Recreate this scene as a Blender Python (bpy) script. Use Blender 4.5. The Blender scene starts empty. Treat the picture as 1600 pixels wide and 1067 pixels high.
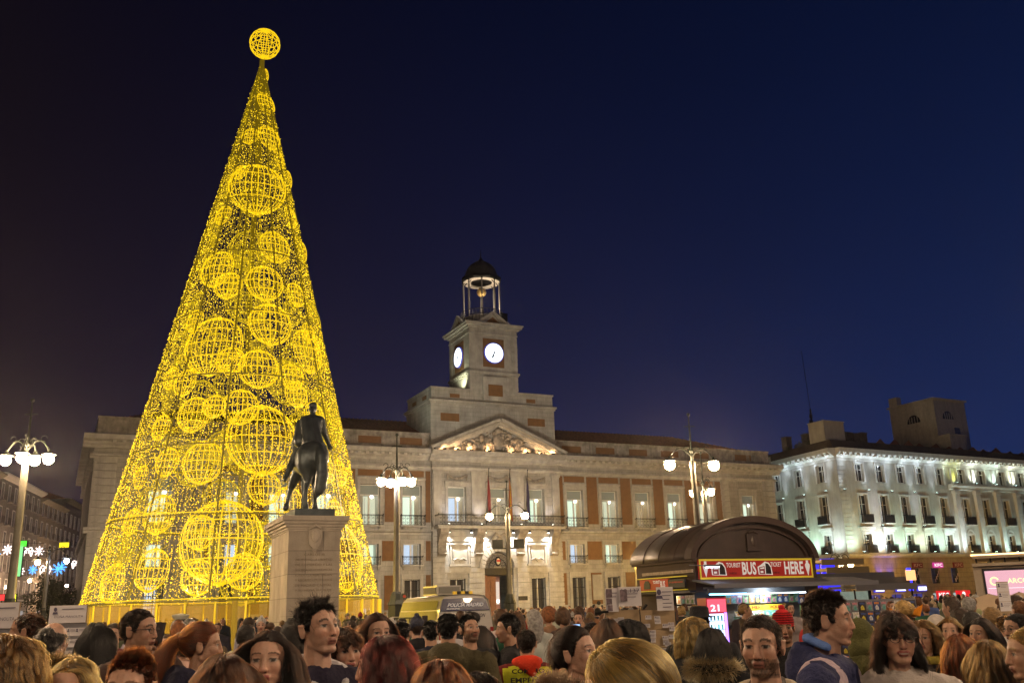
import bpy, bmesh, math, random
import numpy as np
from mathutils import Matrix, Vector
random.seed(7); RNG = np.random.RandomState(7)
SC = bpy.context.scene
COL = SC.collection
PI = math.pi
# ------------------------------------------------------------------ camera
F, TH, RO = 1455.57, math.radians(15.944), math.radians(-1.7725)
HC = 1.8
def cam_axes():
    r = np.array([1, 0, 0.]); u = np.array([0, -math.sin(TH), math.cos(TH)]); w = np.array([0, math.cos(TH), math.sin(TH)])
    c, s = math.cos(RO), math.sin(RO)
    return np.array([c*r+s*u, -s*r+c*u, w])
CM = cam_axes()
def at(x, y, Y):
    """the place Y metres ahead that the camera sees at x, y"""
    d = CM.T @ np.array([(x-800)/F, -(y-533.5)/F, 1.]); return np.array([0, 0, HC]) + d*Y/d[1]
def gx(x, y, Y): return float(at(x, y, Y)[0])
cd = bpy.data.cameras.new('camera'); cam = bpy.data.objects.new('camera', cd); COL.objects.link(cam)
cd.sensor_width = 36; cd.lens = F/1600*36; cd.clip_start = .1; cd.clip_end = 3000
mw = Matrix.Identity(4)
for i in range(3):
    mw[i][0] = CM[0][i]; mw[i][1] = CM[1][i]; mw[i][2] = -CM[2][i]
mw.translation = (0, 0, HC); cam.matrix_world = mw
SC.camera = cam
# ------------------------------------------------------------------ render, world
SC.render.engine = 'CYCLES'
cy = SC.cycles
cy.use_denoising = True
try: cy.denoiser = 'OPENIMAGEDENOISE'; cy.denoising_input_passes = 'RGB_ALBEDO_NORMAL'
except Exception: pass
cy.max_bounces = 4; cy.diffuse_bounces = 2; cy.glossy_bounces = 2; cy.transparent_max_bounces = 12; cy.transmission_bounces = 3
cy.sample_clamp_indirect = 2.0; cy.sample_clamp_direct = 0
cy.caustics_reflective = False; cy.caustics_refractive = False
cy.use_light_tree = True
SC.view_settings.view_transform = 'Standard'; SC.view_settings.look = 'None'
SC.view_settings.exposure = 0; SC.view_settings.gamma = 1
try: SC.view_settings.use_curve_mapping = False
except Exception: pass
W = bpy.data.worlds.new('World'); SC.world = W; W.use_nodes = True
nt = W.node_tree; nt.nodes.clear()
wo = nt.nodes.new('ShaderNodeOutputWorld'); bg = nt.nodes.new('ShaderNodeBackground')
sky = nt.nodes.new('ShaderNodeTexSky'); sky.sky_type = 'NISHITA'; sky.sun_disc = False
sky.sun_elevation = math.radians(-4.5); sky.sun_rotation = math.radians(75)     # just after sunset, to the right
tc = nt.nodes.new('ShaderNodeTexCoord'); sp = nt.nodes.new('ShaderNodeSeparateXYZ')
nt.links.new(tc.outputs['Generated'], sp.inputs[0])
def wmath(op, a, b=None, clamp=False):
    n = nt.nodes.new('ShaderNodeMath'); n.operation = op; n.use_clamp = clamp
    for i, v in enumerate((a, b)):
        if v is None: continue
        if isinstance(v, (int, float)): n.inputs[i].default_value = v
        else: nt.links.new(v, n.inputs[i])
    return n.outputs[0]
def wmix(f, a, b):
    n = nt.nodes.new('ShaderNodeMix'); n.data_type = 'RGBA'; n.clamp_factor = True
    nt.links.new(f, n.inputs[0])
    for i, v in ((6, a), (7, b)):
        if isinstance(v, tuple): n.inputs[i].default_value = v+(1,)
        else: nt.links.new(v, n.inputs[i])
    return n.outputs[2]
# evening sky: blue towards the afterglow on the right, dull violet over the town's lights on the left, dark overhead
side = wmath('MULTIPLY_ADD', sp.outputs[0], .95); nt.nodes[-1].inputs[2].default_value = .46; nt.nodes[-1].use_clamp = True
lowf = wmath('POWER', wmath('SUBTRACT', 1.0, wmath('ABSOLUTE', sp.outputs[2]), True), 3.2)
top = wmix(side, (.0007, .0005, .0028), (.0008, .0034, .021))
low = wmix(side, (.024, .013, .026), (.0048, .026, .135))
nz = nt.nodes.new('ShaderNodeTexNoise'); nz.inputs['Scale'].default_value = 1.7; nz.inputs['Detail'].default_value = 5; nt.links.new(tc.outputs['Generated'], nz.inputs['Vector'])
hz = wmath('MULTIPLY_ADD', nz.outputs[0], .5); nt.nodes[-1].inputs[2].default_value = .75
vs_ = nt.nodes.new('ShaderNodeVectorMath'); vs_.operation = 'SCALE'; nt.links.new(wmix(lowf, top, low), vs_.inputs[0]); nt.links.new(hz, vs_.inputs['Scale']); base = vs_.outputs[0]      # thin uneven haze
addn = nt.nodes.new('ShaderNodeMix'); addn.data_type = 'RGBA'; addn.blend_type = 'ADD'; addn.inputs[0].default_value = .05
nt.links.new(base, addn.inputs[6]); nt.links.new(sky.outputs[0], addn.inputs[7])
nt.links.new(addn.outputs[2], bg.inputs['Color']); bg.inputs['Strength'].default_value = 1.0
nt.links.new(bg.outputs[0], wo.inputs['Surface'])
# ------------------------------------------------------------------ materials
MATS = {}
def mat(name, col=(.5, .5, .5), rough=.7, metal=0., emit=None, estr=0., var=.0, vscale=3., bump=0., bscale=20., spec=.4, alpha=1., coat=0.,
        attr=None, objcol=False, nosample=False, joints=None, stain=0.):
    if name in MATS: return MATS[name]
    m = bpy.data.materials.new(name); m.use_nodes = True; MATS[name] = m
    t = m.node_tree; N = t.nodes; L = t.links; b = N['Principled BSDF']
    b.inputs['Roughness'].default_value = rough; b.inputs['Metallic'].default_value = metal
    b.inputs['Specular IOR Level'].default_value = spec
    b.inputs['Coat Weight'].default_value = coat
    if alpha < 1: b.inputs['Alpha'].default_value = alpha
    src = None
    tcn = N.new('ShaderNodeTexCoord')
    if attr:
        a = N.new('ShaderNodeAttribute'); a.attribute_name = attr; src = a.outputs['Color']
    elif objcol:
        a = N.new('ShaderNodeObjectInfo'); src = a.outputs['Color']
    else:
        a = N.new('ShaderNodeRGB'); a.outputs[0].default_value = tuple(col)+(1,); src = a.outputs[0]
    def mul(src, fac_out, lo, hi):
        r = N.new('ShaderNodeMapRange'); L.new(fac_out, r.inputs[0]); r.inputs[1].default_value = .3; r.inputs[2].default_value = .7
        r.inputs[3].default_value = lo; r.inputs[4].default_value = hi
        x = N.new('ShaderNodeVectorMath'); x.operation = 'SCALE'; L.new(src, x.inputs[0]); L.new(r.outputs[0], x.inputs['Scale'])
        return x.outputs[0]
    if var:
        n = N.new('ShaderNodeTexNoise'); n.inputs['Scale'].default_value = vscale; n.inputs['Detail'].default_value = 6
        L.new(tcn.outputs['Object'], n.inputs['Vector']); src = mul(src, n.outputs[0], 1-var, 1+var*.6)
    if stain:
        mp = N.new('ShaderNodeMapping'); mp.inputs['Scale'].default_value = (1.6, 1.6, .22); L.new(tcn.outputs['Object'], mp.inputs[0])
        n = N.new('ShaderNodeTexNoise'); n.inputs['Scale'].default_value = 1.0; n.inputs['Detail'].default_value = 8; n.inputs['Roughness'].default_value = .7
        L.new(mp.outputs[0], n.inputs['Vector']); src = mul(src, n.outputs[0], 1-stain, 1+stain*.25)
    hgt = None
    if joints:
        s = N.new('ShaderNodeSeparateXYZ'); L.new(tcn.outputs['Object'], s.inputs[0])
        ad = N.new('ShaderNodeMath'); ad.operation = 'ADD'; L.new(s.outputs[0], ad.inputs[0]); L.new(s.outputs[1], ad.inputs[1])
        c = N.new('ShaderNodeCombineXYZ'); L.new(ad.outputs[0], c.inputs[0]); L.new(s.outputs[2], c.inputs[1])
        br = N.new('ShaderNodeTexBrick'); L.new(c.outputs[0], br.inputs['Vector']); br.inputs['Scale'].default_value = 1
        br.inputs['Brick Width'].default_value = joints[0]; br.inputs['Row Height'].default_value = joints[1]; br.inputs['Mortar Size'].default_value = joints[2]
        br.inputs['Color1'].default_value = (1, 1, 1, 1); br.inputs['Color2'].default_value = (.86, .86, .86, 1); br.inputs['Mortar'].default_value = (.55, .55, .55, 1)
        x = N.new('ShaderNodeMix'); x.data_type = 'RGBA'; x.blend_type = 'MULTIPLY'; x.inputs[0].default_value = 1
        L.new(src, x.inputs[6]); L.new(br.outputs['Color'], x.inputs[7]); src = x.outputs[2]
    L.new(src, b.inputs['Base Color'])
    if bump:
        n = N.new('ShaderNodeTexNoise'); n.inputs['Scale'].default_value = bscale; n.inputs['Detail'].default_value = 4
        L.new(tcn.outputs['Object'], n.inputs['Vector'])
        bp = N.new('ShaderNodeBump'); bp.inputs['Strength'].default_value = bump; bp.inputs['Distance'].default_value = .02
        L.new(n.outputs[0], bp.inputs['Height']); L.new(bp.outputs[0], b.inputs['Normal'])
    if emit is not None:
        b.inputs['Emission Color'].default_value = tuple(emit)+(1,); b.inputs['Emission Strength'].default_value = estr
    if nosample: m.cycles.emission_sampling = 'NONE'
    return m
def emis(name, col, s, nosample=False):
    return mat(name, (.02, .02, .02), .5, emit=col, estr=s, nosample=nosample)
stone = mat('limestone', (.365, .36, .335), .85, var=.22, vscale=.8, bump=.3, bscale=9, joints=(1.1, .42, .012), stain=.28)
stone_p = mat('limestone_smooth', (.39, .385, .36), .85, var=.22, vscale=1.3, bump=.25, bscale=12, stain=.3)
stone_d = mat('weathered_stone', (.30, .275, .24), .9, var=.4, vscale=2.2, bump=.6, bscale=6, stain=.4)
orange = mat('ochre_render', (.165, .085, .034), .9, var=.18, vscale=2, bump=.2, bscale=14)
iron = mat('black_iron', (.02, .02, .022), .5, metal=.6, var=.2, vscale=8)
wood_d = mat('brown_door_wood', (.16, .06, .03), .55, var=.25, vscale=4)
frame_w = mat('white_window_paint', (.62, .62, .58), .5, var=.08, vscale=5)
glassd = mat('dark_glass', (.02, .025, .03), .08, spec=.8)
rooft = mat('clay_roof_tiles', (.22, .085, .05), .9, var=.35, vscale=2, bump=.8, bscale=7)
# ------------------------------------------------------------------ mesh helpers
class MB:
    def __init__(s): s.v = []; s.f = []; s.m = []; s.c = None
    def add(s, vs, fs, mi=0):
        o = len(s.v); s.v.extend([tuple(map(float, p)) for p in vs]); s.f.extend([tuple(o+i for i in f) for f in fs]); s.m.extend([mi]*len(fs)); return s
    def box(s, x0, x1, y0, y1, z0, z1, mi=0):
        if x1 < x0: x0, x1 = x1, x0
        if y1 < y0: y0, y1 = y1, y0
        if z1 < z0: z0, z1 = z1, z0
        v = [(x0, y0, z0), (x1, y0, z0), (x1, y1, z0), (x0, y1, z0), (x0, y0, z1), (x1, y0, z1), (x1, y1, z1), (x0, y1, z1)]
        return s.add(v, [(0, 3, 2, 1), (4, 5, 6, 7), (0, 1, 5, 4), (1, 2, 6, 5), (2, 3, 7, 6), (3, 0, 4, 7)], mi)
    def cbox(s, c, d, mi=0): return s.box(c[0]-d[0]/2, c[0]+d[0]/2, c[1]-d[1]/2, c[1]+d[1]/2, c[2]-d[2]/2, c[2]+d[2]/2, mi)
    def tube(s, pts, r, n=6, mi=0, cap=True, closed=False):
        P = [np.array(p, float) for p in pts]; k = len(P)
        rr = r if hasattr(r, '__len__') else [r]*k
        vs = []; up = None
        for i in range(k):
            if closed: t = P[(i+1) % k]-P[i-1]
            else: t = P[min(i+1, k-1)]-P[max(i-1, 0)]
            t = t/(np.linalg.norm(t)+1e-12)
            if up is None:
                a = np.array([0, 0, 1.]) if abs(t[2]) < .9 else np.array([1., 0, 0]); up = a-t*(a@t)
            else: up = up-t*(up@t)
            up = up/(np.linalg.norm(up)+1e-12); w = np.cross(t, up)
            for j in range(n):
                a = 2*PI*j/n; vs.append(P[i]+rr[i]*(math.cos(a)*up+math.sin(a)*w))
        fs = []
        for i in range(k if closed else k-1):
            i2 = (i+1) % k
            for j in range(n):
                j2 = (j+1) % n; fs.append((i*n+j, i*n+j2, i2*n+j2, i2*n+j))
        if cap and not closed: fs.append(tuple(range(n-1, -1, -1))); fs.append(tuple((k-1)*n+j for j in range(n)))
        return s.add(vs, fs, mi)
    def lathe(s, prof, c=(0, 0, 0), n=16, mi=0, sx=1, sy=1, cap=True):
        vs = [(c[0]+r*sx*math.cos(2*PI*j/n), c[1]+r*sy*math.sin(2*PI*j/n), c[2]+z) for r, z in prof for j in range(n)]
        fs = [(i*n+j, i*n+(j+1) % n, (i+1)*n+(j+1) % n, (i+1)*n+j) for i in range(len(prof)-1) for j in range(n)]
        if cap: fs.append(tuple(range(n-1, -1, -1))); fs.append(tuple((len(prof)-1)*n+j for j in range(n)))
        return s.add(vs, fs, mi)
    def sphere(s, c, r, n=12, m=8, mi=0, sc=(1, 1, 1)):
        vs = [(c[0], c[1], c[2]-r*sc[2])]
        for i in range(1, m):
            a = -PI/2+PI*i/m
            for j in range(n):
                b = 2*PI*j/n; vs.append((c[0]+r*sc[0]*math.cos(a)*math.cos(b), c[1]+r*sc[1]*math.cos(a)*math.sin(b), c[2]+r*sc[2]*math.sin(a)))
        vs.append((c[0], c[1], c[2]+r*sc[2])); fs = []
        for j in range(n): fs.append((0, 1+(j+1) % n, 1+j))
        for i in range(m-2):
            for j in range(n): fs.append((1+i*n+j, 1+i*n+(j+1) % n, 1+(i+1)*n+(j+1) % n, 1+(i+1)*n+j))
        e = len(vs)-1
        for j in range(n): fs.append((e, 1+(m-2)*n+j, 1+(m-2)*n+(j+1) % n))
        return s.add(vs, fs, mi)
    def prism(s, poly, y0, y1, mi=0, axis='y'):
        """polygon in x,z (axis y), extruded"""
        n = len(poly)
        if axis == 'y': v = [(p[0], y0, p[1]) for p in poly]+[(p[0], y1, p[1]) for p in poly]
        elif axis == 'x': v = [(y0, p[0], p[1]) for p in poly]+[(y1, p[0], p[1]) for p in poly]
        else: v = [(p[0], p[1], y0) for p in poly]+[(p[0], p[1], y1) for p in poly]
        return s.add(v, [tuple(range(n))[::-1], tuple(range(n, 2*n))]+[(i, (i+1) % n, n+(i+1) % n, n+i) for i in range(n)], mi)
    def mesh(s, name, mats, smooth=False):
        me = bpy.data.meshes.new(name); me.from_pydata(s.v, [], s.f)
        for m in (mats if isinstance(mats, (list, tuple)) else [mats]): me.materials.append(m)
        if any(s.m): me.polygons.foreach_set('material_index', s.m)
        if smooth: me.polygons.foreach_set('use_smooth', [True]*len(s.f))
        me.update(); return me
    def build(s, name, mats, parent=None, loc=(0, 0, 0), rz=0, smooth=False, rot=None):
        return put(name, s.mesh(name, mats, smooth), parent, loc, rz, rot=rot)
def put(name, me, parent=None, loc=(0, 0, 0), rz=0, scale=None, rot=None):
    o = bpy.data.objects.new(name, me); COL.objects.link(o); o.parent = parent; o.location = loc
    o.rotation_euler = rot if rot is not None else (0, 0, rz)
    if scale is not None: o.scale = scale if hasattr(scale, '__len__') else (scale,)*3
    return o
def tag(o, label=None, cat=None, group=None, kind=None):
    if label: o['label'] = label
    if cat: o['category'] = cat
    if group: o['group'] = group
    if kind: o['kind'] = kind
    return o
def thing(name, label, cat, loc=(0, 0, 0), rz=0, group=None):
    o = bpy.data.objects.new(name, None); COL.objects.link(o); o.empty_display_size = .2
    o.location = loc; o.rotation_euler = (0, 0, rz); return tag(o, label, cat, group)
def kids(o): return [c for c in bpy.data.objects if c.parent == o]
def copy_tree(o, ch, parent=None):
    c = o.copy(); COL.objects.link(c); c.parent = parent
    for k in ch.get(o.name, []): copy_tree(k, ch, c)
    return c
def child_map():
    d = {}
    for o in bpy.data.objects:
        if o.parent: d.setdefault(o.parent.name, []).append(o)
    return d
def lamp(name, kind, parent, loc, energy, col=(1, 1, 1), size=.05, target=None, spot=60, blend=.5, rz=None):
    l = bpy.data.lights.new(name, kind); l.energy = energy; l.color = col
    if kind != 'SUN': l.shadow_soft_size = size
    if kind == 'SPOT': l.spot_size = math.radians(spot); l.spot_blend = blend
    o = bpy.data.objects.new(name, l); COL.objects.link(o); o.parent = parent; o.location = loc
    if target is not None:
        d = Vector(target)-Vector(loc); o.rotation_euler = d.to_track_quat('-Z', 'Y').to_euler()
    return o
FONT = None
def text_mesh(name, txt, h, mat_, parent, loc, rot, w=None, ext=.004, bold=0., shear=0.):
    """flat lettering, h high and w wide, centred on loc"""
    c = bpy.data.curves.new(name, 'FONT'); c.body = txt; c.size = 1; c.align_x = 'CENTER'; c.align_y = 'CENTER'; c.offset = bold; c.shear = shear
    c.resolution_u = 2
    o = bpy.data.objects.new(name, c); COL.objects.link(o)
    dg = bpy.context.evaluated_depsgraph_get(); me = bpy.data.meshes.new_from_object(o.evaluated_get(dg))
    bpy.data.objects.remove(o); bpy.data.curves.remove(c)
    n = len(me.vertices); a = np.zeros(n*3); me.vertices.foreach_get('co', a); a = a.reshape(-1, 3)
    mn, mx = a.min(0), a.max(0); a -= (mn+mx)/2
    s = h/max(mx[1]-mn[1], 1e-6); sx = s if w is None else w/max(mx[0]-mn[0], 1e-6)
    a[:, 0] *= sx; a[:, 1] *= s; a[:, 2] = ext
    me.vertices.foreach_set('co', a.ravel()); me.materials.clear(); me.materials.append(mat_); me.update(); me.name = name
    o = put(name, me, parent, loc, rot=rot); return o
def wall(mb, x0, x1, z0, z1, y, ops, dep=.45, mi=0, rmi=None, th=None):
    """flat wall facing -y with real openings and reveals; ops = (x0, x1, z0, z1)"""
    xs = sorted({x0, x1, *[min(max(v, x0), x1) for o in ops for v in o[:2]]}); zs = sorted({z0, z1, *[min(max(v, z0), z1) for o in ops for v in o[2:4]]})
    rmi = mi if rmi is None else rmi
    for i in range(len(xs)-1):
        cx = (xs[i]+xs[i+1])/2; j = 0; run = None
        for j in range(len(zs)-1):
            cz = (zs[j]+zs[j+1])/2
            hole = any(o[0] < cx < o[1] and o[2] < cz < o[3] for o in ops)
            if not hole:
                if run is None: run = zs[j]
            if (hole or j == len(zs)-2) and run is not None:
                e = zs[j] if hole else zs[j+1]
                mb.add([(xs[i], y, run), (xs[i+1], y, run), (xs[i+1], y, e), (xs[i], y, e)], [(0, 1, 2, 3)], mi); run = None
    for o in ops:
        a, b, c, d = max(o[0], x0), min(o[1], x1), max(o[2], z0), min(o[3], z1)
        if a >= b or c >= d: continue
        Y = y+dep
        mb.add([(a, y, c), (a, y, d), (a, Y, d), (a, Y, c)], [(0, 1, 2, 3)], rmi)
        mb.add([(b, y, c), (b, Y, c), (b, Y, d), (b, y, d)], [(0, 1, 2, 3)], rmi)
        if d < z1 or True: mb.add([(a, y, d), (b, y, d), (b, Y, d), (a, Y, d)], [(0, 1, 2, 3)], rmi)
        mb.add([(a, y, c), (a, Y, c), (b, Y, c), (b, y, c)], [(0, 1, 2, 3)], rmi)
    if th:
        for (a, b) in ((x0, 1), (x1, 1)):
            mb.add([(a, y, z0), (a, y, z1), (a, y+th, z1), (a, y+th, z0)], [(0, 1, 2, 3)], mi)
        for c in (z0, z1): mb.add([(x0, y, c), (x1, y, c), (x1, y+th, c), (x0, y+th, c)], [(0, 1, 2, 3)], mi)
def profile(mb, prof, x0, x1, mi=0, inset=0):
    """moulding: prof = (y, z) outline, run along x"""
    mb.prism(prof, x0, x1, mi, 'x')
# ------------------------------------------------------------------ ground
m_pave = mat('granite_paving', (.16, .15, .135), .6, var=.3, vscale=.6, bump=.3, bscale=30, joints=None)
g = MB(); g.add([(-600, -150, 0), (600, -150, 0), (600, 900, 0), (-600, 900, 0)], [(0, 1, 2, 3)])
tag(g.build('ground', m_pave), kind='structure')
g = MB(); g.add([(-60, -20, .004), (60, -20, .004), (60, 66, .004), (-60, 66, .004)], [(0, 1, 2, 3)])
tag(g.build('plaza_paving', mat('plaza_granite', (.2, .185, .165), .5, var=.3, vscale=1.5, bump=.2, bscale=40)), kind='structure')
# ------------------------------------------------------------------ clock building
PH = math.radians(25.856)
CU, CN = np.array([math.cos(PH), math.sin(PH)]), np.array([math.sin(PH), -math.cos(PH)])
cb0 = np.array([0, 95.]) - 2.25*CU
CB = thing('clock_building', 'long floodlit stone government building with a pediment and central clock tower', 'building', (cb0[0], cb0[1], 0), PH)
WO = [8.95, 13.12, 17.3, 21.48, 25.65, 31.7]
XS = [s*o for s in (-1, 1) for o in WO]; HWID = 35.6; HL = 37.2
glow_main = mat('lit_room_green', (.02, .02, .02), .6, emit=(.70, .86, .66), estr=1.35)
glow_main2 = mat('lit_room_cream', (.02, .02, .02), .6, emit=(.78, .82, .58), estr=.95)
glow_blue = emis('lit_room_blue', (.58, .72, .9), 1.2)
glow_warm = emis('lit_room_warm', (.8, .62, .35), .5)
lampw = emis('pendant_globe', (1, .93, .8), 10)
blind = mat('grey_blind', (.17, .19, .17), .8, emit=(.3, .36, .3), estr=.16)
pane_m = mat('window_pane', (.02, .03, .03), .05, alpha=.09, spec=.9)
SM = {}
def surr(hw, z0, z1):
    k = (round(hw, 2), round(z0, 1))
    if k in SM: return SM[k]
    t = MB(); h = z1-z0; d = .12
    t.box(-hw-.3, -hw-.002, -d, .1, -.02, h+.32); t.box(hw+.002, hw+.3, -d, .1, -.02, h+.32); t.box(-hw, hw, -d, .1, h+.002, h+.32)
    if z1 > 12: t.box(-hw-.36, hw+.36, -.24, .1, h+.5, h+.66); t.box(-hw-.3, hw+.3, -.05, .1, h+.322, h+.5)
    elif z1 > 7: t.box(-hw-.35, hw+.35, -.16, .1, h+.322, h+.4)
    else: t.box(-hw-.3, hw+.3, -.14, .1, h+.322, h+.5)
    SM[k] = t.mesh('window_surround', stone_p); return SM[k]
def qst(w_):
    if w_ not in SM: t = MB(); t.box(-w_/2, w_/2, -.16, .1, .04, .58); SM[w_] = t.mesh('quoin_stone', stone_p)
    return SM[w_]
# wings, each with three rows of openings
mains, mezz, grnd = [], [], []
for sx in (-1, 1):
    w = MB(); ops = []
    for k, o in enumerate(WO):
        x = sx*o
        ops += [(x-.98, x+.98, 9.6, 13.45), (x-.86, x+.86, 5.95, 7.92), (x-.78, x+.78, 1.5, 4.65)]
    a, b = (7.0, HWID) if sx > 0 else (-HL, -7.0)
    wall(w, a, b, 0, 16.6, 0, ops, .5)
    w.build('wall', stone, CB)
    for o in ops:      # surrounds
        x, hw, z0, z1 = (o[0]+o[1])/2, (o[1]-o[0])/2, o[2], o[3]
        put('window_surround', surr(hw, z0, z1), CB, (x, 0, z0))
    for xx in (((HWID-.9) if sx > 0 else -(HL-.95), 1.8), (sx*28.4, 1.1)):      # banded pilasters
        for k in range(23): put('quoin_stone', qst(xx[1]), CB, (xx[0], 0, .9+k*.62))
    pm = {}
    def opanel(x0, x1, z0, z1, y=-.025):
        key = (round(x1-x0, 2), round(z1-z0, 2))
        if key not in pm: q = MB(); q.cbox((0, 0, 0), (key[0], .06, key[1])); pm[key] = q.mesh('ochre_panel', orange)
        put('ochre_panel', pm[key], CB, ((x0+x1)/2, y, (z0+z1)/2))
    oo = WO
    for k in range(5):
        x = sx*oo[k]
        if k < 4 or True:
            opanel(x-1.2, x+1.2, 14.25, 14.85)
        xm = sx*(oo[k]+2.09)
        if k < 4 or True:
            if k < 4:
                opanel(xm-.62, xm+.62, 9.95, 14.85); opanel(xm-.85, xm+.85, 6.35, 8.2); opanel(xm-.62, xm+.62, 1.95, 5.05)
            else:
                opanel(xm-.62, xm+.2*1, 9.95, 14.85); opanel(xm-.6, xm+.2, 6.35, 8.2)
    x = sx*7.32; opanel(x-.24, x+.24, 9.95, 14.85); opanel(x-.24, x+.24, 6.35, 8.2); opanel(x-.24, x+.24, 1.95, 5.05)
    for k in range(6): x = sx*oo[k]; opanel(x-1.15, x+1.15, 17.42, 18.1, .22)
    for row, z0, z1, hw in ((mains, 9.6, 13.45, .98), (mezz, 5.95, 7.92, .86), (grnd, 1.5, 4.65, .78)):
        row += [(sx*o, z0, z1, hw) for o in oo]
# mouldings along the whole front
for a, b in ((-HL-.9, -7.05), (7.05, HWID+.9)):
    a9, b9 = a, b; a, b = (a+.6 if a < -9 else a), (b-.6 if b > 9 else b); c = MB()
    profile(c, [(.2, 15.85), (-.25, 15.85), (-.3, 16.05), (-.55, 16.2), (-.62, 16.35), (-1.05, 16.5), (-1.1, 16.88), (-.95, 16.98), (.4, 17.02)], a9, b9); c.build('cornice', stone_p, CB); c = MB()
    profile(c, [(.1, 14.98), (-.12, 14.98), (-.16, 15.12), (-.3, 15.2), (-.3, 15.34), (.1, 15.4)], a, b); c.build('cornice', stone_p, CB); c = MB()
    profile(c, [(.1, 8.72), (-.14, 8.76), (-.16, 8.95), (-.42, 9.05), (-.42, 9.22), (.1, 9.3)], a, b)
    c.build('cornice', stone_p, CB)
    c = MB(); profile(c, [(.1, 0), (-.22, 0), (-.22, 1.05), (-.12, 1.2), (.1, 1.22)], a, b); c.build('plinth', stone_p, CB)
dn = MB(); dn.cbox((0, 0, 0), (.32, .34, .22)); dnm = dn.mesh('bracket', stone_p)
for s in (-1, 1):
    for k in range(38): put('bracket', dnm, CB, (s*(7.6+k*.76), -.72, 16.36))
for a, b in ((-HL+.1, -7.05), (7.05, HWID-.1)):
    p = MB()
    p.box(a, b, .25, .9, 17.0, 18.45); p.box(a-.05, b+.05, .17, .98, 18.452, 18.66)
    n = int((b-a)/4.18)
    for k in range(n+1): p.box(a+k*4.18, a+k*4.18+.5, .19, .9, 17.02, 18.45)
    p.build('parapet', stone_d, CB)
# sides, back, roofs
s_ = MB(); DP = 30
s_.add([(-HL, 0, 0), (-HL, DP, 0), (-HL, DP, 18), (-HL, 0, 18)], [(0, 1, 2, 3)]); s_.box(-HL-.9, -HL, .3, DP, 16.4, 17.0); s_.box(-HL-.3, -HL, .3, DP, 15.9, 16.398); s_.box(-HL-.3, -HL, .1, DP, 14.98, 15.4); s_.box(-HL-.3, -HL, .1, DP, 8.75, 9.3); s_.box(-HL+.1, -HL+.8, .9, DP, 17.0, 18.6); s_.add([(HWID, 0, 0), (HWID, DP, 0), (HWID, DP, 18), (HWID, 0, 18)], [(3, 2, 1, 0)])
s_.add([(-HL, DP, 0), (HWID, DP, 0), (HWID, DP, 18), (-HL, DP, 18)], [(0, 1, 2, 3)])
s_.build('side_wall', stone, CB)
r = MB(); x0, x1 = -HL+.6, HWID-.6
r.add([(x0, .9, 18.4), (x1, .9, 18.4), (x1-7, 9, 21.5), (x0+7, 9, 21.5), (x0+7, 20, 21.5), (x1-7, 20, 21.5), (x1, 29, 18.4), (x0, 29, 18.4)],
      [(0, 1, 2, 3), (1, 6, 5, 2), (0, 3, 4, 7), (7, 4, 5, 6), (3, 2, 5, 4)])
for k in range(150):     # tile ridges running up the slope
    x = x0+.3+k*.47
    xt = min(max(x, x0+7), x1-7); f = 1 if x0+7 <= x <= x1-7 else max(0, min(1, (x-x0)/7 if x < 0 else (x1-x)/7))
    r.tube([(x, .9, 18.42), (x, .9+8.1*f, 18.42+3.1*f)], .09, 4, 1)
r.build('roof', [rooft, rooft], CB)
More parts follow.
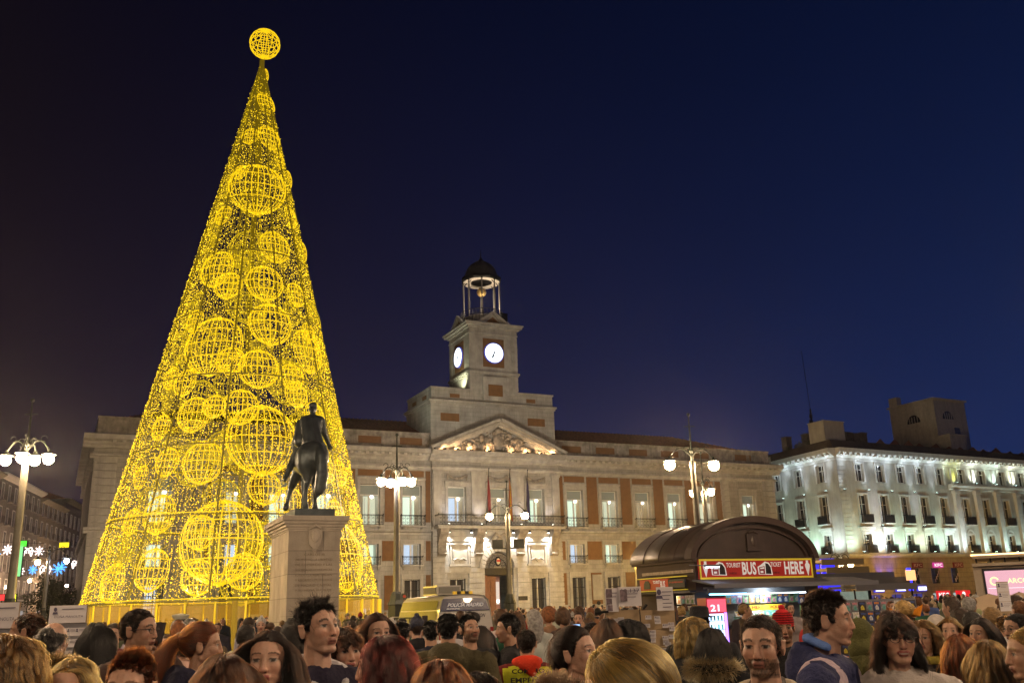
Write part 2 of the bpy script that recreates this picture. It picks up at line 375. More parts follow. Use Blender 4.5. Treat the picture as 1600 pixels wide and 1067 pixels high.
def window(name, x, z0, z1, hw, y=.36, style='main', glow=None, pend=None, kind=0):
    h = z1-z0; fr = MB(); t = .08
    fr.box(x-hw, x-hw+t, y, y+.08, z0, z1); fr.box(x+hw-t, x+hw, y, y+.08, z0, z1); fr.box(x-hw+t, x+hw-t, y, y+.08, z1-t, z1); fr.box(x-hw+t, x+hw-t, y, y+.08, z0, z0+t*1.5)
    zt = z1
    if style == 'main':
        zt = z1-.98; fr.box(x-hw+t, x+hw-t, y-.02, y+.08, zt-.05, zt+.05)
    fr.box(x-.07, x+.07, y-.03, y+.08, z0+t*1.5, zt-(.05 if style == 'main' else t))
    fr.box(x-.28 if kind else x+.3, x-.24 if kind else x+.34, y+.5, y+.55, z0+.1, zt-.1) if glow and kind < 3 else None
    o = fr.build('window', frame_w, CB_P)
    for sx in (-1, 1):
        q = MB(); q.box(*sorted((x+sx*.07, x+sx*(hw-t))), y+.02, y+.03, z0+t*1.5, zt-.06); q.build('pane', pane_m, o)
    if style == 'main':
        q = MB(); q.box(x-hw+t, x+hw-t, y+.04, y+.07, zt+.05, z1-t); q.build('blind', blind, o)
    if glow is not None:
        q = MB(); q.add([(x-hw, y+1.2, z0), (x+hw, y+1.2, z0), (x+hw, y+1.2, zt), (x-hw, y+1.2, zt)], [(0, 1, 2, 3)], 0)
        q.box(x-hw-.02, x-hw, y+.09, y+1.2, z0, zt, 1); q.box(x+hw, x+hw+.02, y+.09, y+1.2, z0, zt, 1); q.box(x-hw, x+hw, y+.09, y+1.2, z0-.02, z0, 1); q.box(x-hw, x+hw, y+.09, y+1.2, zt, zt+.02, 1)
        # curtains hanging inside
        for k in range(5):
            cx = x+(-hw+.1+k*.09)*(1 if kind % 2 else -1); q.tube([(cx, y+.35, z0+.05), (cx, y+.35, zt-.05)], .055, 5, 2)
        q.build('interior', [glow, frame_w, mat('cream_curtain', (.6, .6, .5), .9)], o)
    else:
        q = MB(); q.box(x-hw, x+hw, y+.5, y+.55, z0, z1); q.build('interior', mat('faint_glow_room', (.06, .05, .04), .9, emit=(.5, .35, .2), estr=.05), o)  # faint emission lightens the room in place of a lamp
    if pend:
        q = MB(); zz = zt-.12; px_ = x+.35
        q.tube([(px_, y+.25, zz+.75), (px_, y+.25, zz+.14)], .025, 5, 1); q.sphere((px_, y-.06 if style == 'x' else y+.25, zz), .17, 10, 7, 0)
        q.build('pendant_lamp', [lampw, iron], o)
    return o
CB_P = CB
def scroll(mb, x, y, z, r, k=1):
    mb.tube([(x+r*math.cos(a)*(1-a/14), y, z+k*r*math.sin(a)*(1-a/14)) for a in np.linspace(0, 8.5, 14)], .016, 3)
def rail_mesh(hw, d, h, name='railing'):
    q = MB()
    for z, r in ((h, .035), (h-.09, .015), (.08, .02)):
        q.tube([(-hw, 0, z), (-hw, -d, z), (hw, -d, z), (hw, 0, z)], r, 4)
    n = max(4, int(hw*2/.36))
    for k in range(n+1):
        x = -hw+2*hw*k/n; q.tube([(x, -d, .08), (x, -d, h)], .016, 3)
        if k < n:
            xm = x+hw/n; scroll(q, xm, -d, h*.68, .1); scroll(q, xm, -d, h*.32, .1, -1)
    for s in (-1, 1):
        for k in range(1, 3): q.tube([(s*hw, -d*k/3, .08), (s*hw, -d*k/3, h)], .014, 3)
        q.sphere((s*hw, -d, h+.06), .06, 6, 4)
    return q.mesh(name, iron)
rm1, rm2 = rail_mesh(1.2, .48, .95), rail_mesh(1.02, .28, .78)
sl = MB(); sl.box(-1.28, 1.28, -.56, .0, 0, .14); sl.prism([(0, 0), (-.45, 0), (-.1, -.22), (0, -.25)], -1.0, -.85, 0, 'x'); sl.prism([(0, 0), (-.45, 0), (-.1, -.22), (0, -.25)], .85, 1.0, 0, 'x'); slab1 = sl.mesh('balcony', stone_p)
sl = MB(); sl.box(-1.1, 1.1, -.34, .0, 0, .1); [sl.prism([(0, 0), (-.28, 0), (-.06, -.3), (0, -.32)], s-.08, s+.08, 0, 'x') for s in (-.85, .85)]; slab2 = sl.mesh('balcony', stone_p)
for i, (x, z0, z1, hw) in enumerate(mains):
    window('window', x, z0, z1, hw, style='main', glow=[glow_main, glow_main2, glow_main][i*7 % 3] if i != 8 else glow_warm, pend=True, kind=i % 3)
    b = put('balcony', slab1, CB, (x, 0, 9.46)); put('railing', rm1, b, (0, 0, .14))
for i, (x, z0, z1, hw) in enumerate(mezz):
    window('window', x, z0, z1, hw, style='x', glow=[glow_blue, glow_main, glow_blue, glow_main][i % 4], kind=i % 3)
    b = put('balcony', slab2, CB, (x, 0, 5.85)); put('railing', rm2, b, (0, 0, .1))
gr = MB()
for k in range(9): gr.tube([(-.72+k*.18, 0, 0), (-.72+k*.18, 0, 3.1)], .022, 4)
for z in (.1, 1.05, 2.1, 3.0): gr.box(-.76, .76, -.015, .015, z, z+.05)
grm = gr.mesh('window_grille', iron)
for i, (x, z0, z1, hw) in enumerate(grnd):
    window('window', x, z0, z1, hw, style='x', glow=glow_blue if i in (1, 2, 5) else None, kind=i % 3)
    put('window_grille', grm, CB, (x, .08, z0+.02))
# stone notice boards on the ground floor
for x, z in ((-11.04-2.09, 2.1), (15.2-4.1, 2.3)):
    q = MB(); q.cbox((x, -.11, z+1.3), (1.15, .1, 2.5)); q.sphere((x, -.14, z-.25), .2, 10, 6, 1, (1.2, .3, 1)); q.build('stone_plaque', [stone_p, iron], CB)
# ------------------------------------------------------------------ centre
CX = [-4.42, 0, 4.22]; YC = -.35
w = MB(); ops = [(x-.95, x+.95, 10.0, 13.4) for x in CX]+[(-5.25, -3.65, 1.5, 4.65), (3.45, 5.0, 1.5, 4.65), (-1.62, 1.5, 0, 5.62)]
for k in range(10):  # arched head of the doorway in steps under a ring of voussoirs
    z = 5.62+k*.155; hw = 1.56*math.sqrt(max(0, 1-((k+.5)/10)**2)); ops.append((-.06-hw, -.06+hw, z, z+.155))
wall(w, -7.0, 7.0, 0, 17.0, YC, ops, .55)
for s in (-1, 1): w.add([(s*7, YC, 0), (s*7, .3, 0), (s*7, .3, 17), (s*7, YC, 17)], [(0, 1, 2, 3)])
w.build('wall', stone, CB)
# rusticated courses
hw_ = lambda z: 1.62 if z < 5.6 else (1.62*math.sqrt(max(0, 1-((z-5.6)/1.62)**2)) if z < 7.2 else 0)
for k in range(16):
    z = 1.25+k*.49; segs = [(-7.0, -5.7), (-3.2, -2.2), (-3.2, -1.95), (2.0, 3.0), (5.45, 7.0)] if z < 5.1 else [(-7.0, 7.0)]
    hh = max(hw_(z), hw_(z+.46))+.22 if z < 7.3 else 0
    if z < 5.1: segs = [(-7.0, -5.58), (-3.32, -hh-.05), (hh, 3.12), (5.33, 7.0)]
    elif z+.46 < 7.4: segs = [(-7.0, -hh-.05), (hh, 7.0)]
    if 5.5 < z < 8.1: segs = [t for a, b in segs for t in ((a, max(a, -5.75)), (max(a, -3.15) if a < -3 else a, min(b, 2.95)), (max(5.55, a), b)) if t[1]-t[0] > .1]
    for a, b in segs: q = MB(); q.box(a, b, YC-.13, YC+.05, z+.05, z+.45); q.build('stone_course', stone_p, CB)
v = MB()
for k in range(15):
    a0, a1 = PI*k/15+.01, PI*(k+1)/15-.01; ri, ro = 1.58, 2.2
    v.prism([(-.06+ri*math.cos(a0), 5.6+ri*math.sin(a0)), (-.06+ro*math.cos(a0), 5.6+ro*math.sin(a0)), (-.06+ro*math.cos(a1), 5.6+ro*math.sin(a1)), (-.06+ri*math.cos(a1), 5.6+ri*math.sin(a1))], YC-.2, YC)
v.build('door_arch', stone_p, CB)
# mouldings of the centre
c = MB()
profile(c, [(.2, 15.85), (YC-.25, 15.85), (YC-.3, 16.05), (YC-.55, 16.2), (YC-.62, 16.35), (YC-1.05, 16.5), (YC-1.1, 16.82), (.4, 16.85)], -7.35, 7.35); c.build('cornice', stone_p, CB); c = MB()
profile(c, [(.1, 14.98), (YC-.12, 14.98), (YC-.16, 15.12), (YC-.3, 15.2), (YC-.3, 15.34), (.1, 15.4)], -7.1, 7.1); c.build('cornice', stone_p, CB); c = MB()
profile(c, [(.1, 0), (YC-.2, 0), (YC-.2, 1.05), (YC-.12, 1.2), (.1, 1.22)], -7.1, -1.9); c.build('plinth', stone_p, CB); c = MB(); profile(c, [(.1, 0), (YC-.2, 0), (YC-.2, 1.05), (YC-.12, 1.2), (.1, 1.22)], 1.8, 7.1)
c.build('plinth', stone_p, CB)
pil = MB()
for x in (-6.5, -2.2, 2.12, 6.5):
    hwp = .42 if abs(x) > 5 else .72
    pil.box(x-hwp, x+hwp, YC-.16, YC+.05, 9.7, 14.6); pil.box(x-hwp-.08, x+hwp+.08, YC-.22, YC+.05, 14.602, 14.95); pil.box(x-hwp-.08, x+hwp+.08, YC-.24, YC+.05, 9.5, 9.9)
for x in CX:
    pil.box(x-1.25, x-.97, YC-.1, YC+.05, 9.9, 13.75); pil.box(x+.97, x+1.25, YC-.1, YC+.05, 9.9, 13.75); pil.box(x-.968, x+.968, YC-.1, YC+.05, 13.42, 13.75); pil.box(x-1.35, x+1.35, YC-.26, YC+.05, 13.752, 13.92)
pil.build('pilasters', stone_p, CB)
for x in CX:
    q = MB()
    for k in range(17):
        a = -1+k/8; q.sphere((x+a*.95, YC-.1, 14.5-.32*(1-a*a)+random.uniform(-.03, .03)), random.uniform(.11, .18), 7, 5)
    for s in (-1, 1):
        for k in range(5): q.sphere((x+s*1.02, YC-.1, 14.5-k*.1), .12-.012*k, 6, 5)
    q.build('garland_relief', stone_d, CB, smooth=True)
for i, x in enumerate(CX):
    window('window', x, 10.0, 13.4, .95, y=YC+.4, style='main', glow=[glow_blue, glow_warm, glow_main][i], pend=True, kind=i)
for i, x in enumerate((-4.45, 4.22)):
    window('window', x, 1.5, 4.65, .8, y=YC+.4, style='x', glow=None, kind=1); put('window_grille', grm, CB, (x, YC+.1, 1.52))
# long balcony on brackets
q = MB(); q.box(-6.85, 6.85, YC-1.25, YC-.002, 9.28, 9.46); q.box(-6.95, 6.95, YC-1.35, YC-.002, 9.462, 9.56); bal = q.build('balcony', stone_p, CB)
o = put('railing', rail_mesh(6.8, 1.2, 1.02), bal, (0, YC, 9.56))
for x in (-6.15, -2.35, 2.15, 5.95):
    q = MB(); q.prism([(YC, 9.27), (YC-1.15, 9.27), (YC-1.2, 8.95), (YC-.8, 8.6), (YC-.5, 7.9), (YC-.42, 7.2), (YC-.55, 6.95), (YC-.3, 6.75), (YC, 6.7)], x-.42, x+.42, 0, 'x')
    for z in (8.9, 8.4, 7.8, 7.2): q.box(x-.46, x+.46, YC-.5-max(0, z-7.9)*.6, YC-.3, z, z+.08)
    q.build('bracket', stone_d, CB)
for x in (-4.25, 4.1):      # shield panels between the brackets
    q = MB(); q.box(x-1.15, x+1.15, YC-.25, YC, 7.82, 7.98); q.box(x-1.0, x-.85, YC-.18, YC, 6.0, 7.818); q.box(x+.85, x+1.0, YC-.18, YC, 6.0, 7.818); q.box(x-1.1, x+1.1, YC-.25, YC, 5.8, 5.998)
    q.box(x-.848, x+.848, YC-.06, YC, 6.0, 7.818); q.prism([(x-.8, 7.4), (x-.6, 6.35), (x-.3, 6.45), (x, 6.2), (x+.3, 6.45), (x+.6, 6.35), (x+.8, 7.4), (x, 7.25)], YC-.2, YC-.05)
    q.tube([(x-.7, YC-.2, 6.35), (x-.3, YC-.22, 6.55), (x, YC-.22, 6.4), (x+.3, YC-.22, 6.55), (x+.7, YC-.2, 6.35)], .07, 6)
    q.build('shield_panel', stone_p, CB)
q = MB(); q.tube([(-.75, YC-.25, 7.55), (-.95, YC-.3, 8.3), (-.5, YC-.3, 8.9), (0, YC-.3, 8.6), (.4, YC-.3, 8.9), (.85, YC-.3, 8.3), (.65, YC-.25, 7.55)], .14, 7); q.sphere((-.05, YC-.2, 8.1), .4, 12, 8, 0, (1, .5, 1.2)); q.build('keystone_relief', stone_d, CB, smooth=True)
# doorway: fanlight, lintel, leaves
q = MB(); yd = YC+.4
q.box(-1.62, 1.5, yd-.1, yd+.1, 4.95, 5.6)
q.prism([(-.06+1.55*math.cos(a), 5.6+1.55*math.sin(a)) for a in np.linspace(0, PI, 20)], yd+.05, yd+.1, 1)
for k in range(9):
    a = PI*(k+.5)/9
    for rr in (.75, 1.15): scroll(q, -.06+rr*math.cos(a), yd-.02, 5.6+rr*math.sin(a), .2)
for rr in (.5, .95, 1.5): q.tube([(-.06+rr*math.cos(a), yd-.02, 5.6+rr*math.sin(a)) for a in np.linspace(0, PI, 18)], .035, 4)
q.build('fanlight', [iron, mat('fanlight_backing', (.25, .23, .2), .7)], CB)
q = MB(); q.sphere((-.06, yd-.12, 6.25), .42, 14, 10, 0, (.8, .25, 1.15)); q.sphere((-.06, yd-.2, 6.25), .27, 12, 8, 1, (.8, .25, 1.1)); q.box(-.25, .12, yd-.3, yd-.2, 6.2, 6.4, 2); q.build('coat_of_arms', [iron, mat('crest_cream', (.6, .55, .4), .6), mat('crest_red', (.5, .03, .02), .6)], CB, smooth=False)
q = MB(); q.box(-1.62, -1.2, yd, yd+1.6, 0, 4.95); q.box(-1.2, .25, yd+1.2, yd+1.28, 0, 4.95); 
for z in (.4, 1.9, 3.4): q.box(-1.0, -.5, yd+1.15, yd+1.2, z, z+1.2, 0); q.box(-.35, .1, yd+1.15, yd+1.2, z, z+1.2, 0)
q.box(-1.6, 1.5, yd+3.0, yd+3.1, 0, 4.95, 1); q.box(.55, .62, yd+2.6, yd+2.95, 0, 4.95, 0)
q.build('door', [wood_d, mat('hall_wall', (.32, .14, .09), .8, emit=(.5, .22, .13), estr=.12)], CB)
q = MB(); q.box(.7, 1.35, yd+2.8, yd+2.85, 2.2, 4.4, 1); q.sphere((1.0, yd+2.4, 2.5), .16, 8, 6, 0); q.build('hall_lamp', [emis('hall_light', (1, .85, .75), 12), emis('hall_glow', (1, .8, .65), .8)], CB)
q = MB(); q.cbox((2.35, YC-.14, 2.7), (1.0, .05, .4)); q.build('name_plate', iron, CB)
# downlights under the balcony
fx = emis('downlight_face', (1, .97, .9), 14)
for x in (-5.55, -3.2, -1.75, 1.3, 3.1, 5.2):
    q = MB(); q.lathe([(.05, .25), (.12, .2), (.14, 0)], (x, YC-.62, 8.95), 8, 0, cap=True); q.lathe([(.12, -.02), (.12, -.001)], (x, YC-.62, 8.95), 8, 1)
    o = q.build('downlight', [iron, fx], CB); lamp('downlight_beam', 'SPOT', o, (x, YC-.62, 8.85), 1500, (1, .93, .82), .06, (x, YC-.05, 6.6), 100, 1)
for x in (-2.2, 2.12, 5.6, -5.6):
    q = MB(); q.cbox((x, YC-.9, 9.66), (.25, .16, .14)); q.box(x-.08, x+.08, YC-.86, YC-.84, 9.732, 9.76, 1)
    o = q.build('uplight', [iron, fx], CB); lamp('uplight_beam', 'SPOT', o, (x, YC-.85, 9.8), 260, (.95, .85, .85), .06, (x, YC-.1, 13), 70, .9)
# flags hanging from poles on the balcony
def flag(name, x, cols, ztop=14.4):
    q = MB(); yy = YC-1.3; q.tube([(x, yy+.3, 9.6), (x+.1, yy-.25, ztop+.6)], .035, 6, 0); q.sphere((x+.11, yy-.27, ztop+.65), .07, 6, 5, 0)
    o = q.build(name, iron, CB)
    N, Mz = 13, 14; f = MB()
    vs = []
    for j in range(Mz+1):
        z = ztop-.1-j*4.0/Mz; wd = .09+.2*math.sin(min(1, j/8)*PI/2)
        for i in range(N): t = i/(N-1); vs.append((x+.1-.05+(t-.2)*wd*1.1, yy-.15+.1*math.sin(i*2.1+j*.25)*(.3+j/Mz), z-t*.35))
    fs, ms = [], []
    for j in range(Mz):
        for i in range(N-1): f.add([], [], 0); fs.append((j*N+i, j*N+i+1, (j+1)*N+i+1, (j+1)*N+i)); ms.append(cols[0][min(len(cols[0])-1, int(i/(N-1)*len(cols[0])))])
    mlist = cols[1]; me = bpy.data.meshes.new('cloth'); me.from_pydata(vs, [], fs); [me.materials.append(m) for m in mlist]; me.polygons.foreach_set('material_index', ms); me.polygons.foreach_set('use_smooth', [True]*len(fs))
    put('cloth', me, o)
cr, cyw, cbl = mat('flag_red', (.2, .015, .015), .8), mat('flag_yellow', (.35, .2, .015), .8), mat('flag_blue', (.03, .025, .08), .8)
flag('flag', -1.75, ([0], [cr])); flag('flag', .55, ([0, 1, 1, 0], [cr, cyw])); flag('flag', 2.5, ([0], [cbl]))
# pediment
pd = MB(); A0, A1, ZB, ZA = -7.35, 7.45, 16.86, 20.3
pd.prism([(A0+.6, ZB), (A1-.6, ZB), (0.05, ZA-.45)], YC-.05, YC+.6)
def rake(x0, z0, x1, z1, y0, y1, t0, t1):
    dx, dz = x1-x0, z1-z0; l = math.hypot(dx, dz); nx, nz = -dz/l, dx/l
    if nz < 0: nx, nz = -nx, -nz
    pd.prism([(x0+nx*t0, z0+nz*t0), (x1+nx*t0, z1+nz*t0), (x1+nx*t1, z1+nz*t1), (x0+nx*t1, z0+nz*t1)], y0, y1)
for s, xe in ((-1, A0), (1, A1)):
    rake(xe, ZB+.02, .05, ZA-.3, YC-1.1, YC+.6, .02, .32); rake(xe+(-s)*.5, ZB+.02, .05, ZA-.55, YC-.7, YC+.6, -.02, .2); rake(xe+(-s)*.9, ZB+.02, .05, ZA-.75, YC-.35, YC+.6, -.02, .16)
pd.build('pediment', stone_p, CB)
q = MB(); R_ = random.Random(3)
q.sphere((.05, YC-.25, 18.0), .75, 14, 10, 0, (.8, .35, 1.1)); q.sphere((.05, YC-.3, 19.1), .35, 10, 8, 0, (1.2, .6, .8))
for k in range(160):
    x = R_.gauss(0, 1.7); top = ZA-.9-abs(x)*.46
    if top < 17.25: continue
    z = R_.uniform(17.0, top); r_ = R_.uniform(.1, .28); q.sphere((x, YC-.1-R_.uniform(0, .25), z), r_, 7, 5, 0, (R_.uniform(.6, 1.4), .8, R_.uniform(.6, 1.4)))
for k in range(26):
    a = R_.uniform(.25, PI-.25); l = R_.uniform(1.2, 2.6); x = l*math.cos(a)*1.3; z = 17.3+l*math.sin(a)
    if z < ZA-.75-abs(x)*.46: q.tube([(x*.3, YC-.2, 17.2), (x, YC-.35, z)], [.05, .09], 5)
for s in (-1, 1):      # reclining lions
    for (dx, dz, r_) in ((3.0, .45, .32), (2.6, .55, .3), (3.5, .35, .3), (2.35, .85, .24), (4.2, .25, .2), (4.7, .2, .16), (5.2, .15, .12)): q.sphere((s*dx, YC-.3, 16.9+dz), r_, 8, 6, 0, (1.3, .8, 1))
q.build('coat_of_arms_relief', stone_d, CB, smooth=True)
for x in (-6.0, -4.6, -3.2, -1.2, 1.4, 3.0, 4.6, 6.0):
    q = MB(); q.cbox((x, YC-.9, 16.93), (.3, .14, .12)); o = q.build('floodlight', iron, CB)
    lamp('pediment_light', 'SPOT', o, (x, YC-.8, 16.95), 170, (1, .55, .24), .05, (x+.1, YC, 17.6), 140, 1)
# attic block behind the pediment and the tower
T = MB(); TX0, TX1 = -7.0, 6.9
T.box(TX0, TX1, -.05, 7.2, 17.0, 21.7); T.box(TX0-.1, TX1+.1, -.15, 7.3, 18.3, 18.5)
T.box(TX0-.12, TX1+.12, -.18, 7.35, 21.702, 21.9); T.box(TX0-.25, TX1+.25, -.3, 7.5, 21.902, 22.1)
T.box(TX0+.1, TX1-.1, .02, 7.1, 22.102, 23.25); T.box(TX0, TX1, -.1, 7.2, 23.252, 23.42)
T.build('attic_block', stone, CB)
def op(x0, x1, z0, z1, y, name='ochre_panel'):
    q = MB(); q.box(x0, x1, y-.03, y+.03, z0, z1); q.build(name, orange, CB)
op(-5.95, -3.95, 19.95, 20.75, -.06); op(3.75, 5.75, 19.95, 20.75, -.06)
op(-4.9, -3.85, 22.4, 22.8, .01); op(3.7, 4.75, 22.4, 22.8, .01)
for y in (2.0, 5.0): q = MB(); q.box(TX0+.08, TX0+.12, y-.6, y+.6, 22.4, 22.8); q.build('ochre_panel', orange, CB)
TH_ = 2.72; t = MB(); yc = TH_-.1
def sq(z0, z1, e, mi=0): t.box(-TH_-e, TH_-e*0+e, -.1-e, 2*TH_-.1+e, z0, z1, mi)
def ring(mb, z0, z1, e): mb.box(-TH_-e, TH_+e, -.1-e, 2*TH_-.1+e, z0, z1)
ring(t, 23.0, 30.0, 0)
for k in range(12):
    z = 23.5+k*.53
    if z > 29.4: break
    for sx in (-1, 1):
        for sy in (0, 1):
            x = sx*(TH_-.32); y = -.1+.32 if sy == 0 else 2*TH_-.1-.32
            t.box(x-.36, x+.36, y-.36, y+.36, z+.02, z+.5)
ring(t, 25.05, 25.2, .12); ring(t, 25.202, 25.4, .2)
ring(t, 29.4, 29.55, .1); ring(t, 30.002, 30.2, .2); ring(t, 30.202, 30.42, .5); ring(t, 30.422, 30.55, .62)
t.build('clock_tower', stone_p, CB)
for (dx, dy, rz) in ((0, -1, 0), (-1, 0, -PI/2), (1, 0, PI/2), (0, 1, PI)):
    q = MB(); hp = 1.78 if dx == 0 else 1.78
    q.prism([(-hp, 30.55), (hp, 30.55), (0, 31.75)], 0, 1.6); q.prism([(-hp-.25, 30.552), (-hp+.15, 30.552), (0, 31.7), (hp-.15, 30.552), (hp+.25, 30.552), (0, 32.02)], -.28, -.005)
    q.prism([(-hp*.55, 30.62), (hp*.55, 30.62), (0, 31.36)], -.05, 0.0, 1)
    cx, cyy = dx*TH_, yc+dy*TH_
    q.build('tower_pediment', [stone_p, orange], CB, (cx, cyy, 0), rz)
    q = MB(); q.box(-1.2, 1.2, -.05, .02, 25.9, 28.95); q.build('clock_surround', orange, CB, (cx, cyy, 0), rz)
    f = MB(); f.prism([(1.12*math.cos(a), 27.4+1.12*math.sin(a)) for a in np.linspace(0, 2*PI, 40, endpoint=False)], -.18, -.052, 0)
    f.prism([(1.02*math.cos(a), 27.4+1.02*math.sin(a)) for a in np.linspace(0, 2*PI, 40, endpoint=False)], -.2, -.182, 1)
    clk = f.build('clock_face', [mat('clock_rim', (.05, .07, .25), .5, emit=(.1, .12, .9), estr=.35), emis('clock_dial', (.86, .93, 1), 2.6)], CB, (cx, cyy, 0), rz)
    h = MB()
    def hand(ang, l, w_):
        c_, s_2 = math.sin(ang), math.cos(ang); px_, pz_ = s_2, -c_
        h.prism([(-c_*.2-px_*w_, 27.4-s_2*.2-pz_*w_), (-c_*.2+px_*w_, 27.4-s_2*.2+pz_*w_), (c_*l*.7+px_*w_*1.6, 27.4+s_2*l*.7+pz_*w_*1.6), (c_*l, 27.4+s_2*l), (c_*l*.7-px_*w_*1.6, 27.4+s_2*l*.7-pz_*w_*1.6)], -.225, -.205)
    hand(math.radians(198), .62, .05); hand(math.radians(208), .8, .03); h.sphere((0, -.21, 27.4), .1, 8, 6)
    h.build('clock_hands', iron, clk)
    n_ = MB()
    for k in range(12):
        a = k*PI/6; c_, s_2 = math.cos(a), math.sin(a)
        n_.prism([(.84*c_-.025*s_2, 27.4+.84*s_2+.025*c_), (.84*c_+.025*s_2, 27.4+.84*s_2-.025*c_), (.96*c_+.025*s_2, 27.4+.96*s_2-.025*c_), (.96*c_-.025*s_2, 27.4+.96*s_2+.025*c_)], -.21, -.201)
    n_.build('hour_marks', mat('hour_mark_grey', (.1, .12, .2), .5), clk)
op(-.8, .8, 22.75, 23.95, -.42); q = MB(); q.box(-1.35, 1.35, -.4, -.1, 22.3, 24.8); q.build('wall', stone_p, CB)
# belfry
q = MB(); zb = 30.6; q.lathe([(2.5, 0), (2.5, .5), (2.2, .6), (2.2, 1.3)], (0, yc, zb), 8, 0)
for k in range(8):
    a = PI/8+k*PI/4; x, y = 1.95*math.cos(a), yc+1.95*math.sin(a)
    q.tube([(x, y, zb+.6), (x, y, 36.15)], .09, 6, 3); q.tube([(x, y, 35.6), (x*.8, yc+(y-yc)*.8, 36.1)], .05, 4, 1); q.sphere((x, y, 36.1), .14, 6, 5, 1)
q.lathe([(2.15, 0), (2.3, .1), (2.25, .4), (2.05, .5)], (0, yc, 36.1), 8, 1)
q.lathe([(1.85, 0), (1.8, .45), (1.6, 1.0), (1.25, 1.5), (.75, 1.85), (.3, 2.0), (.2, 2.3), (.08, 2.45), (.02, 3.4)], (0, yc, 36.55), 16, 2)
q.lathe([(2.02, 0), (.02, .12)], (0, yc, 36.05), 16, 4, cap=False)
q.build('belfry', [stone_p, iron, mat('lead_dome', (.05, .05, .055), .6, metal=.3, var=.3, vscale=2), mat('belfry_column', (.2, .19, .18), .6), mat('belfry_ceiling', (.6, .55, .5), .8)], CB)
q = MB()
for rr, z in ((2.3, 1.3), (2.3, .75)): q.tube([(rr*math.cos(a), yc+rr*math.sin(a), zb+.6+z) for a in np.linspace(0, 2*PI, 24, endpoint=False)], .04, 4, closed=True)
for k in range(36):
    a = 2*PI*k/36; q.tube([(2.3*math.cos(a), yc+2.3*math.sin(a), zb+.6), (2.3*math.cos(a), yc+2.3*math.sin(a), zb+1.9)], .025, 3)
    scroll(q, 2.32*math.cos(a), yc+2.32*math.sin(a), zb+1.5, .14)
q.build('belfry_railing', iron, CB)
q = MB(); q.sphere((0, yc, 35.0), .52, 14, 10, 0, (1, 1, 1)); q.tube([(0, yc, 35.4), (0, yc, 36.2)], .06, 6, 1); q.build('bell', [mat('gilt_bell', (.7, .5, .2), .35, metal=.8), iron], CB, smooth=True)
q = MB(); q.cbox((1.9, yc-1.2, 31.9), (.8, .8, .9)); q.build('loudspeaker', iron, CB)
lamp('belfry_light', 'POINT', CB, (.0, yc-.9, 33.2), 450, (1, .8, .55), .03)
lamp('tower_side_light', 'SPOT', CB, (-TH_-.9, 1.2, 23.6), 500, (1, 1, .62), .1, (-TH_, 1.8, 26), 110, .8)
lamp('attic_flood', 'SPOT', CB, (-14, -4.0, 18.2), 900, (.9, 1, .8), .2, (-5, 1, 24), 60, .8)
# ------------------------------------------------------------------ organic shapes
def blob(name, prims, voxel, smooth=3, mats=(), attr=False):
    """closed primitives fused into one continuous skin"""
    mb = MB()
    for p in prims:
        if p[0] == 's':
            mb.sphere(p[1], 1, 14, 10, 0, p[2] if hasattr(p[2], '__len__') else (p[2],)*3)
        else:
            a, b = np.array(p[1], float), np.array(p[2], float); r0, r1 = p[3], p[4]; d = (b-a)/(np.linalg.norm(b-a)+1e-9)
            pts, rs = [], []
            for t in (-1, -.85, -.5, 0): pts.append(a+d*r0*t); rs.append(max(.001, r0*math.sqrt(max(0, 1-t*t))))
            for t in (0, .5, .85, 1): pts.append(b+d*r1*t); rs.append(max(.001, r1*math.sqrt(max(0, 1-t*t))))
            mb.tube(pts, rs, 10)
    me = mb.mesh(name+'_raw', list(mats) or [stone])
    o = bpy.data.objects.new('tmp', me); COL.objects.link(o)
    m = o.modifiers.new('r', 'REMESH'); m.mode = 'VOXEL'; m.voxel_size = voxel; m.use_smooth_shade = True
    if smooth: s = o.modifiers.new('s', 'SMOOTH'); s.iterations = smooth; s.factor = .5
    dg = bpy.context.evaluated_depsgraph_get(); r = bpy.data.meshes.new_from_object(o.evaluated_get(dg)); r.name = name
    bpy.data.objects.remove(o); bpy.data.meshes.remove(me)
    r.materials.clear(); [r.materials.append(x) for x in mats]
    r.polygons.foreach_set('use_smooth', [True]*len(r.polygons)); r.polygons.foreach_set('material_index', [0]*len(r.polygons))
    return r
def verts(me):
    a = np.zeros(len(me.vertices)*3); me.vertices.foreach_get('co', a); return a.reshape(-1, 3)
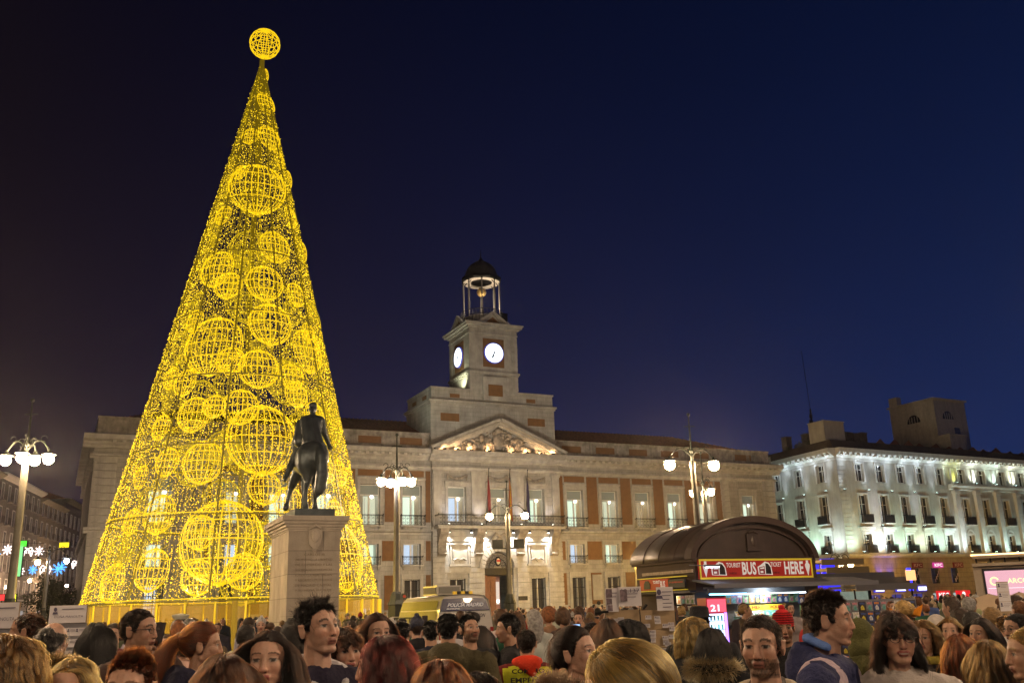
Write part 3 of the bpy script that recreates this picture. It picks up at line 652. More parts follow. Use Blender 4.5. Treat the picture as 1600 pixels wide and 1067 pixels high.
# ------------------------------------------------------------------ right-hand building
RO_ = np.array([37.63, 110.]); RA, RB = math.radians(28.5), math.radians(112)
RBD = thing('corner_building', 'pale four storey corner building lit by green and white uplights above shops', 'building', (RO_[0], RO_[1], 0), 0)
rstone = mat('pale_render', (.42, .41, .36), .85, var=.15, vscale=.7, bump=.2, bscale=10, stain=.25)
rstone2 = mat('lower_sandstone', (.34, .27, .19), .85, var=.2, vscale=1, bump=.3, bscale=9, joints=(1.4, .55, .02), stain=.2)
rtrim = mat('white_stone_trim', (.55, .55, .52), .8, var=.12, vscale=2, stain=.15)
dim_room = mat('dim_room', (.03, .03, .03), .8, emit=(.3, .33, .3), estr=.05)
def face(ang, name, L0, L1, xs, sec2=None, org=(0, 0)):
    """one street front; local x runs along it, -y is outwards; its own origin is the building corner"""
    P = RBD; rz = ang
    def bd(mb, nm, mats, smooth=False): return mb.build(nm, mats, P, (org[0], org[1], 0), rz, smooth)
    w = MB(); ops = []
    for x in xs:
        s2 = sec2 and x > sec2
        ops += [(x-.68, x+.68, 15.1 if not s2 else 15.5, 17.2), (x-.7, x+.7, 10.2, 13.5), (x-.62, x+.62, 6.75, 8.95)]
        ops += [(x-.75, x+.75, 3.15, 4.95)] if x > 9 and ang == RA else []
        ops += [(x-1.0, x+1.0, .0, 2.0)]
    wall(w, L0, L1, 6.5, 18.0, 0, [o for o in ops if o[2] > 6.5], .4, 0); wall(w, L0, L1, 0, 6.5, -.12, [o for o in ops if o[3] < 6.5], .5, 1)
    bd(w, 'wall', [rstone, rstone2])
    c = MB()
    profile(c, [(.1, 17.5), (-.15, 17.5), (-.2, 17.8), (-.6, 18.1), (-.95, 18.35), (-1.0, 18.85), (.4, 18.9)], L0-(0 if ang == RA else .3), L1)
    profile(c, [(.1, 6.2), (-.3, 6.25), (-.5, 6.4), (-.5, 6.6), (.1, 6.65)], L0, L1)
    bd(c, 'cornice', rtrim)
    if sec2:
        c = MB(); profile(c, [(.1, 14.5), (-.3, 14.6), (-.35, 14.85), (-.8, 15.05), (-.8, 15.25), (.1, 15.3)], sec2-.6, L1); bd(c, 'cornice', rtrim)
        for k in range(8):
            x = sec2+.35+k*4.05
            if x > L1: break
            c = MB(); c.box(x-.42, x+.42, -.4, .05, 6.7, 14.1); c.box(x-.55, x+.55, -.5, .05, 14.102, 14.5); c.box(x-.52, x+.52, -.48, .05, 6.66, 7.3)
            c.box(x-.3, x+.3, -.2, .05, 15.32, 17.3); bd(c, 'pilaster', rtrim)
    dm = MB(); dm.cbox((0, 0, 0), (.3, .4, .25)); dmm = dm.mesh('bracket', rtrim)
    k = L0+.4
    ca, sa = math.cos(ang), math.sin(ang)
    rot = lambda x, y: (org[0]+x*ca-y*sa, org[1]+x*sa+y*ca)
    while k < L1:
        a, b = rot(k, -.75); put('bracket', dmm, P, (a, b, 18.15), rz); k += .95
    sm_ = {}
    for x in xs:
        s2 = sec2 and x > sec2
        for kd, (hw, z0, z1) in enumerate(((.68, 15.1 if not s2 else 15.5, 17.2), (.7, 10.2, 13.5), (.62, 6.75, 8.95))):
            if (kd, s2) not in sm_:
                t = MB(); t.box(-hw-.22, -hw-.002, -.1, .1, z0, z1+.22); t.box(hw+.002, hw+.22, -.1, .1, z0, z1+.22); t.box(-hw, hw, -.1, .1, z1+.002, z1+.22)
                if z0 < 7 and not s2: t.box(-1.1, 1.1, -.38, .1, 9.45, 9.75); t.box(-.95, .95, -.2, .1, 9.2, 9.448)
                if z0 < 7 and s2: t.prism([(.75*math.cos(a), 8.9+.75*math.sin(a)) for a in np.linspace(0, PI, 12)]+[(-.62, 8.9), *[(.55*math.cos(a), 8.9+.55*math.sin(a)) for a in np.linspace(PI, 0, 12)]], -.1, -.02)
                sm_[(kd, s2)] = t.mesh('window_surround', rtrim)
            a, b = rot(x, 0); put('window_surround', sm_[(kd, s2)], P, (a, b, 0), rz)
    fm = {}
    for key, hw, h, lit in (('top', .68, 2.1, 0), ('mid', .7, 3.3, 0), ('bot', .62, 2.2, 1)):
        q = MB()
        for s in (-1, 1): q.box(s*hw-.04*(1+s), s*hw+.04*(1-s), .26, .34, 0, h)
        q.box(-hw, hw, .26, .34, h-.08, h); q.box(-hw, hw, .26, .34, 0, .1); q.box(-.045, .045, .24, .34, 0, h); q.box(-hw, hw, .25, .34, h*.66, h*.66+.06)
        q.box(-hw, hw, .32, .325, 0, h, 1)
        fm[key] = q.mesh('window', [frame_w, glassd])
    bl = MB(); bl.box(-.85, .85, -.6, 0, 0, .1, 1)
    for k in range(15): bl.box(-.83+k*.117, -.81+k*.117, -.58, -.56, .1, 1.05)
    bl.box(-.85, .85, -.6, -.56, 1.05, 1.1); bl.box(-.85, -.81, -.6, 0, 1.05, 1.1); bl.box(.81, .85, -.6, 0, 1.05, 1.1)
    bl.box(-.84, .84, -.575, -.57, .12, 1.0); blm = bl.mesh('balcony', [iron, rtrim])
    for i, x in enumerate(xs):
        s2 = sec2 and x > sec2
        for key, z in (('top', 15.1 if not s2 else 15.3), ('mid', 10.2), ('bot', 6.75)):
            a, b = rot(x, 0); put('window', fm[key], P, (a, b, z), rz)
            if key != 'top': put('balcony', blm, P, (a, b, z-.1 if key == 'mid' else z-.12), rz)
    return rot
xsA = [3.9, 7.45, 11.1, 14.6, 18.2, 22.4, 26.35, 30.4, 34.45, 38.5, 42.5]
rotA = face(RA, 'front', 0, 46, xsA, 20.2)
RBv = np.array([math.cos(RB), math.sin(RB)])*30
rotB_ = face(RB-PI, 'side', 0, 30.3, [30-x for x in (2.7, 6.9, 11.2, 15.5, 20, 24.5)], None, RBv)
rotB = lambda x, y: rotB_(30-x, y)
# the face to the side street runs away from the camera: turn it so that its outside looks left
q = MB()
for k in range(22):
    z = 6.8+k*.5; q.box(0.02, 1.5, -.07, .0, z, z+.44)
q.build('quoins', rstone, RBD, (0, 0, 0), RA)
# roof: dark mansard band, tiles, sheds
q = MB(); a0 = np.array([0, 0.]); da = np.array([math.cos(RA), math.sin(RA)]); db = np.array([math.cos(RB), math.sin(RB)])
def quadz(mb, p, q_, z0, z1, ins=(0, 0)):
    mb.add([(p[0], p[1], z0), (q_[0], q_[1], z0), (q_[0]+ins[0], q_[1]+ins[1], z1), (p[0]+ins[0], p[1]+ins[1], z1)], [(0, 1, 2, 3)])
n1 = np.array([-math.sin(RA), math.cos(RA)]); i1 = n1*.5
pa, pb, pc = db*30, a0, da*46; off = n1*.1
quadz(q, pb, pc, 18.9, 20.0, (i1[0]+.1, i1[1])); quadz(q, pa, pb, 18.9, 20.0, (i1[0]+.1, i1[1]))
q.add([(pa[0], pa[1], 20), (pb[0]+i1[0]+.1, pb[1]+i1[1], 20), (pc[0]+i1[0]+.1, pc[1]+i1[1], 20), (pc[0]+n1[0]*30, pc[1]+n1[1]*30, 20)], [(0, 1, 2, 3)])
q.build('roof', mat('dark_roof_zinc', (.06, .05, .045), .7, var=.3, vscale=2), RBD)
R_ = random.Random(5)
q = MB()
for k in range(14):
    b = da*(12+k*2.6)+n1*3; q.add([(b[0]-1.4, b[1], 20), (b[0]+1.4, b[1]+.8, 20), (b[0]+R_.uniform(-.3, .3), b[1]+.4, 20.9+R_.uniform(0, .5)), (b[0], b[1]+4, 20.6)], [(0, 1, 2), (1, 3, 2), (0, 2, 3)])
q.build('roof_tiles', rooft, RBD)
# sheds, chimneys and air units on the roof
for (u, v, w_, d_, h_, nm) in ((2.0, 2.5, 3.4, 2.5, 2.4, 'roof_shed'), (-2.5, 4, 1.0, .9, 1.6, 'chimney'), (-4.5, 6, .9, .9, 1.9, 'chimney'), (-1.2, 3, .8, .8, 2.0, 'chimney'), (6, 3, 1.0, .8, 1.5, 'air_unit'), (7.3, 3, 1.0, .8, 1.4, 'air_unit'), (8.6, 3, 1.0, .8, 1.6, 'air_unit'), (4.6, 3.4, .9, .7, 1.3, 'air_unit')):
    b = (da*u+n1*v if u > 0 else db*(-u*2)+da*1.6+n1*1.0); q = MB(); q.box(-w_/2, w_/2, -d_/2, d_/2, 20.0, 20+h_); q.box(-w_/2-.08, w_/2+.08, -d_/2-.08, d_/2+.08, 20+h_+.002, 20.12+h_)
    if nm == 'air_unit':
        for k in range(5): q.box(-w_/2+.1+k*.17, -w_/2+.16+k*.17, -d_/2-.03, -d_/2, 20.2, 19.9+h_)
    q.build(nm, rstone if nm == 'roof_shed' else mat('roof_clutter', (.09, .08, .075), .8, var=.3), RBD, (b[0], b[1], 0), RA)
for k in range(26):      # potted shrubs along the terrace edge
    q = MB(); u = R_.uniform(.5, 11); b = db*u+np.array([.9, .6]); s = R_.uniform(.35, .7)
    for j in range(30):
        p = np.array([R_.gauss(0, .4), R_.gauss(0, .4), abs(R_.gauss(.3, .4))])*s; q.add([p, p+[.14, .05, .1], p+[.0, .14, .18]], [(0, 1, 2)])
    if k < 12: q.build('terrace_shrub', mat('dark_leaves', (.04, .05, .025), .9), RBD, (b[0], b[1], 20+R_.uniform(0, .3)))
q = MB(); b = db*4.2+da*1.0; zt = 24.2
q.tube([(b[0], b[1], 20), (b[0], b[1], 23.0)], .22, 6); q.tube([(b[0], b[1], 23), (b[0], b[1], 24.5)], .12, 6); q.tube([(b[0], b[1], 24.5), (b[0]-.25, b[1], 32)], .035, 4)
for k in range(4): q.cbox((b[0]+R_.uniform(-.3, .3), b[1], 21.5+k*.7), (.35, .2, .5))
q.build('antenna_mast', iron, RBD)
# roof pavilion
pv = at(1457, 621, 128.); rel = (pv[0]-RO_[0], pv[1]-RO_[1]); zp = pv[2]
q = MB(); q.box(0, 6.6, 0, 7.5, 19.8, zp-.25); q.box(-.25, 6.85, -.25, 7.75, zp-.25+.002, zp); q.box(-.6, 2.6, -2.2, 0, 19.8, 22.6); q.box(-.8, 2.8, -2.4, 0, 22.602, 22.8); q.box(-.02, .9, 6.0, 7.4, zp, zp+1.3)
q.box(3.6, 4.7, -.04, .02, 21.8, 24.3, 1)
q.prism([(2.6+1.1*math.cos(a), zp-2.9+1.15*math.sin(a)) for a in np.linspace(0, PI, 12)], -.05, .02, 1)
for k in range(4): q.box(1.9+k*.45, 1.96+k*.45, -.1, -.05, zp-2.9, zp-2.0)
q.prism([(3.6+1.1*math.cos(a), zp-3.0+1.15*math.sin(a)) for a in np.linspace(0, PI, 12)], -.05, .02, 1, 'x')
for k in range(4): q.box(-.1, -.05, 2.9+k*.45, 2.96+k*.45, zp-3.0, zp-2.1)
q.build('roof_pavilion', [mat('pavilion_render', (.52, .50, .42), .85, var=.15, stain=.3), glassd], RBD, (rel[0], rel[1], 0), RA)
# uplights
cols = [(.55, 1, .85), (.7, .95, 1), (.5, 1, .8), (.75, 1, .72)]
up_m = emis('uplight_lens', (.75, 1, .95), 18)
def upl(rot, x, z, pw, col, tz, dy=-1.9, spot=120, bl=1.):
    a, b = rot(x, dy); o = None
    q = MB(); q.cbox((0, 0, .06), (.3, .2, .12)); q.box(-.12, .12, -.07, .07, .122, .13, 1); o = q.build('uplight', [iron, up_m], RBD, (a, b, z))
    c, d = rot(x, .0); lamp('uplight_beam', 'SPOT', RBD, (a, b, z+.16), pw*3.6, tuple(.2+.8*c for c in col) if tz < 12 else col, .35, (c, d, tz), spot, bl)
gaps = [2.2]+[(xsA[i]+xsA[i+1])/2 for i in range(4)]
for i, x in enumerate([.9]+gaps[0:0]+[5.7, 9.3, 12.85, 16.4, 19.6]):
    upl(rotA, x, 6.66, 520 if i == 1 else 300, cols[i % 4] if i != 1 else (.8, .97, 1), 9.6)
for i, x in enumerate((24.3, 28.4, 32.4, 36.5, 40.5)): upl(rotA, x, 6.66, 120, (.6, 1, .9), 9.2)
for i, x in enumerate((20.6, 24.4, 28.4, 32.4, 36.5, 40.5)): upl(rotA, x, 15.32, 150 if i else 70, [(.8, .85, .1), (.95, 1, .9), (.75, 1, .9), (1, 1, .8), (.9, 1, .8), (1, 1, .8)][i], 17.0, -.6, 95)
for i, x in enumerate((1.0, 4.8, 9.1, 13.3)): upl(rotB, x, 6.66, 300, cols[(i+1) % 4], 9.6)
for x in (5.7, 12.85): upl(rotA, x, 9.8, 240, (.7, .8, 1), 14, -.9, 40)
# cornice wash: slim fittings hung just under the eaves
for rr_, xs_ in ((rotA, np.arange(1, 46, 2.6)), (rotB, np.arange(1, 28, 2.6))):
    for x in xs_: a, b = rr_(x, -.7); c, d = rr_(x, -.2); lamp('eaves_light', 'POINT', RBD, (a, b, 17.25), 26, (.75, .86, 1) if x < 19 else (.85, 1, .8), .04)
for x in (.5, 4.5, 8.5, 12.5, 16.5): upl(rotA, x, 13.9, 80, (.72, .82, 1), 18.0, -.55, 60)
for x in (1.5, 5.5, 9.5, 13.5): upl(rotB, x, 13.9, 80, (.72, .82, 1), 18.0, -.55, 60)
# shop signs and openings at street level
red = mat('sign_red', (.5, .01, .015), .5, emit=(.9, .02, .03), estr=.7)
dred = mat('sign_dark_red', (.16, .012, .014), .5)
wht = emis('sign_white', (1, .93, .93), 1.3); mgw = emis('sign_magenta_white', (1, .6, .9), 1.6)
shop = emis('shop_light', (.45, .62, .62), .8); blsign = emis('sign_bluewhite', (.82, .82, 1), 2.2); blm_ = emis('sign_blue_glow', (.05, .05, 1), .9)
dwhite = mat('dull_white_print', (.5, .35, .35), .6)
def on(rot, ang, x, y, z): a, b = rot(x, y); return (a, b, z)
def sign(x, z, w_, h_, m1, txt, m2, th=.16, nm='shop_sign', y=-.3, tw=.8, hh=.6):
    q = MB(); q.cbox((0, 0, 0), (w_, th, h_)); o = q.build(nm, m1, RBD, on(rotA, RA, x, y, z), RA)
    if txt: text_mesh('lettering', txt, h_*hh, m2, o, (0, -th/2-.01, 0), (PI/2, 0, 0), w_*tw, bold=.02)
    return o
for i, x in enumerate((11.35, 15.0, 18.7)):
    q = MB(); q.box(-.75, .75, .2, .28, 3.15, 4.95); q.box(-.04, .04, .12, .2, 3.15, 4.95, 1); q.box(-.75, .75, .12, .2, 3.9, 4.0, 1)
    for k in range(4): q.box(-.5+k*.25, -.38+k*.25, .1, .12, 3.3+k*.3, 3.7+k*.3, 2)
    q.build('window', [glassd, iron, dwhite], RBD, on(rotA, RA, x, -.12, 0), RA)
    sign(x, 5.28, 1.75, .62, dred if i != 1 else emis('sign_pink', (.8, .05, .35), .8), 'KFC', dwhite if i != 1 else wht)
for x, w_ in ((4.25, 1.6), (7.85, 1.6), (11.5, 1.6)): sign(x, 2.6, w_, .62, blm_, None, None); sign(x, 2.6, w_*.8, .42, blsign, None, None, y=-.42)
sign(15.2, 1.7, 2.3, 1.15, red, 'KFC', wht); o = sign(18.8, 1.72, 2.5, 1.05, red, None, None)
q = MB(); q.sphere((0, -.1, .1), .3, 12, 8, 0, (1, .2, 1)); q.sphere((0, -.1, -.35), .45, 12, 6, 0, (1, .2, .5)); q.build('emblem', wht, o)
for x in xsA:
    q = MB(); q.box(-1.0, 1.0, .35, .4, 0, 2.0, 0); q.box(-.05, .05, .28, .35, 0, 2.0, 1); q.box(-1, 1, .28, .35, 1.55, 1.62, 1); q.build('shop_front', [shop if 14 < x < 20 else (emis('shop_blue', (.06, .07, .5), .45) if x < 13 else glassd), iron], RBD, on(rotA, RA, x, -.12, 0), RA)
for x in (4.8, 6.5): # blue neon washing the wall
    a = on(rotA, RA, x, -.9, 4.2); lamp('blue_neon_wash', 'SPOT', RBD, a, 150, (.06, .05, 1), .1, on(rotA, RA, x+.3, 0, 5.6), 100, .9)
# ------------------------------------------------------------------ dim street on the left
sdir = np.array([-.24, .971]); sdir /= np.linalg.norm(sdir); sang = math.atan2(sdir[1], sdir[0])
def spt(Y): return np.array([-39.4-.247*Y, Y])
dimst = [mat('street_facade_rose', (.23, .19, .17), .9, var=.2, stain=.25), mat('street_facade_grey', (.21, .2, .19), .9, var=.2, stain=.25), mat('street_facade_buff', (.25, .22, .17), .9, var=.2, stain=.25)]
labs = ['dim corner apartment block with long eaves at the left edge behind the tall lamp', 'narrower dim apartment block second along the side street with white bay windows', 'dim tall apartment block further down the side street beyond the garlands', 'lower dark house far down the side street next to the clock building', 'last dark house visible at the end of the side street']
Ys = [104, 128, 151, 168, 182, 196]; hts = [21.5, 21.8, 21.0, 23.0, 21.0]
q0 = MB(); q0.box(-.5, .5, -.03, .06, 0, 2.2, 0); q0.box(-.62, -.5, -.06, .06, -.05, 2.3, 1); q0.box(.5, .62, -.06, .06, -.05, 2.3, 1); q0.box(-.62, .62, -.06, .06, 2.2, 2.35, 1); q0.box(-.03, .03, -.05, 0, 0, 2.2, 1); wq = q0.mesh('window', [glassd, frame_w])
q0 = MB(); q0.box(-.8, .8, -.5, 0, -.12, 0, 1)
for k in range(9): q0.box(-.78+k*.195, -.76+k*.195, -.49, -.47, 0, .9)
q0.box(-.8, .8, -.5, -.46, .9, .95); bq = q0.mesh('balcony', [iron, dimst[1]])
for i in range(5):
    p0, p1 = spt(Ys[i]), spt(Ys[i+1]-.15); L = np.linalg.norm(p1-p0)
    B = thing('apartment_building', labs[i], 'building', (p0[0], p0[1], 0), sang, 'apartment blocks along the side street')
    H_ = hts[i]; m = MB(); m.box(0, L, 0, 12, 0, H_); m.build('wall', dimst[i % 3], B)
    m = MB(); profile(m, [(.1, H_-.6), (-.3, H_-.5), (-.9, H_-.1), (-.9, H_+.1), (.2, H_+.15)], 0, L); profile(m, [(.1, 5.0), (-.25, 5.0), (-.25, 5.2), (.1, 5.25)], 0, L); m.build('cornice', rtrim if i == 1 else dimst[2], B)
    m = MB(); m.add([(0, .2, H_+.15), (L, .2, H_+.15), (L, 6, H_+2.2), (0, 6, H_+2.2), (0, 12, H_), (L, 12, H_)], [(0, 1, 2, 3), (3, 2, 5, 4), (0, 3, 4), (1, 5, 2)]); m.build('roof', rooft, B)
    nx = int(L/3.0)
    for ix in range(nx):
        for iz in range(5):
            x = (ix+.5)*L/nx; z = 5.6+iz*3.2
            if z+2.5 < H_: put('window', wq, B, (x, 0, z)); (put('balcony', bq, B, (x, 0, z)) if (iz+i) % 4 != 3 else None)
        m = MB(); x = (ix+.5)*L/nx; m.box(x-1, x+1, -.04, 0, .3, 3.6); m.build('shop_front', emis('shop_dim_warm', (.5, .38, .2), .25) if (ix+i) % 3 else emis('shop_dim_white', (.6, .65, .7), .45), B)
# lit signs in the side street
def far_sign(px_, py_, w_, h_, Y, m, lab, nm='neon_sign'):
    p = at(px_, py_, Y); t = thing(nm, lab, 'sign', (p[0], p[1], p[2]-h_/2), 0)
    q = MB(); q.box(-w_/2, w_/2, 0, .2, 0, h_); q.build('panel', m, t); q = MB(); q.box(-w_/2-.06, w_/2+.06, .05, .26, -.06, h_+.06); q.box(-.05, .05, .1, .16, -.5, 0); q.build('housing', iron, t); return t
gn = emis('neon_green', (.1, 1, .05), 1.2); yn = emis('neon_yellowgreen', (.8, 1, .02), 1.5); wy = emis('neon_yellow', (1, .8, .02), 1.5)
far_sign(28, 875, .75, 3.2, 98, emis('neon_green_white', (.3, 1, .35), 1.1), 'tall upright green lit sign beside the left tall lamp pole'); far_sign(33, 849, 1.1, .55, 98, gn, 'small green lit sign above the upright green sign')
far_sign(100, 851, 1.0, .5, 100, wy, 'small yellow lit sign over the side street'); far_sign(19, 934, .7, .7, 98, yn, 'small square yellow green lit sign low by the lamp pole')
far_sign(-2+4, 933, .6, .6, 98, emis('neon_red', (1, .05, .05), 1.2), 'small round red lit sign at the left edge')
# garlands of street lights
gw = emis('garland_white', (1, .82, .78), 2.6, True); gb = emis('garland_blue', (.08, .38, 1), 2.2, True)
def garland(px0, px1, py_, Y, lab, seed):
    R = random.Random(seed); a, b = at(px0, py_, Y), at(px1, py_, Y); t = thing('light_garland', lab, 'garland', tuple(a-np.array([0, 0, .6])), 0, 'christmas light garlands over the side street'); a0 = a-np.array([0, 0, .6])
    L = b[0]-a[0]; q = MB(); q.tube([(0, 0, .6), (L/2, 0, .45), (L, 0, .6+b[2]-a[2])], .03, 4); q.tube([(0, 0, 1.6), (L, 0, 1.5)], .02, 4); q.build('wire', iron, t)
    n = max(2, int(L/1.35))
    for k in range(n):
        x = (k+.5)*L/n; z = .55+R.uniform(-.25, .35); q = MB()
        if (k+seed) % 3 != 0:
            r_ = R.uniform(.45, .75)
            for j in range(4):
                an = j*PI/4; c_, s_ = math.cos(an)*r_, math.sin(an)*r_; q.tube([(x-c_, 0, z-s_), (x+c_, 0, z+s_)], .055, 4)
            for j in range(8): an = j*PI/4; q.sphere((x+math.cos(an)*r_*.7, 0, z+math.sin(an)*r_*.7), .09, 5, 4)
            q.build('star', gb if (k+seed) % 2 else gw, t)
        else:
            for s in (-1, 1): q.tube([(x+s*(.1+.35*u), 0, z+.35*math.sin(u*5)) for u in np.linspace(0, 1.6, 12)], .06, 4)
            q.tube([(x+.5*math.cos(u), 0, z+.42+.22*math.sin(u*2)) for u in np.linspace(0, 6.28, 14)], .05, 4)
            q.build('scroll', gw, t)
for Y_ in (112, 132, 155):  # lamps added to brighten the side street's dark walls
    pt = spt(Y_)+np.array([4.5, 0]); t_ = thing('street_lamp', 'added fill lamp %s along the dim side street' % {112: 'nearest', 132: 'midway', 155: 'furthest'}[Y_], 'street lamp', (pt[0], Y_, 0)); q = MB(); q.tube([(0, 0, 0), (0, 0, 7.2)], .07, 6); q.build('pole', iron, t_); q = MB(); q.sphere((0, 0, 7.4), .22, 10, 7); q.build('globe', emis('side_street_fill_globe', (1, .62, .36), 1600), t_)
garland(-20, 22, 862, 96, 'blue star light garland at the left edge over the side street', 1)
garland(34, 70, 862, 108, 'white scroll light garland above the others in the side street', 3)
garland(22, 100, 890, 104, 'long white and blue star garland low over the side street', 4)
garland(84, 131, 887, 118, 'white and blue garland nearest the corner of the clock building', 5)
# dark street tree
def small_tree(px_, Y, h, lab, seed):
    R = np.random.RandomState(seed); x = gx(px_, 930, Y); t = thing('street_tree', lab, 'tree', (x, Y, 0)); q = MB()
    q.tube([(0, 0, 0), (.05, 0, h*.3), (-.05, .1, h*.55), (0, 0, h*.85)], [.16, .13, .09, .04], 7)
    for k in range(7): a = k*.9; q.tube([(0, 0, h*(.35+.06*k)), (math.cos(a)*h*.14, math.sin(a)*h*.14, h*(.5+.05*k)), (math.cos(a)*h*.24, math.sin(a)*h*.24, h*(.58+.05*k))], [.05, .035, .015], 4)
    q.build('trunk', mat('bark', (.06, .05, .04), .9, var=.3), t)
    n = 2600; c = R.normal(size=(14, 3))*np.array([.17, .17, .13])*h+[0, 0, h*.68]; p = c[R.randint(0, 14, n)]+R.normal(size=(n, 3))*h*.055
    d1 = R.normal(size=(n, 3))*.09; d2 = R.normal(size=(n, 3))*.09
    vs = np.stack([p, p+d1, p+d1+d2, p+d2], 1).reshape(-1, 3); me = bpy.data.meshes.new('crown'); me.from_pydata(vs.tolist(), [], (np.arange(n*4).reshape(-1, 4)).tolist()); me.materials.append(mat('dark_leaves', (.04, .05, .025), .9)); put('crown', me, t)
small_tree(78, 84, 5.6, 'dark leafy street tree below the garlands at the left', 2); small_tree(108, 92, 6.0, 'dark leafy street tree between the garlands and the clock building', 3)
# ------------------------------------------------------------------ christmas tree of lights
TC = np.array([-15.35, 52.0]); TR, TZ0, TZ1 = 7.65, 2.55, 35.75
CT = thing('christmas_tree', 'towering cone of golden lights and wire baubles topped by a wire ball', 'christmas tree', (TC[0], TC[1], 0))
gold = emis('gold_led_wire', (1, .62, .006), 1.15, True); led = emis('gold_led', (1, .64, .015), 2.8, True); gold2 = emis('gold_led_wire_far', (1, .66, .008), .55, True)
fr_m = mat('tree_frame_steel_glow', (.05, .045, .02), .6, emit=(1, .64, .01), estr=.12, nosample=True)  # steel given faint emission in place of light from the LEDs
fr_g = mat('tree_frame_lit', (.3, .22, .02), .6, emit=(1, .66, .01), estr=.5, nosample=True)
def crad(z): return TR*(TZ1-z)/(TZ1-TZ0)
q = MB(); zs = [TZ0, 6.6, 10.2, 14.0, 17.8, 21.6, 25.2, 28.6, 31.6, 34]
for z in zs: q.tube([(crad(z)*math.cos(a), crad(z)*math.sin(a), z) for a in np.linspace(0, 2*PI, 48, endpoint=False)], .042 if z < 20 else .035, 5, 0, closed=True)
for k in range(12): a = 2*PI*k/12+.13; q.tube([(crad(z)*math.cos(a), crad(z)*math.sin(a), z) for z in (TZ0, 12, 24, TZ1)], .05, 4)
q.tube([(0, 0, 0), (0, 0, TZ1)], .16, 6)
q.build('frame', fr_m, CT)
q = MB()
for z in (TZ0, 6.6): q.tube([((crad(z)+.02)*math.cos(a), (crad(z)+.02)*math.sin(a), z+.1) for a in np.linspace(0, 2*PI, 48, endpoint=False)], .028, 5, 0, closed=True)
q.build('lit_ring', gold, CT)
# light strings: thousands of LED points
R_ = np.random.RandomState(11)
def leds(n, r=.03, name='string_lights', zlo=TZ0, rin=1.0, m=led):
    u = R_.rand(n); z = zlo+(TZ1-zlo)*(1-np.sqrt(u)); a = R_.rand(n)*2*PI
    # strings hang in near-vertical runs
    ns = 150; a = (np.round(a/(2*PI)*ns)+R_.normal(0, .16, n))*2*PI/ns
    rr = crad(z)*rin+R_.normal(0, .03, n); c = np.stack([rr*np.cos(a), rr*np.sin(a), z], 1)
    o = np.array([(1, 0, 0), (0, 1, 0), (-1, 0, 0), (0, -1, 0), (0, 0, 1), (0, 0, -1)])*r
    vs = (c[:, None, :]+o[None]*(.7+.6*R_.rand(n))[:, None, None]).reshape(-1, 3)
    f = np.array([(0, 1, 4), (1, 2, 4), (2, 3, 4), (3, 0, 4), (1, 0, 5), (2, 1, 5), (3, 2, 5), (0, 3, 5)]); fs = (np.arange(n)[:, None, None]*6+f[None]).reshape(-1, 3)
    me = bpy.data.meshes.new(name); me.vertices.add(len(vs)); me.vertices.foreach_set('co', vs.ravel()); me.loops.add(len(fs)*3); me.loops.foreach_set('vertex_index', fs.ravel().astype('i'))
    me.polygons.add(len(fs)); me.polygons.foreach_set('loop_start', np.arange(0, len(fs)*3, 3)); me.polygons.foreach_set('loop_total', np.full(len(fs), 3)); me.materials.append(m); me.update(); me.validate()
    return tag(put(name, me, CT), kind='stuff')
leds(30000, .022); leds(12000, .020, 'inner_lights', rin=.93, m=emis('gold_led_dim', (1, .62, .015), 1.4, True))
q = MB()      # cables of the strings
for k in range(75):
    a = 2*PI*k/75; q.tube([(crad(z)*math.cos(a)*.998, crad(z)*math.sin(a)*.998, z) for z in (TZ0, TZ1-.5)], .013, 3, 0, cap=False)
tag(q.build('cables', mat('cable_glow', (.04, .035, .01), .7, emit=(1, .68, .01), estr=.15, nosample=True), CT), kind='stuff')  # cable emission stands in for the glow of the strings
# baubles
def bauble_mesh(nm, nmer, npar, r, m, full=False):
    """wire dome: meridians from pole to pole over the outward half, a few hoops, a knot of wire at each pole"""
    q = MB(); N = 18
    for k in range(nmer):
        a = 2*PI*k/nmer if full else -PI/2+PI*k/(nmer-1); q.tube([(math.cos(t)*math.cos(a), math.cos(t)*math.sin(a), math.sin(t)) for t in np.linspace(-1.45, 1.45, N)], r, 4, 0, cap=False)
    for j in range(npar):
        t = -.95+1.9*j/(npar-1); A = np.linspace(0, 2*PI, 28, endpoint=False) if full else np.linspace(-PI/2, PI/2, 16)
        q.tube([(math.cos(t)*math.cos(a), math.cos(t)*math.sin(a), math.sin(t)) for a in A], r, 4, 0, closed=full)
    for s in (-1, 1): q.tube([(.13*math.cos(a), .13*math.sin(a), s*.99) for a in np.linspace(0, 2*PI, 12, endpoint=False)], r*2.0, 4, closed=True); q.tube([(0, 0, s*.96), (0, 0, s*1.06)], r*2.4, 5)
    return q.mesh(nm, m, True)
bm_big, bm_med, bm_sm = bauble_mesh('bauble', 15, 5, .0165, gold), bauble_mesh('bauble', 12, 5, .026, gold), bauble_mesh('bauble', 10, 5, .038, gold)
bm_in = bauble_mesh('bauble', 13, 5, .02, gold2)
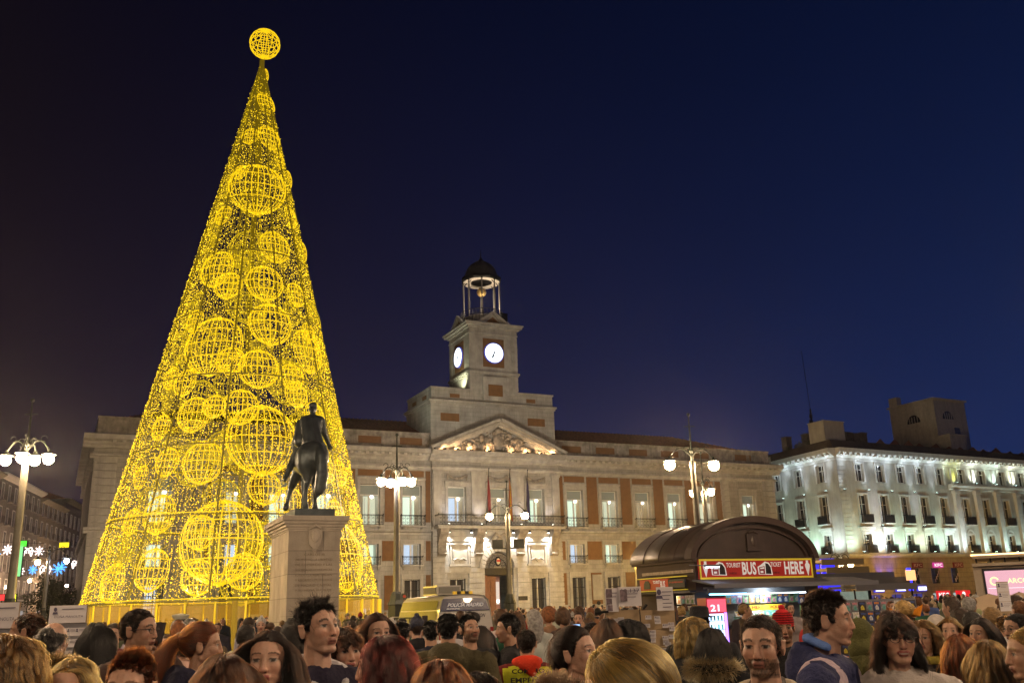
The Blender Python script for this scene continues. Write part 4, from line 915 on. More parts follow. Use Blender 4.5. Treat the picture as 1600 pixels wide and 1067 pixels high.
BL = [(420,161,18),(425,214,20),(389,211,14),(419,118,9),(403,290,44),(455,282,14),(459,339,18),(433,384,26),(354,444,22),(416,440,29),(467,460,19),(333,418,30),(426,504,34),(326,537,48),(406,574,31),(460,588,21),(489,548,34),(359,562,22),(298,646,28),(333,634,18),(375,634,28),(413,684,55),(256,721,22),(313,721,33),(242,803,30),(200,815,20),(230,890,32),(167,911,30),(343,845,64),(310,831,26),(307,902,27),(516,733,20),(455,785,25),(551,869,50),(497,650,22),(537,738,20),(530,803,22),(382,892,28),(246,667,20),(284,597,21),(467,616,20),(415,761,26),(440,250,14),(372,268,12),(345,335,16),(478,395,16),(486,520,16),(300,500,18),(262,590,18),(505,690,20),(556,800,16),(215,745,18)]
eye = np.array([0, 0, HC])
def cone_hit(px_, py_, back=False):
    d = CM.T @ np.array([(px_-800)/F, -(py_-533.5)/F, 1.]); o = eye-np.array([TC[0], TC[1], TZ1]); k = TR/(TZ1-TZ0)
    A = d[0]**2+d[1]**2-(k*d[2])**2; B = 2*(o[0]*d[0]+o[1]*d[1]-k*k*o[2]*d[2]); C_ = o[0]**2+o[1]**2-(k*o[2])**2; D_ = B*B-4*A*C_
    if D_ < 0:
        t = -(o[0]*d[0]+o[1]*d[1])/(d[0]**2+d[1]**2)
    else: t = (-B-math.sqrt(D_))/(2*A) if not back else (-B+math.sqrt(D_))/(2*A)
    return eye+d*t-np.array([TC[0], TC[1], 0]), t
def add_bauble(p, r, me, flat=.42, lab=None):
    a = math.atan2(p[1], p[0]); tilt = math.atan2(TR, TZ1-TZ0)
    rr = math.hypot(p[0], p[1]); p = np.array(p); ins = r*flat*.85
    p[0] -= ins*math.cos(a); p[1] -= ins*math.sin(a)
    o = put('bauble', me, CT, tuple(p)); o.rotation_mode = 'XYZ'
    M_ = Matrix.Rotation(a, 4, 'Z') @ Matrix.Rotation(-tilt*.8, 4, 'Y'); o.rotation_euler = M_.to_euler(); o.scale = (r*flat, r, r*1.04)
    return o
for (bx, by, br) in BL:
    p, t = cone_hit(bx, by); r = br*t/F
    add_bauble(p, r, bm_big if br > 40 else (bm_med if br > 24 else bm_sm))
rb = random.Random(4)
for k in range(64):      # the far side, seen through the near one
    z = TZ0+1.2+(TZ1-TZ0-5)*(1-math.sqrt(rb.random())); a = rb.uniform(-.1, PI+.1); r = min(rb.choice([.55, .7, .9, 1.3]), crad(z)*.45)
    add_bauble(np.array([crad(z)*math.cos(a), crad(z)*math.sin(a), z]), r, bm_in)
for k in range(46):      # fainter ones set inside the cone on the near side
    z = TZ0+1.0+(TZ1-TZ0-4)*(1-math.sqrt(rb.random())); a = rb.uniform(PI, 2*PI); r = min(rb.choice([.55, .7, .9]), crad(z)*.4); rr = crad(z)*.86; add_bauble(np.array([rr*math.cos(a), rr*math.sin(a), z]), r, bm_in)
o = put('top_ball', bauble_mesh('top_ball', 16, 7, .026, gold, True), CT, (.12, 0, 36.95), scale=.94)
q = MB(); q.tube([(0, 0, 35.2), (.05, 0, 36.1)], .05, 5); q.build('top_pole', gold, CT)
# skirt of golden netting on posts round the foot
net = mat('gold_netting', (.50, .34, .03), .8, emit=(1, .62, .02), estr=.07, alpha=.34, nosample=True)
N = 36; post = MB(); post.tube([(0, 0, 0), (0, 0, 2.5)], .05, 5); pm_ = post.mesh('post', fr_g)
for k in range(N):
    a0, a1 = 2*PI*k/N, 2*PI*(k+1)/N; rr = TR+.02; r0 = TR+.32
    q = MB(); q.add([(r0*math.cos(a0), r0*math.sin(a0), .02), (r0*math.cos(a1), r0*math.sin(a1), .02), (rr*math.cos(a1), rr*math.sin(a1), 2.5), (rr*math.cos(a0), rr*math.sin(a0), 2.5)], [(0, 1, 2, 3)])
    q.build('netting_panel', net, CT); put('post', pm_, CT, ((rr+.1)*math.cos(a0), (rr+.1)*math.sin(a0), 0))
# the tree's own glow
for (z, pw) in ((4.5, 4500), (8.5, 5000), (13, 4000), (19, 2500), (26, 1200)):
    lamp('tree_glow', 'POINT', CT, (0, 0, z), pw, (1, .62, .06), .02)
for a in (-2.2, -1.57, -.9): lamp('tree_glow', 'POINT', CT, (TR*.92*math.cos(a), TR*.92*math.sin(a), 3.2), 900, (1, .62, .06), .02)
# ------------------------------------------------------------------ street lamps
globe = emis('lamp_globe', (1, .68, .39), 1250.); globe_n = emis('lamp_globe_near', (1, .70, .43), 520.); globe_y = emis('lamp_globe_sodium', (1, .55, .10), 7500.); globe_b = emis('lamp_globe_cool', (.75, .75, 1), 300.); post_m = mat('lamp_post_paint', (.10, .095, .075), .5, metal=.3, var=.2, vscale=3)
post_b = mat('lamp_base_paint', (.02, .026, .02), .6, metal=.2, var=.2, vscale=3)
def street_lamp(px_, Y, zl, arms, lab, base=1.0, grp='street lamps on the square', top=2.4, r0=.13, gr=.2, power=1.0, extra=None, x=None):
    x = gx(px_, 740, Y) if x is None else x
    t = thing('street_lamp', lab, 'street lamp', (x, Y, 0), 0, grp)
    q = MB(); q.lathe([(r0*1.15, 2.6 if base else 0), (r0, 2.7), (r0*.9, 4), (r0*.8, zl-.3), (r0*1.0, zl-.25), (r0*.9, zl+.05)], (0, 0, 0), 12); q.build('pole', post_m, t, smooth=True)
    if base:
        q = MB(); q.lathe([(.42*base, 0), (.42*base, .3), (.34*base, .4), (.3*base, 2.1), (.34*base, 2.15), (.26*base, 2.35), (.2*base, 2.65), (r0*1.2, 2.75)], (0, 0, 0), 8); q.build('base', post_b, t)
    q = MB(); q.tube([(0, 0, zl), (0, 0, zl+top)], [.07, .03], 6); q.sphere((0, 0, zl+top), .09, 8, 6); q.sphere((0, 0, zl+.55), .12, 8, 6)
    q.tube([(-.28, 0, zl+top*.75), (.28, 0, zl+top*.75)], .025, 4); q.build('finial', post_b, t)
    for i, (dx, dy, dz, kind) in enumerate(arms):
        q = MB(); L = math.hypot(dx, dy); ux, uy = dx/L, dy/L
        q.tube([(ux*s*L, uy*s*L, zl+.25+dz*s+.45*math.sin(s*PI)) for s in np.linspace(0, 1, 8)], .032, 5)
        q.tube([(ux*(.25+.17*math.cos(a)), uy*(.25+.17*math.cos(a)), zl+.62+.17*math.sin(a)) for a in np.linspace(0, 5.2, 10)], .018, 4)
        q.tube([(ux*(L*.72+.12*math.cos(a)), uy*(L*.72+.12*math.cos(a)), zl+.78+dz*.7+.12*math.sin(a)) for a in np.linspace(0, 5.2, 10)], .015, 4)
        arm = q.build('arm', post_b, t)
        q = MB(); q.lathe([(.05, .42), (.07, .32), (.12, .28), (.27, .2), (.29, .17), (.05, .19)], (dx, dy, zl+dz-.08), 14); q.build('lamp_shade', post_b, t)
        q = MB(); q.sphere((dx, dy, zl+dz-.1), gr, 14, 10, 0, (1, 1, .95)); q.build('globe', [globe, globe_b, globe_y, globe_n][kind], t)
    if extra: extra(t)
    return t
r4 = [(-.92, .25, 0, 0), (.25, .8, .05, 0), (.92, -.1, 0, 0), (-.15, -.85, -.1, 0)]
street_lamp(38, 38, 8.35, [(-.9, .1, 0, 0), (0, .7, .05, 0), (.2, -.7, -.05, 0), (.88, .1, 0, 0)], 'tall four globe street lamp at the left edge of the square', r0=.17)
street_lamp(620, 48, 8.25, [(-.8, 0, .05, 0), (-.25, -.6, -.1, 1), (.25, .6, .12, 0), (.75, 0, .0, 0)], 'tall four globe street lamp between the golden tree and the clock building', base=1.3, r0=.17)
def boxes(t):
    for s in (-1, 1):
        q = MB(); q.cbox((s*.75, 0, 6.2), (.75, .55, .62)); q.cbox((s*.75, .3, 6.2), (.6, .06, .5), 0); q.tube([(0, 0, 5.9), (s*.75, 0, 5.9)], .05, 5); o = q.build('floodlight', post_b, t)
        lamp('flood_beam', 'SPOT', t, (s*.75, .4, 6.2), 4500, (1, .94, .80), .12, (s*4+2, 17, 11), 100, .9)
street_lamp(791, 68, 8.25, [(-1.3, 0, 0, 0), (1.25, 0, .0, 0)], 'two globe street lamp with floodlight boxes in front of the arched doorway', base=1.35, r0=.2, extra=boxes, gr=.24)
street_lamp(1083, 46, 8.45, [(-1.12, 0, 0, 0), (1.05, 0, -.1, 0)], 'tall two globe street lamp rising behind the newspaper kiosk, nearer of the pair', r0=.16, gr=.25)
street_lamp(1097, 58, 8.35, [(-.65, 0, 0, 0), (.45, 0, .05, 0)], 'street lamp further back showing between the nearer lamp and its right globe', r0=.17, gr=.2)
street_lamp(1296, 72, 4.25, [(-.8, 0, 0, 0), (.75, 0, 0, 0)], 'short two globe street lamp beyond the right end of the kiosk', base=.6, top=.5, gr=.17)
street_lamp(984, 88, 5.55, [(.05, -.2, 0, 2)], 'single globe lamp just left of the kiosk roof', base=.6, top=.3, gr=.2)
street_lamp(1521, 104, 4.45, [(.05, -.3, .05, 2)], 'single lamp left of the pink screen kiosk', base=.6, top=.3, gr=.16)
street_lamp(90, 66, 6.0, [(-.75, 0, -.1, 0), (1.25, 0, -.05, 1)], 'old two arm street lamp in front of the side street garlands', base=.6, top=.8, gr=.16)
# unseen near side lamps of the square; last two added for rim light
for x, Y, k in ((-8.5, 7, 0), (9, 5, 1), (0.5, -8, 2), (15.5, 20, 3), (-14.5, 19, 4)):
    street_lamp(0, Y, 8.4, [a_[:3]+(3,) for a_ in r4], ['four globe street lamp out of frame left', 'four globe street lamp out of frame right', 'four globe street lamp behind the viewer', 'unseen four globe lamp added for rim light beyond the right edge', 'unseen four globe lamp added for rim light beyond the left edge'][k], x=x, grp='street lamps round the near side of the square')
# ------------------------------------------------------------------ pedestal and horseman
PD = math.radians(24)
ped_m = mat('pedestal_stone', (.50, .44, .35), .8, var=.2, vscale=1.6, bump=.3, bscale=14, joints=(1.2, .78, .012), stain=.25)
ped_m2 = mat('pedestal_stone_trim', (.52, .46, .37), .8, var=.2, vscale=2, bump=.3, bscale=14, stain=.2)
pb = at(452, 812, 32.4)
PE = thing('statue_pedestal', 'tall inscribed stone pedestal under the bronze horseman', 'pedestal', (pb[0], pb[1], 0), PD)
pw, pl, zt = 1.78, 3.4, 5.02
q = MB(); q.box(0, pw, 0, pl, .9, zt-.32); q.build('shaft', ped_m, PE)
q = MB(); q.box(-.25, pw+.25, -.25, pl+.25, 0, .5); q.box(-.12, pw+.12, -.12, pl+.12, .502, .9); q.build('plinth', ped_m2, PE)
for z0, z1, e in ((zt-.46, zt-.4, .03), (zt-.398, zt-.32, .07), (zt-.318, zt-.22, .13), (zt-.218, zt-.12, .2), (zt-.118, zt+.05, .26)):
    q = MB(); q.box(-e, pw+e, -e, pl+e, z0, z1); q.build('cornice_course', ped_m2, PE)
q = MB(); q.prism([(-.22, .25), (.22, .25), (.24, 0), (.2, -.3), (0, -.48), (-.2, -.3), (-.24, 0)], -.1, 0); q.sphere((0, -.12, -.02), .16, 10, 8, 0, (1, .4, 1.3)); q.tube([(-.2, -.1, .24), (0, -.14, .34), (.2, -.1, .24)], .05, 6); q.tube([(-.1, -.1, -.45), (0, -.12, -.52), (.1, -.1, -.45)], .045, 5)
q.build('shield_relief', ped_m2, PE, (pw/2, 0, zt-.62))
inscr = mat('cut_letters', (.24, .19, .13), .9)
LT = ['CARLOS III', 'PROMOVIO LA LIBERTAD', 'DE COMERCIO Y LAS', 'SOCIEDADES ECONOMICAS', 'FUNDO LA REAL ORDEN', 'Y REFORMO LOS ESTUDIOS', 'DE MADRID CAPITAL', 'Y SU MEJOR ALCALDE']
for k, s_ in enumerate(LT): text_mesh('inscription', s_, .075, inscr, PE, (pw/2, -.012, zt-1.25-k*.17), (PI/2, 0, 0), 1.25 if k else .7)
for k in range(9): text_mesh('inscription', LT[(k*3+1) % 8], .06, inscr, PE, (pw/2, -.012, zt-2.7-k*.15), (PI/2, 0, 0), 1.2)
bronze = mat('bronze', (.075, .095, .10), .45, metal=.55, var=.35, vscale=3, bump=.3, bscale=8, spec=.6)
ST = thing('horseman_statue', 'dark bronze statue of a cloaked rider on horseback seen from behind', 'statue', (pb[0], pb[1], zt+.05), PD)
q = MB(); q.box(.25, pw-.12, .35, pl-.3, 0, .3); q.build('base_plate', bronze, ST)
# figure: x to the right, y away, heading slightly left; built about the rump
SX = lambda px_: (px_-484)*.0229
SZ = lambda py_: (797-py_)*.0229+.3
def hp(px_, py_, y): return (SX(px_)+.95+.2*(y-1.), y, SZ(py_))
prims = [
 ('c', hp(484, 712, 1.1), hp(479, 716, 1.7), .62, .56), ('c', hp(479, 716, 1.7), hp(470, 712, 2.4), .56, .5), ('c', hp(470, 708, 2.4), hp(463, 690, 2.9), .46, .3),
 ('s', hp(473, 718, .95), (.36, .36, .62)), ('s', hp(492, 718, .98), (.36, .36, .6)),
 ('c', hp(463, 690, 2.9), hp(458, 668, 3.15), .3, .2), ('c', hp(458, 668, 3.15), hp(452, 676, 3.5), .18, .1), ('c', hp(455, 662, 3.1), hp(453, 655, 3.1), .05, .02),
 # hind legs
 ('c', hp(476, 728, .95), hp(477, 752, .95), .33, .15), ('c', hp(477, 752, .95), hp(474, 768, .8), .13, .09), ('c', hp(474, 768, .8), hp(475, 788, .85), .085, .075), ('c', hp(475, 788, .85), hp(475, 795, .95), .1, .14),
 ('c', hp(490, 728, 1.1), hp(489, 752, 1.3), .33, .15), ('c', hp(489, 752, 1.3), hp(489, 768, 1.15), .13, .09), ('c', hp(489, 768, 1.15), hp(490, 788, 1.25), .085, .075), ('c', hp(490, 788, 1.25), hp(490, 795, 1.35), .1, .14),
 # fore legs
 ('c', hp(463, 722, 2.5), hp(450, 752, 2.85), .26, .14), ('c', hp(450, 752, 2.85), hp(445, 778, 2.8), .11, .08), ('c', hp(445, 778, 2.8), hp(443, 785, 2.75), .09, .13),
 ('c', hp(473, 725, 2.4), hp(472, 760, 2.4), .22, .12), ('c', hp(472, 760, 2.4), hp(472, 795, 2.4), .1, .1),
 # tail
 ('c', hp(493, 700, .62), hp(498, 715, .42), .17, .2), ('c', hp(498, 715, .42), hp(499, 745, .38), .2, .22), ('c', hp(499, 745, .38), hp(495, 768, .45), .24, .2), ('c', hp(495, 768, .45), hp(491, 778, .5), .17, .07), ('c', hp(501, 740, .38), hp(503, 765, .4), .15, .09)]
put('horse', blob('horse', prims, .045, 3, [bronze]), ST)
prims = [
 ('s', hp(482, 628, 1.75), (.15, .18, .2)), ('c', hp(482, 636, 1.72), hp(482, 643, 1.7), .1, .13), ('s', hp(482, 622, 1.74), (.155, .17, .12)), ('c', hp(480, 631, 1.6), hp(481, 641, 1.5), .09, .05),
 ('c', hp(471, 648, 1.7), hp(493, 647, 1.7), .19, .19), ('c', hp(482, 653, 1.68), hp(482, 682, 1.6), .36, .33), ('s', hp(484, 690, 1.6), (.45, .42, .3)),
 ('c', hp(496, 647, 1.7), hp(502, 668, 1.8), .15, .12), ('c', hp(502, 668, 1.8), hp(511, 685, 2.1), .115, .085), ('s', hp(512, 688, 2.15), (.1, .12, .1)), ('c', hp(508, 684, 2.3), hp(516, 690, 1.9), .04, .04),
 ('c', hp(468, 648, 1.7), hp(459, 668, 1.75), .16, .15), ('c', hp(459, 668, 1.75), hp(462, 682, 2.1), .13, .09),
 # cloak
 ('c', hp(470, 652, 1.45), hp(476, 690, 1.2), .2, .24), ('c', hp(478, 652, 1.42), hp(486, 692, 1.12), .16, .22), ('c', hp(462, 655, 1.6), hp(462, 685, 1.5), .16, .24), ('c', hp(486, 655, 1.42), hp(494, 690, 1.2), .12, .18),
 # legs
 ('c', hp(468, 692, 1.8), hp(455, 708, 2.0), .25, .19), ('c', hp(455, 708, 2.0), hp(446, 730, 1.9), .16, .12), ('c', hp(446, 730, 1.9), hp(441, 744, 1.85), .1, .09), ('c', hp(441, 745, 1.8), hp(437, 747, 2.2), .09, .07),
 ('c', hp(497, 692, 1.8), hp(503, 710, 2.1), .24, .18), ('c', hp(503, 710, 2.1), hp(500, 740, 2.1), .15, .1)]
put('rider', blob('rider', prims, .035, 3, [bronze]), ST)
# ------------------------------------------------------------------ newspaper kiosk
KA = math.radians(25); ko = at(1090.9, 873.3, 31)
K = thing('newspaper_kiosk', 'newspaper kiosk with a brown barrel roof and a red bus ticket sign', 'kiosk', (ko[0], ko[1], 0), KA)
kb = mat('kiosk_brown_metal', (.07, .045, .038), .65, metal=.0, var=.15, vscale=2, bump=.15, bscale=18, spec=.25); kb2 = mat('kiosk_roof_sheet', (.085, .06, .047), .42, metal=.15, var=.25, vscale=2, spec=.5, stain=.3)
KX, KD = 4.85, 3.75
arc = [(KX/2-.1+2.62*math.cos(a), 3.08+1.42*math.sin(a)) for a in np.linspace(PI*.985, PI*.015, 26)]
q = MB(); poly = arc
q.prism(poly[::-1], .18, KD, 0); ro = q.build('roof', kb2, K, smooth=False)
for p_ in ro.data.polygons: p_.use_smooth = len(p_.vertices) == 4
q = MB()
for yy in (.95, 1.9, 2.85):
    n = 26; A = np.linspace(PI*.985, PI*.015, n); q.tube([(KX/2-.1+2.63*math.cos(a), yy, 3.08+1.43*math.sin(a)) for a in A], .018, 4)
q.build('roof_seams', kb, K)
q = MB()   # front rim and tympanum of the barrel
def arcband(r0, r1, y0, y1):
    n = 26; A = np.linspace(PI*.985, PI*.015, n)
    for i in range(n-1):
        P_ = [(KX/2-.1+(2.62+r)*math.cos(a), 3.08+(1.42+r)*math.sin(a)) for a, r in ((A[i], r0), (A[i+1], r0), (A[i+1], r1), (A[i], r1))]; q.prism(P_, y0, y1)
arcband(-.16, .05, -.08, .3); arcband(-.36, -.30, .06, .2); q.build('roof_rim', kb, K)
q = MB(); q.prism([(KX/2-.32, 3.4), (KX/2+.22, 3.4), (KX/2+.22, 3.95), (KX/2+.1, 4.08), (KX/2-.2, 4.08), (KX/2-.32, 3.95)], .08, .179); q.sphere((KX/2-.05, .1, 3.72), .14, 10, 8, 0, (1, .4, 1.3)); q.tube([(KX/2-.25, .08, 3.98), (KX/2-.05, .05, 4.04), (KX/2+.15, .08, 3.98)], .04, 5); q.build('shield_relief', kb2, K)
q = MB(); q.box(-.1, KX+.1, .1, KD-.1, 2.1, 3.07); q.box(-.22, KX+.05, .02, KD, 3.072, 3.2); q.build('fascia', kb, K)
q = MB(); q.box(KX-.15, KX, .5, KD-.2, 0, 2.1); q.box(-.05, .1, 1.8, KD-.2, 0, 2.1); q.box(0, KX, KD-.3, KD-.2, 0, 2.1); q.build('cabinet', kb, K)
sred = mat('sign_print_red', (.45, .025, .02), .45, emit=(.8, .05, .03), estr=.05); syel = mat('sign_print_yellow', (.7, .55, .04), .45, emit=(1, .8, .06), estr=.16); swh = mat('sign_print_white', (.75, .75, .75), .5, emit=(1, 1, 1), estr=.22); sbk = mat('sign_print_black', (.02, .015, .02), .5)
q = MB(); q.cbox((2.3, -.02, 2.82), (4.66, .1, .62), 0); q.box(-.03, 4.63, -.09, -.07, 3.08, 3.14, 1); q.box(-.03, 4.63, -.09, -.07, 2.5, 2.56, 1); q.box(-.03, .02, -.09, -.07, 2.56, 3.08, 1); q.box(4.58, 4.63, -.09, -.07, 2.56, 3.08, 1)
sg = q.build('bus_ticket_sign', [sred, syel], K)
def tx(s, x, z, h, w_, m=swh, par=None, y=-.075, b=.012, rz=0): return text_mesh('lettering', s, h, m, par or sg, (x, y, z), (PI/2, 0, rz), w_, bold=b)
tx('TOURIST', 1.32, 2.94, .15, .58); tx('BUS', 1.95, 2.83, .42, .58, b=.03); tx('TICKET', 3.08, 2.95, .15, .46); tx('HERE', 3.83, 2.83, .42, .82, b=.03)
tx('TOURIST BUS', 1.28, 2.68, .06, .3, sbk); tx('TOURIST BUS', 3.05, 2.68, .06, .3, sbk)
def arrow(x, z, par, y=-.078, s=1):
    q = MB(); q.prism([(x-.045*s, z+.24*s), (x+.045*s, z+.24*s), (x+.045*s, z+.16*s), (x+.1*s, z+.1*s), (x+.1*s, z+.05*s), (x, z-.26*s), (x-.1*s, z+.05*s), (x-.1*s, z+.1*s), (x-.045*s, z+.16*s)], y-.012, y); q.build('arrow', swh, par)
arrow(.2, 2.83, sg); arrow(4.42, 2.83, sg)
def busicon(x, z, s, par, y=-.08):
    q = MB(); q.prism([(x-.3*s, z-.2*s), (x+.32*s, z-.22*s), (x+.28*s, z+.06*s), (x+.18*s, z+.2*s), (x+.02*s, z+.24*s), (x-.18*s, z+.12*s), (x-.32*s, z+.06*s)], y-.006, y, 1)
    q.prism([(x-.26*s, z-.18*s), (x-.02*s, z-.19*s), (x-.02*s, z+.08*s), (x-.26*s, z+.04*s)], y-.014, y-.007, 0)
    q.prism([(x+.02*s, z-.18*s), (x+.26*s, z-.19*s), (x+.24*s, z+.04*s), (x+.14*s, z+.16*s), (x+.03*s, z+.18*s)], y-.014, y-.007, 2)
    q.prism([(x-.22*s, z-.02*s), (x-.05*s, z-.01*s), (x-.05*s, z+.05*s), (x-.22*s, z+.02*s)], y-.02, y-.015, 1); q.prism([(x-.22*s, z-.15*s), (x-.1*s, z-.15*s), (x-.1*s, z-.08*s), (x-.22*s, z-.08*s)], y-.02, y-.015, 1)
    q.build('bus_picture', [mat('print_dark_red', (.25, .02, .03), .5, emit=(.4, .03, .04), estr=.15), swh, sbk], par)
busicon(.72, 2.82, .95, sg); busicon(2.6, 2.82, .95, sg)
# awning under the sign
aw = mat('awning_grey', (.10, .10, .11), .7, var=.1, bump=.2, bscale=30); awt = mat('awning_valance', (.16, .16, .18), .7)
q = MB(); q.add([(-.3, .0, 2.5), (KX+1.6, .0, 2.5), (KX+1.6, -1.15, 2.32), (-.3, -1.15, 2.32), (-.3, 0, 2.45), (KX+1.6, 0, 2.45), (KX+1.6, -1.15, 2.27), (-.3, -1.15, 2.27)], [(0, 1, 2, 3), (7, 6, 5, 4), (3, 2, 6, 7), (0, 3, 7, 4), (1, 5, 6, 2)]); q.box(-.3, KX+1.6, -1.18, -1.14, 2.2, 2.34, 1); q.build('awning', [aw, awt], K)
q = MB(); q.box(.1, 4.0, -.3, -.22, 2.05, 2.2); q.box(.1, 4.0, -.22, .0, 2.2, 2.26); q.build('shutter_box', awt, K)
q = MB(); q.tube([(.15, -.25, 2.03), (1.6, -.25, 2.03)], .025, 6); q.build('strip_light', emis('strip_cold_blue', (.2, .55, 1), 9), K)
q = MB(); q.tube([(1.7, -.1, 2.02), (4.2, -.1, 2.02)], .02, 6); q.build('strip_light', emis('strip_cold_white', (.85, .95, 1), 5), K)
# counter with magazines
R_ = random.Random(12)
cv = [mat('cover_%s' % n, c, .5, var=.55, vscale=14, bump=0) for n, c in (('cream', (.55, .5, .4)), ('teal', (.12, .35, .32)), ('pink', (.5, .2, .25)), ('navy', (.05, .08, .22)), ('yellow', (.6, .5, .05)), ('green', (.2, .35, .16)), ('white', (.6, .6, .6)), ('orange', (.55, .22, .05)), ('grey', (.22, .23, .25)), ('dark', (.05, .04, .05)))]
cb_ = MB(); cb_.box(-.11, .11, -.008, .008, 0, .29); cb_.box(-.08, .08, -.012, -.009, .2, .26, 1); cb_.prism([(-.05, .03), (.06, .03), (.05, .12), (.0, .18), (-.05, .12)], -.013, -.009, 2)
covm = [cb_.mesh('magazine', [cv[i], cv[(i+4) % 10], cv[(i*3+7) % 10]]) for i in range(10)]
q = MB(); q.box(.1, KX-.2, .5, .6, 0, 2.1); q.box(.1, KX-.2, -.15, .5, 0, .95, 1); q.build('counter', [mat('kiosk_inner', (.12, .11, .1), .8), kb], K)
for k in range(13): put('magazine', covm[R_.randrange(10)], K, (.95+k*.235, -.1+.02*math.sin(k), 1.72), 0, rot=(.12, 0, R_.uniform(-.06, .06)))
for r in range(5):
    for k in range(8): put('magazine', covm[R_.choice([0, 1, 5, 6, 1, 8, 2])], K, (1.12+k*.235, -.18-.05*(4-r), 1.32-r*.155), 0, rot=(-.45, 0, R_.uniform(-.05, .05)), scale=(1, 1, .62))
for r in range(3):
    for k in range(4): put('magazine', covm[R_.choice([0, 6, 6, 0, 8])], K, (-.33, .05+k*.25-.02, 1.75-r*.32), PI/2*0-1.35, scale=(.9, 1, .95))
for k in range(8): put('magazine', covm[R_.choice([0, 9, 7, 8, 3, 5])], K, (3.75+(k % 4)*.26, -.35, 1.66-(k//4)*.36), 0, rot=(.1, 0, R_.uniform(-.15, .15)), scale=1.05)
q = MB(); q.cbox((2.55, -.24, 1.58), (1.75, .03, .17), 0); q.box(1.68, 3.42, -.262, -.257, 1.5, 1.515, 1); sg2 = q.build('ticket_strip_sign', [syel, syel], K)
text_mesh('lettering', 'HERE', .1, sred, sg2, (2.0, -.262, 1.59), (PI/2, 0, 0), .45, bold=.02); text_mesh('lettering', 'TICKET', .1, sred, sg2, (2.72, -.262, 1.59), (PI/2, 0, 0), .55, bold=.02); text_mesh('lettering', 'HERE', .1, sred, sg2, (3.2, -.262, 1.59), (PI/2, 0, 0), .3, bold=.02)
q = MB(); q.box(2.0, 3.6, -.05, .0, 1.1, 1.48); q.box(2.7, 3.3, -.07, -.051, 1.28, 1.42, 1); q.build('inner_screen', [mat('screen_dark_blue', (.01, .02, .06), .3, emit=(.02, .05, .2), estr=.5), emis('screen_cyan', (.1, .55, .9), .8)], K)
# side signs and corner lamp
q = MB(); q.cbox((-.22, 1.55, 2.78), (.06, 3.0, .1), 0); q.cbox((-.24, 2.3, 2.42), (.08, 1.75, .36), 1); q.box(-.3, -.2, .4, 3.3, 2.2, 2.23, 2); q.box(-.3, -.2, .4, 3.3, 2.62, 2.65, 2); q.cbox((-.24, .95, 2.42), (.07, .95, .28), 3); q.box(-.35, -.1, .1, 3.6, 2.12, 2.17, 3)
sg3 = q.build('side_sign', [mat('old_cream_sign', (.42, .33, .25), .6, var=.3, vscale=9), sred, syel, sbk], K)
text_mesh('lettering', 'TOURIST', .1, swh, sg3, (-.29, 2.1, 2.5), (PI/2, 0, -PI/2), .42, bold=.02); text_mesh('lettering', 'BUS', .22, swh, sg3, (-.29, 1.72, 2.42), (PI/2, 0, -PI/2), .28, bold=.02); text_mesh('lettering', 'CITY SIGHTSEEING MADRID', .045, sred, sg3, (-.285, .95, 2.46), (PI/2, 0, -PI/2), .8, bold=.02)
q = MB(); q.prism([(2.5, 2.28), (2.9, 2.28), (2.88, 2.46), (2.78, 2.56), (2.62, 2.56), (2.5, 2.46)], -.3, -.285, 0, 'x'); q.build('bus_picture', sbk, sg3)
q = MB(); q.tube([(0, 0, 2.95), (-.75, -.55, 2.93), (-.15, -.75, 2.9)], .018, 5); q.box(-.28, .22, -.85, -.68, 2.86, 2.93); q.build('spotlight_arm', awt, K); q = MB(); q.box(-.25, .2, -.83, -.7, 2.845, 2.859); q.build('spotlight', emis('spot_bluewhite', (.7, .75, 1), 22), K)
lamp('shop_glow', 'POINT', K, (2.2, -.55, 1.9), 60, (.8, .95, 1), .05)
lamp('shop_glow', 'POINT', K, (-.5, 1.0, 1.95), 10, (1, .8, .55), .05)
# drinks fridge
fz = at(1116, 990, 30.0); FR = thing('drinks_fridge', 'red topped glowing drinks fridge at the left end of the kiosk counter', 'fridge', (fz[0], fz[1], 0), KA-.15)
q = MB(); q.box(-.34, .34, -.3, .3, 0, 1.92); q.build('case', mat('fridge_red', (.5, .02, .05), .4), FR)
q = MB(); q.box(-.31, .2, -.33, -.301, .35, 1.45); q.build('glass_door', emis('fridge_glow', (.55, .7, 1), 2.6), FR); q = MB(); q.box(-.31, .31, -.33, -.301, 1.5, 1.88); hd = q.build('header', emis('fridge_header', (1, .12, .2), 1.1), FR)
text_mesh('lettering', '21', .2, emis('header_white', (1, .8, .9), 1.6), hd, (-.08, -.34, 1.62), (PI/2, 0, 0), .3, bold=.03)
q = MB(); 
for r in range(4):
    q.box(-.3, .19, -.345, -.335, .45+r*.26, .47+r*.26, 1)
    for k in range(4): q.tube([(-.24+k*.12, -.345, .48+r*.26), (-.24+k*.12, -.345, .62+r*.26)], .03, 6)
q.build('bottles', [mat('bottle_green', (.05, .2, .12), .2), iron], FR); lamp('fridge_light', 'POINT', FR, (0, -.6, 1.1), 14, (.45, .6, 1), .05)
q = MB(); q.box(.22, .31, -.34, -.331, .3, 1.48); q.build('light_strip', emis('strip_violet', (.35, .2, 1), 3), FR)
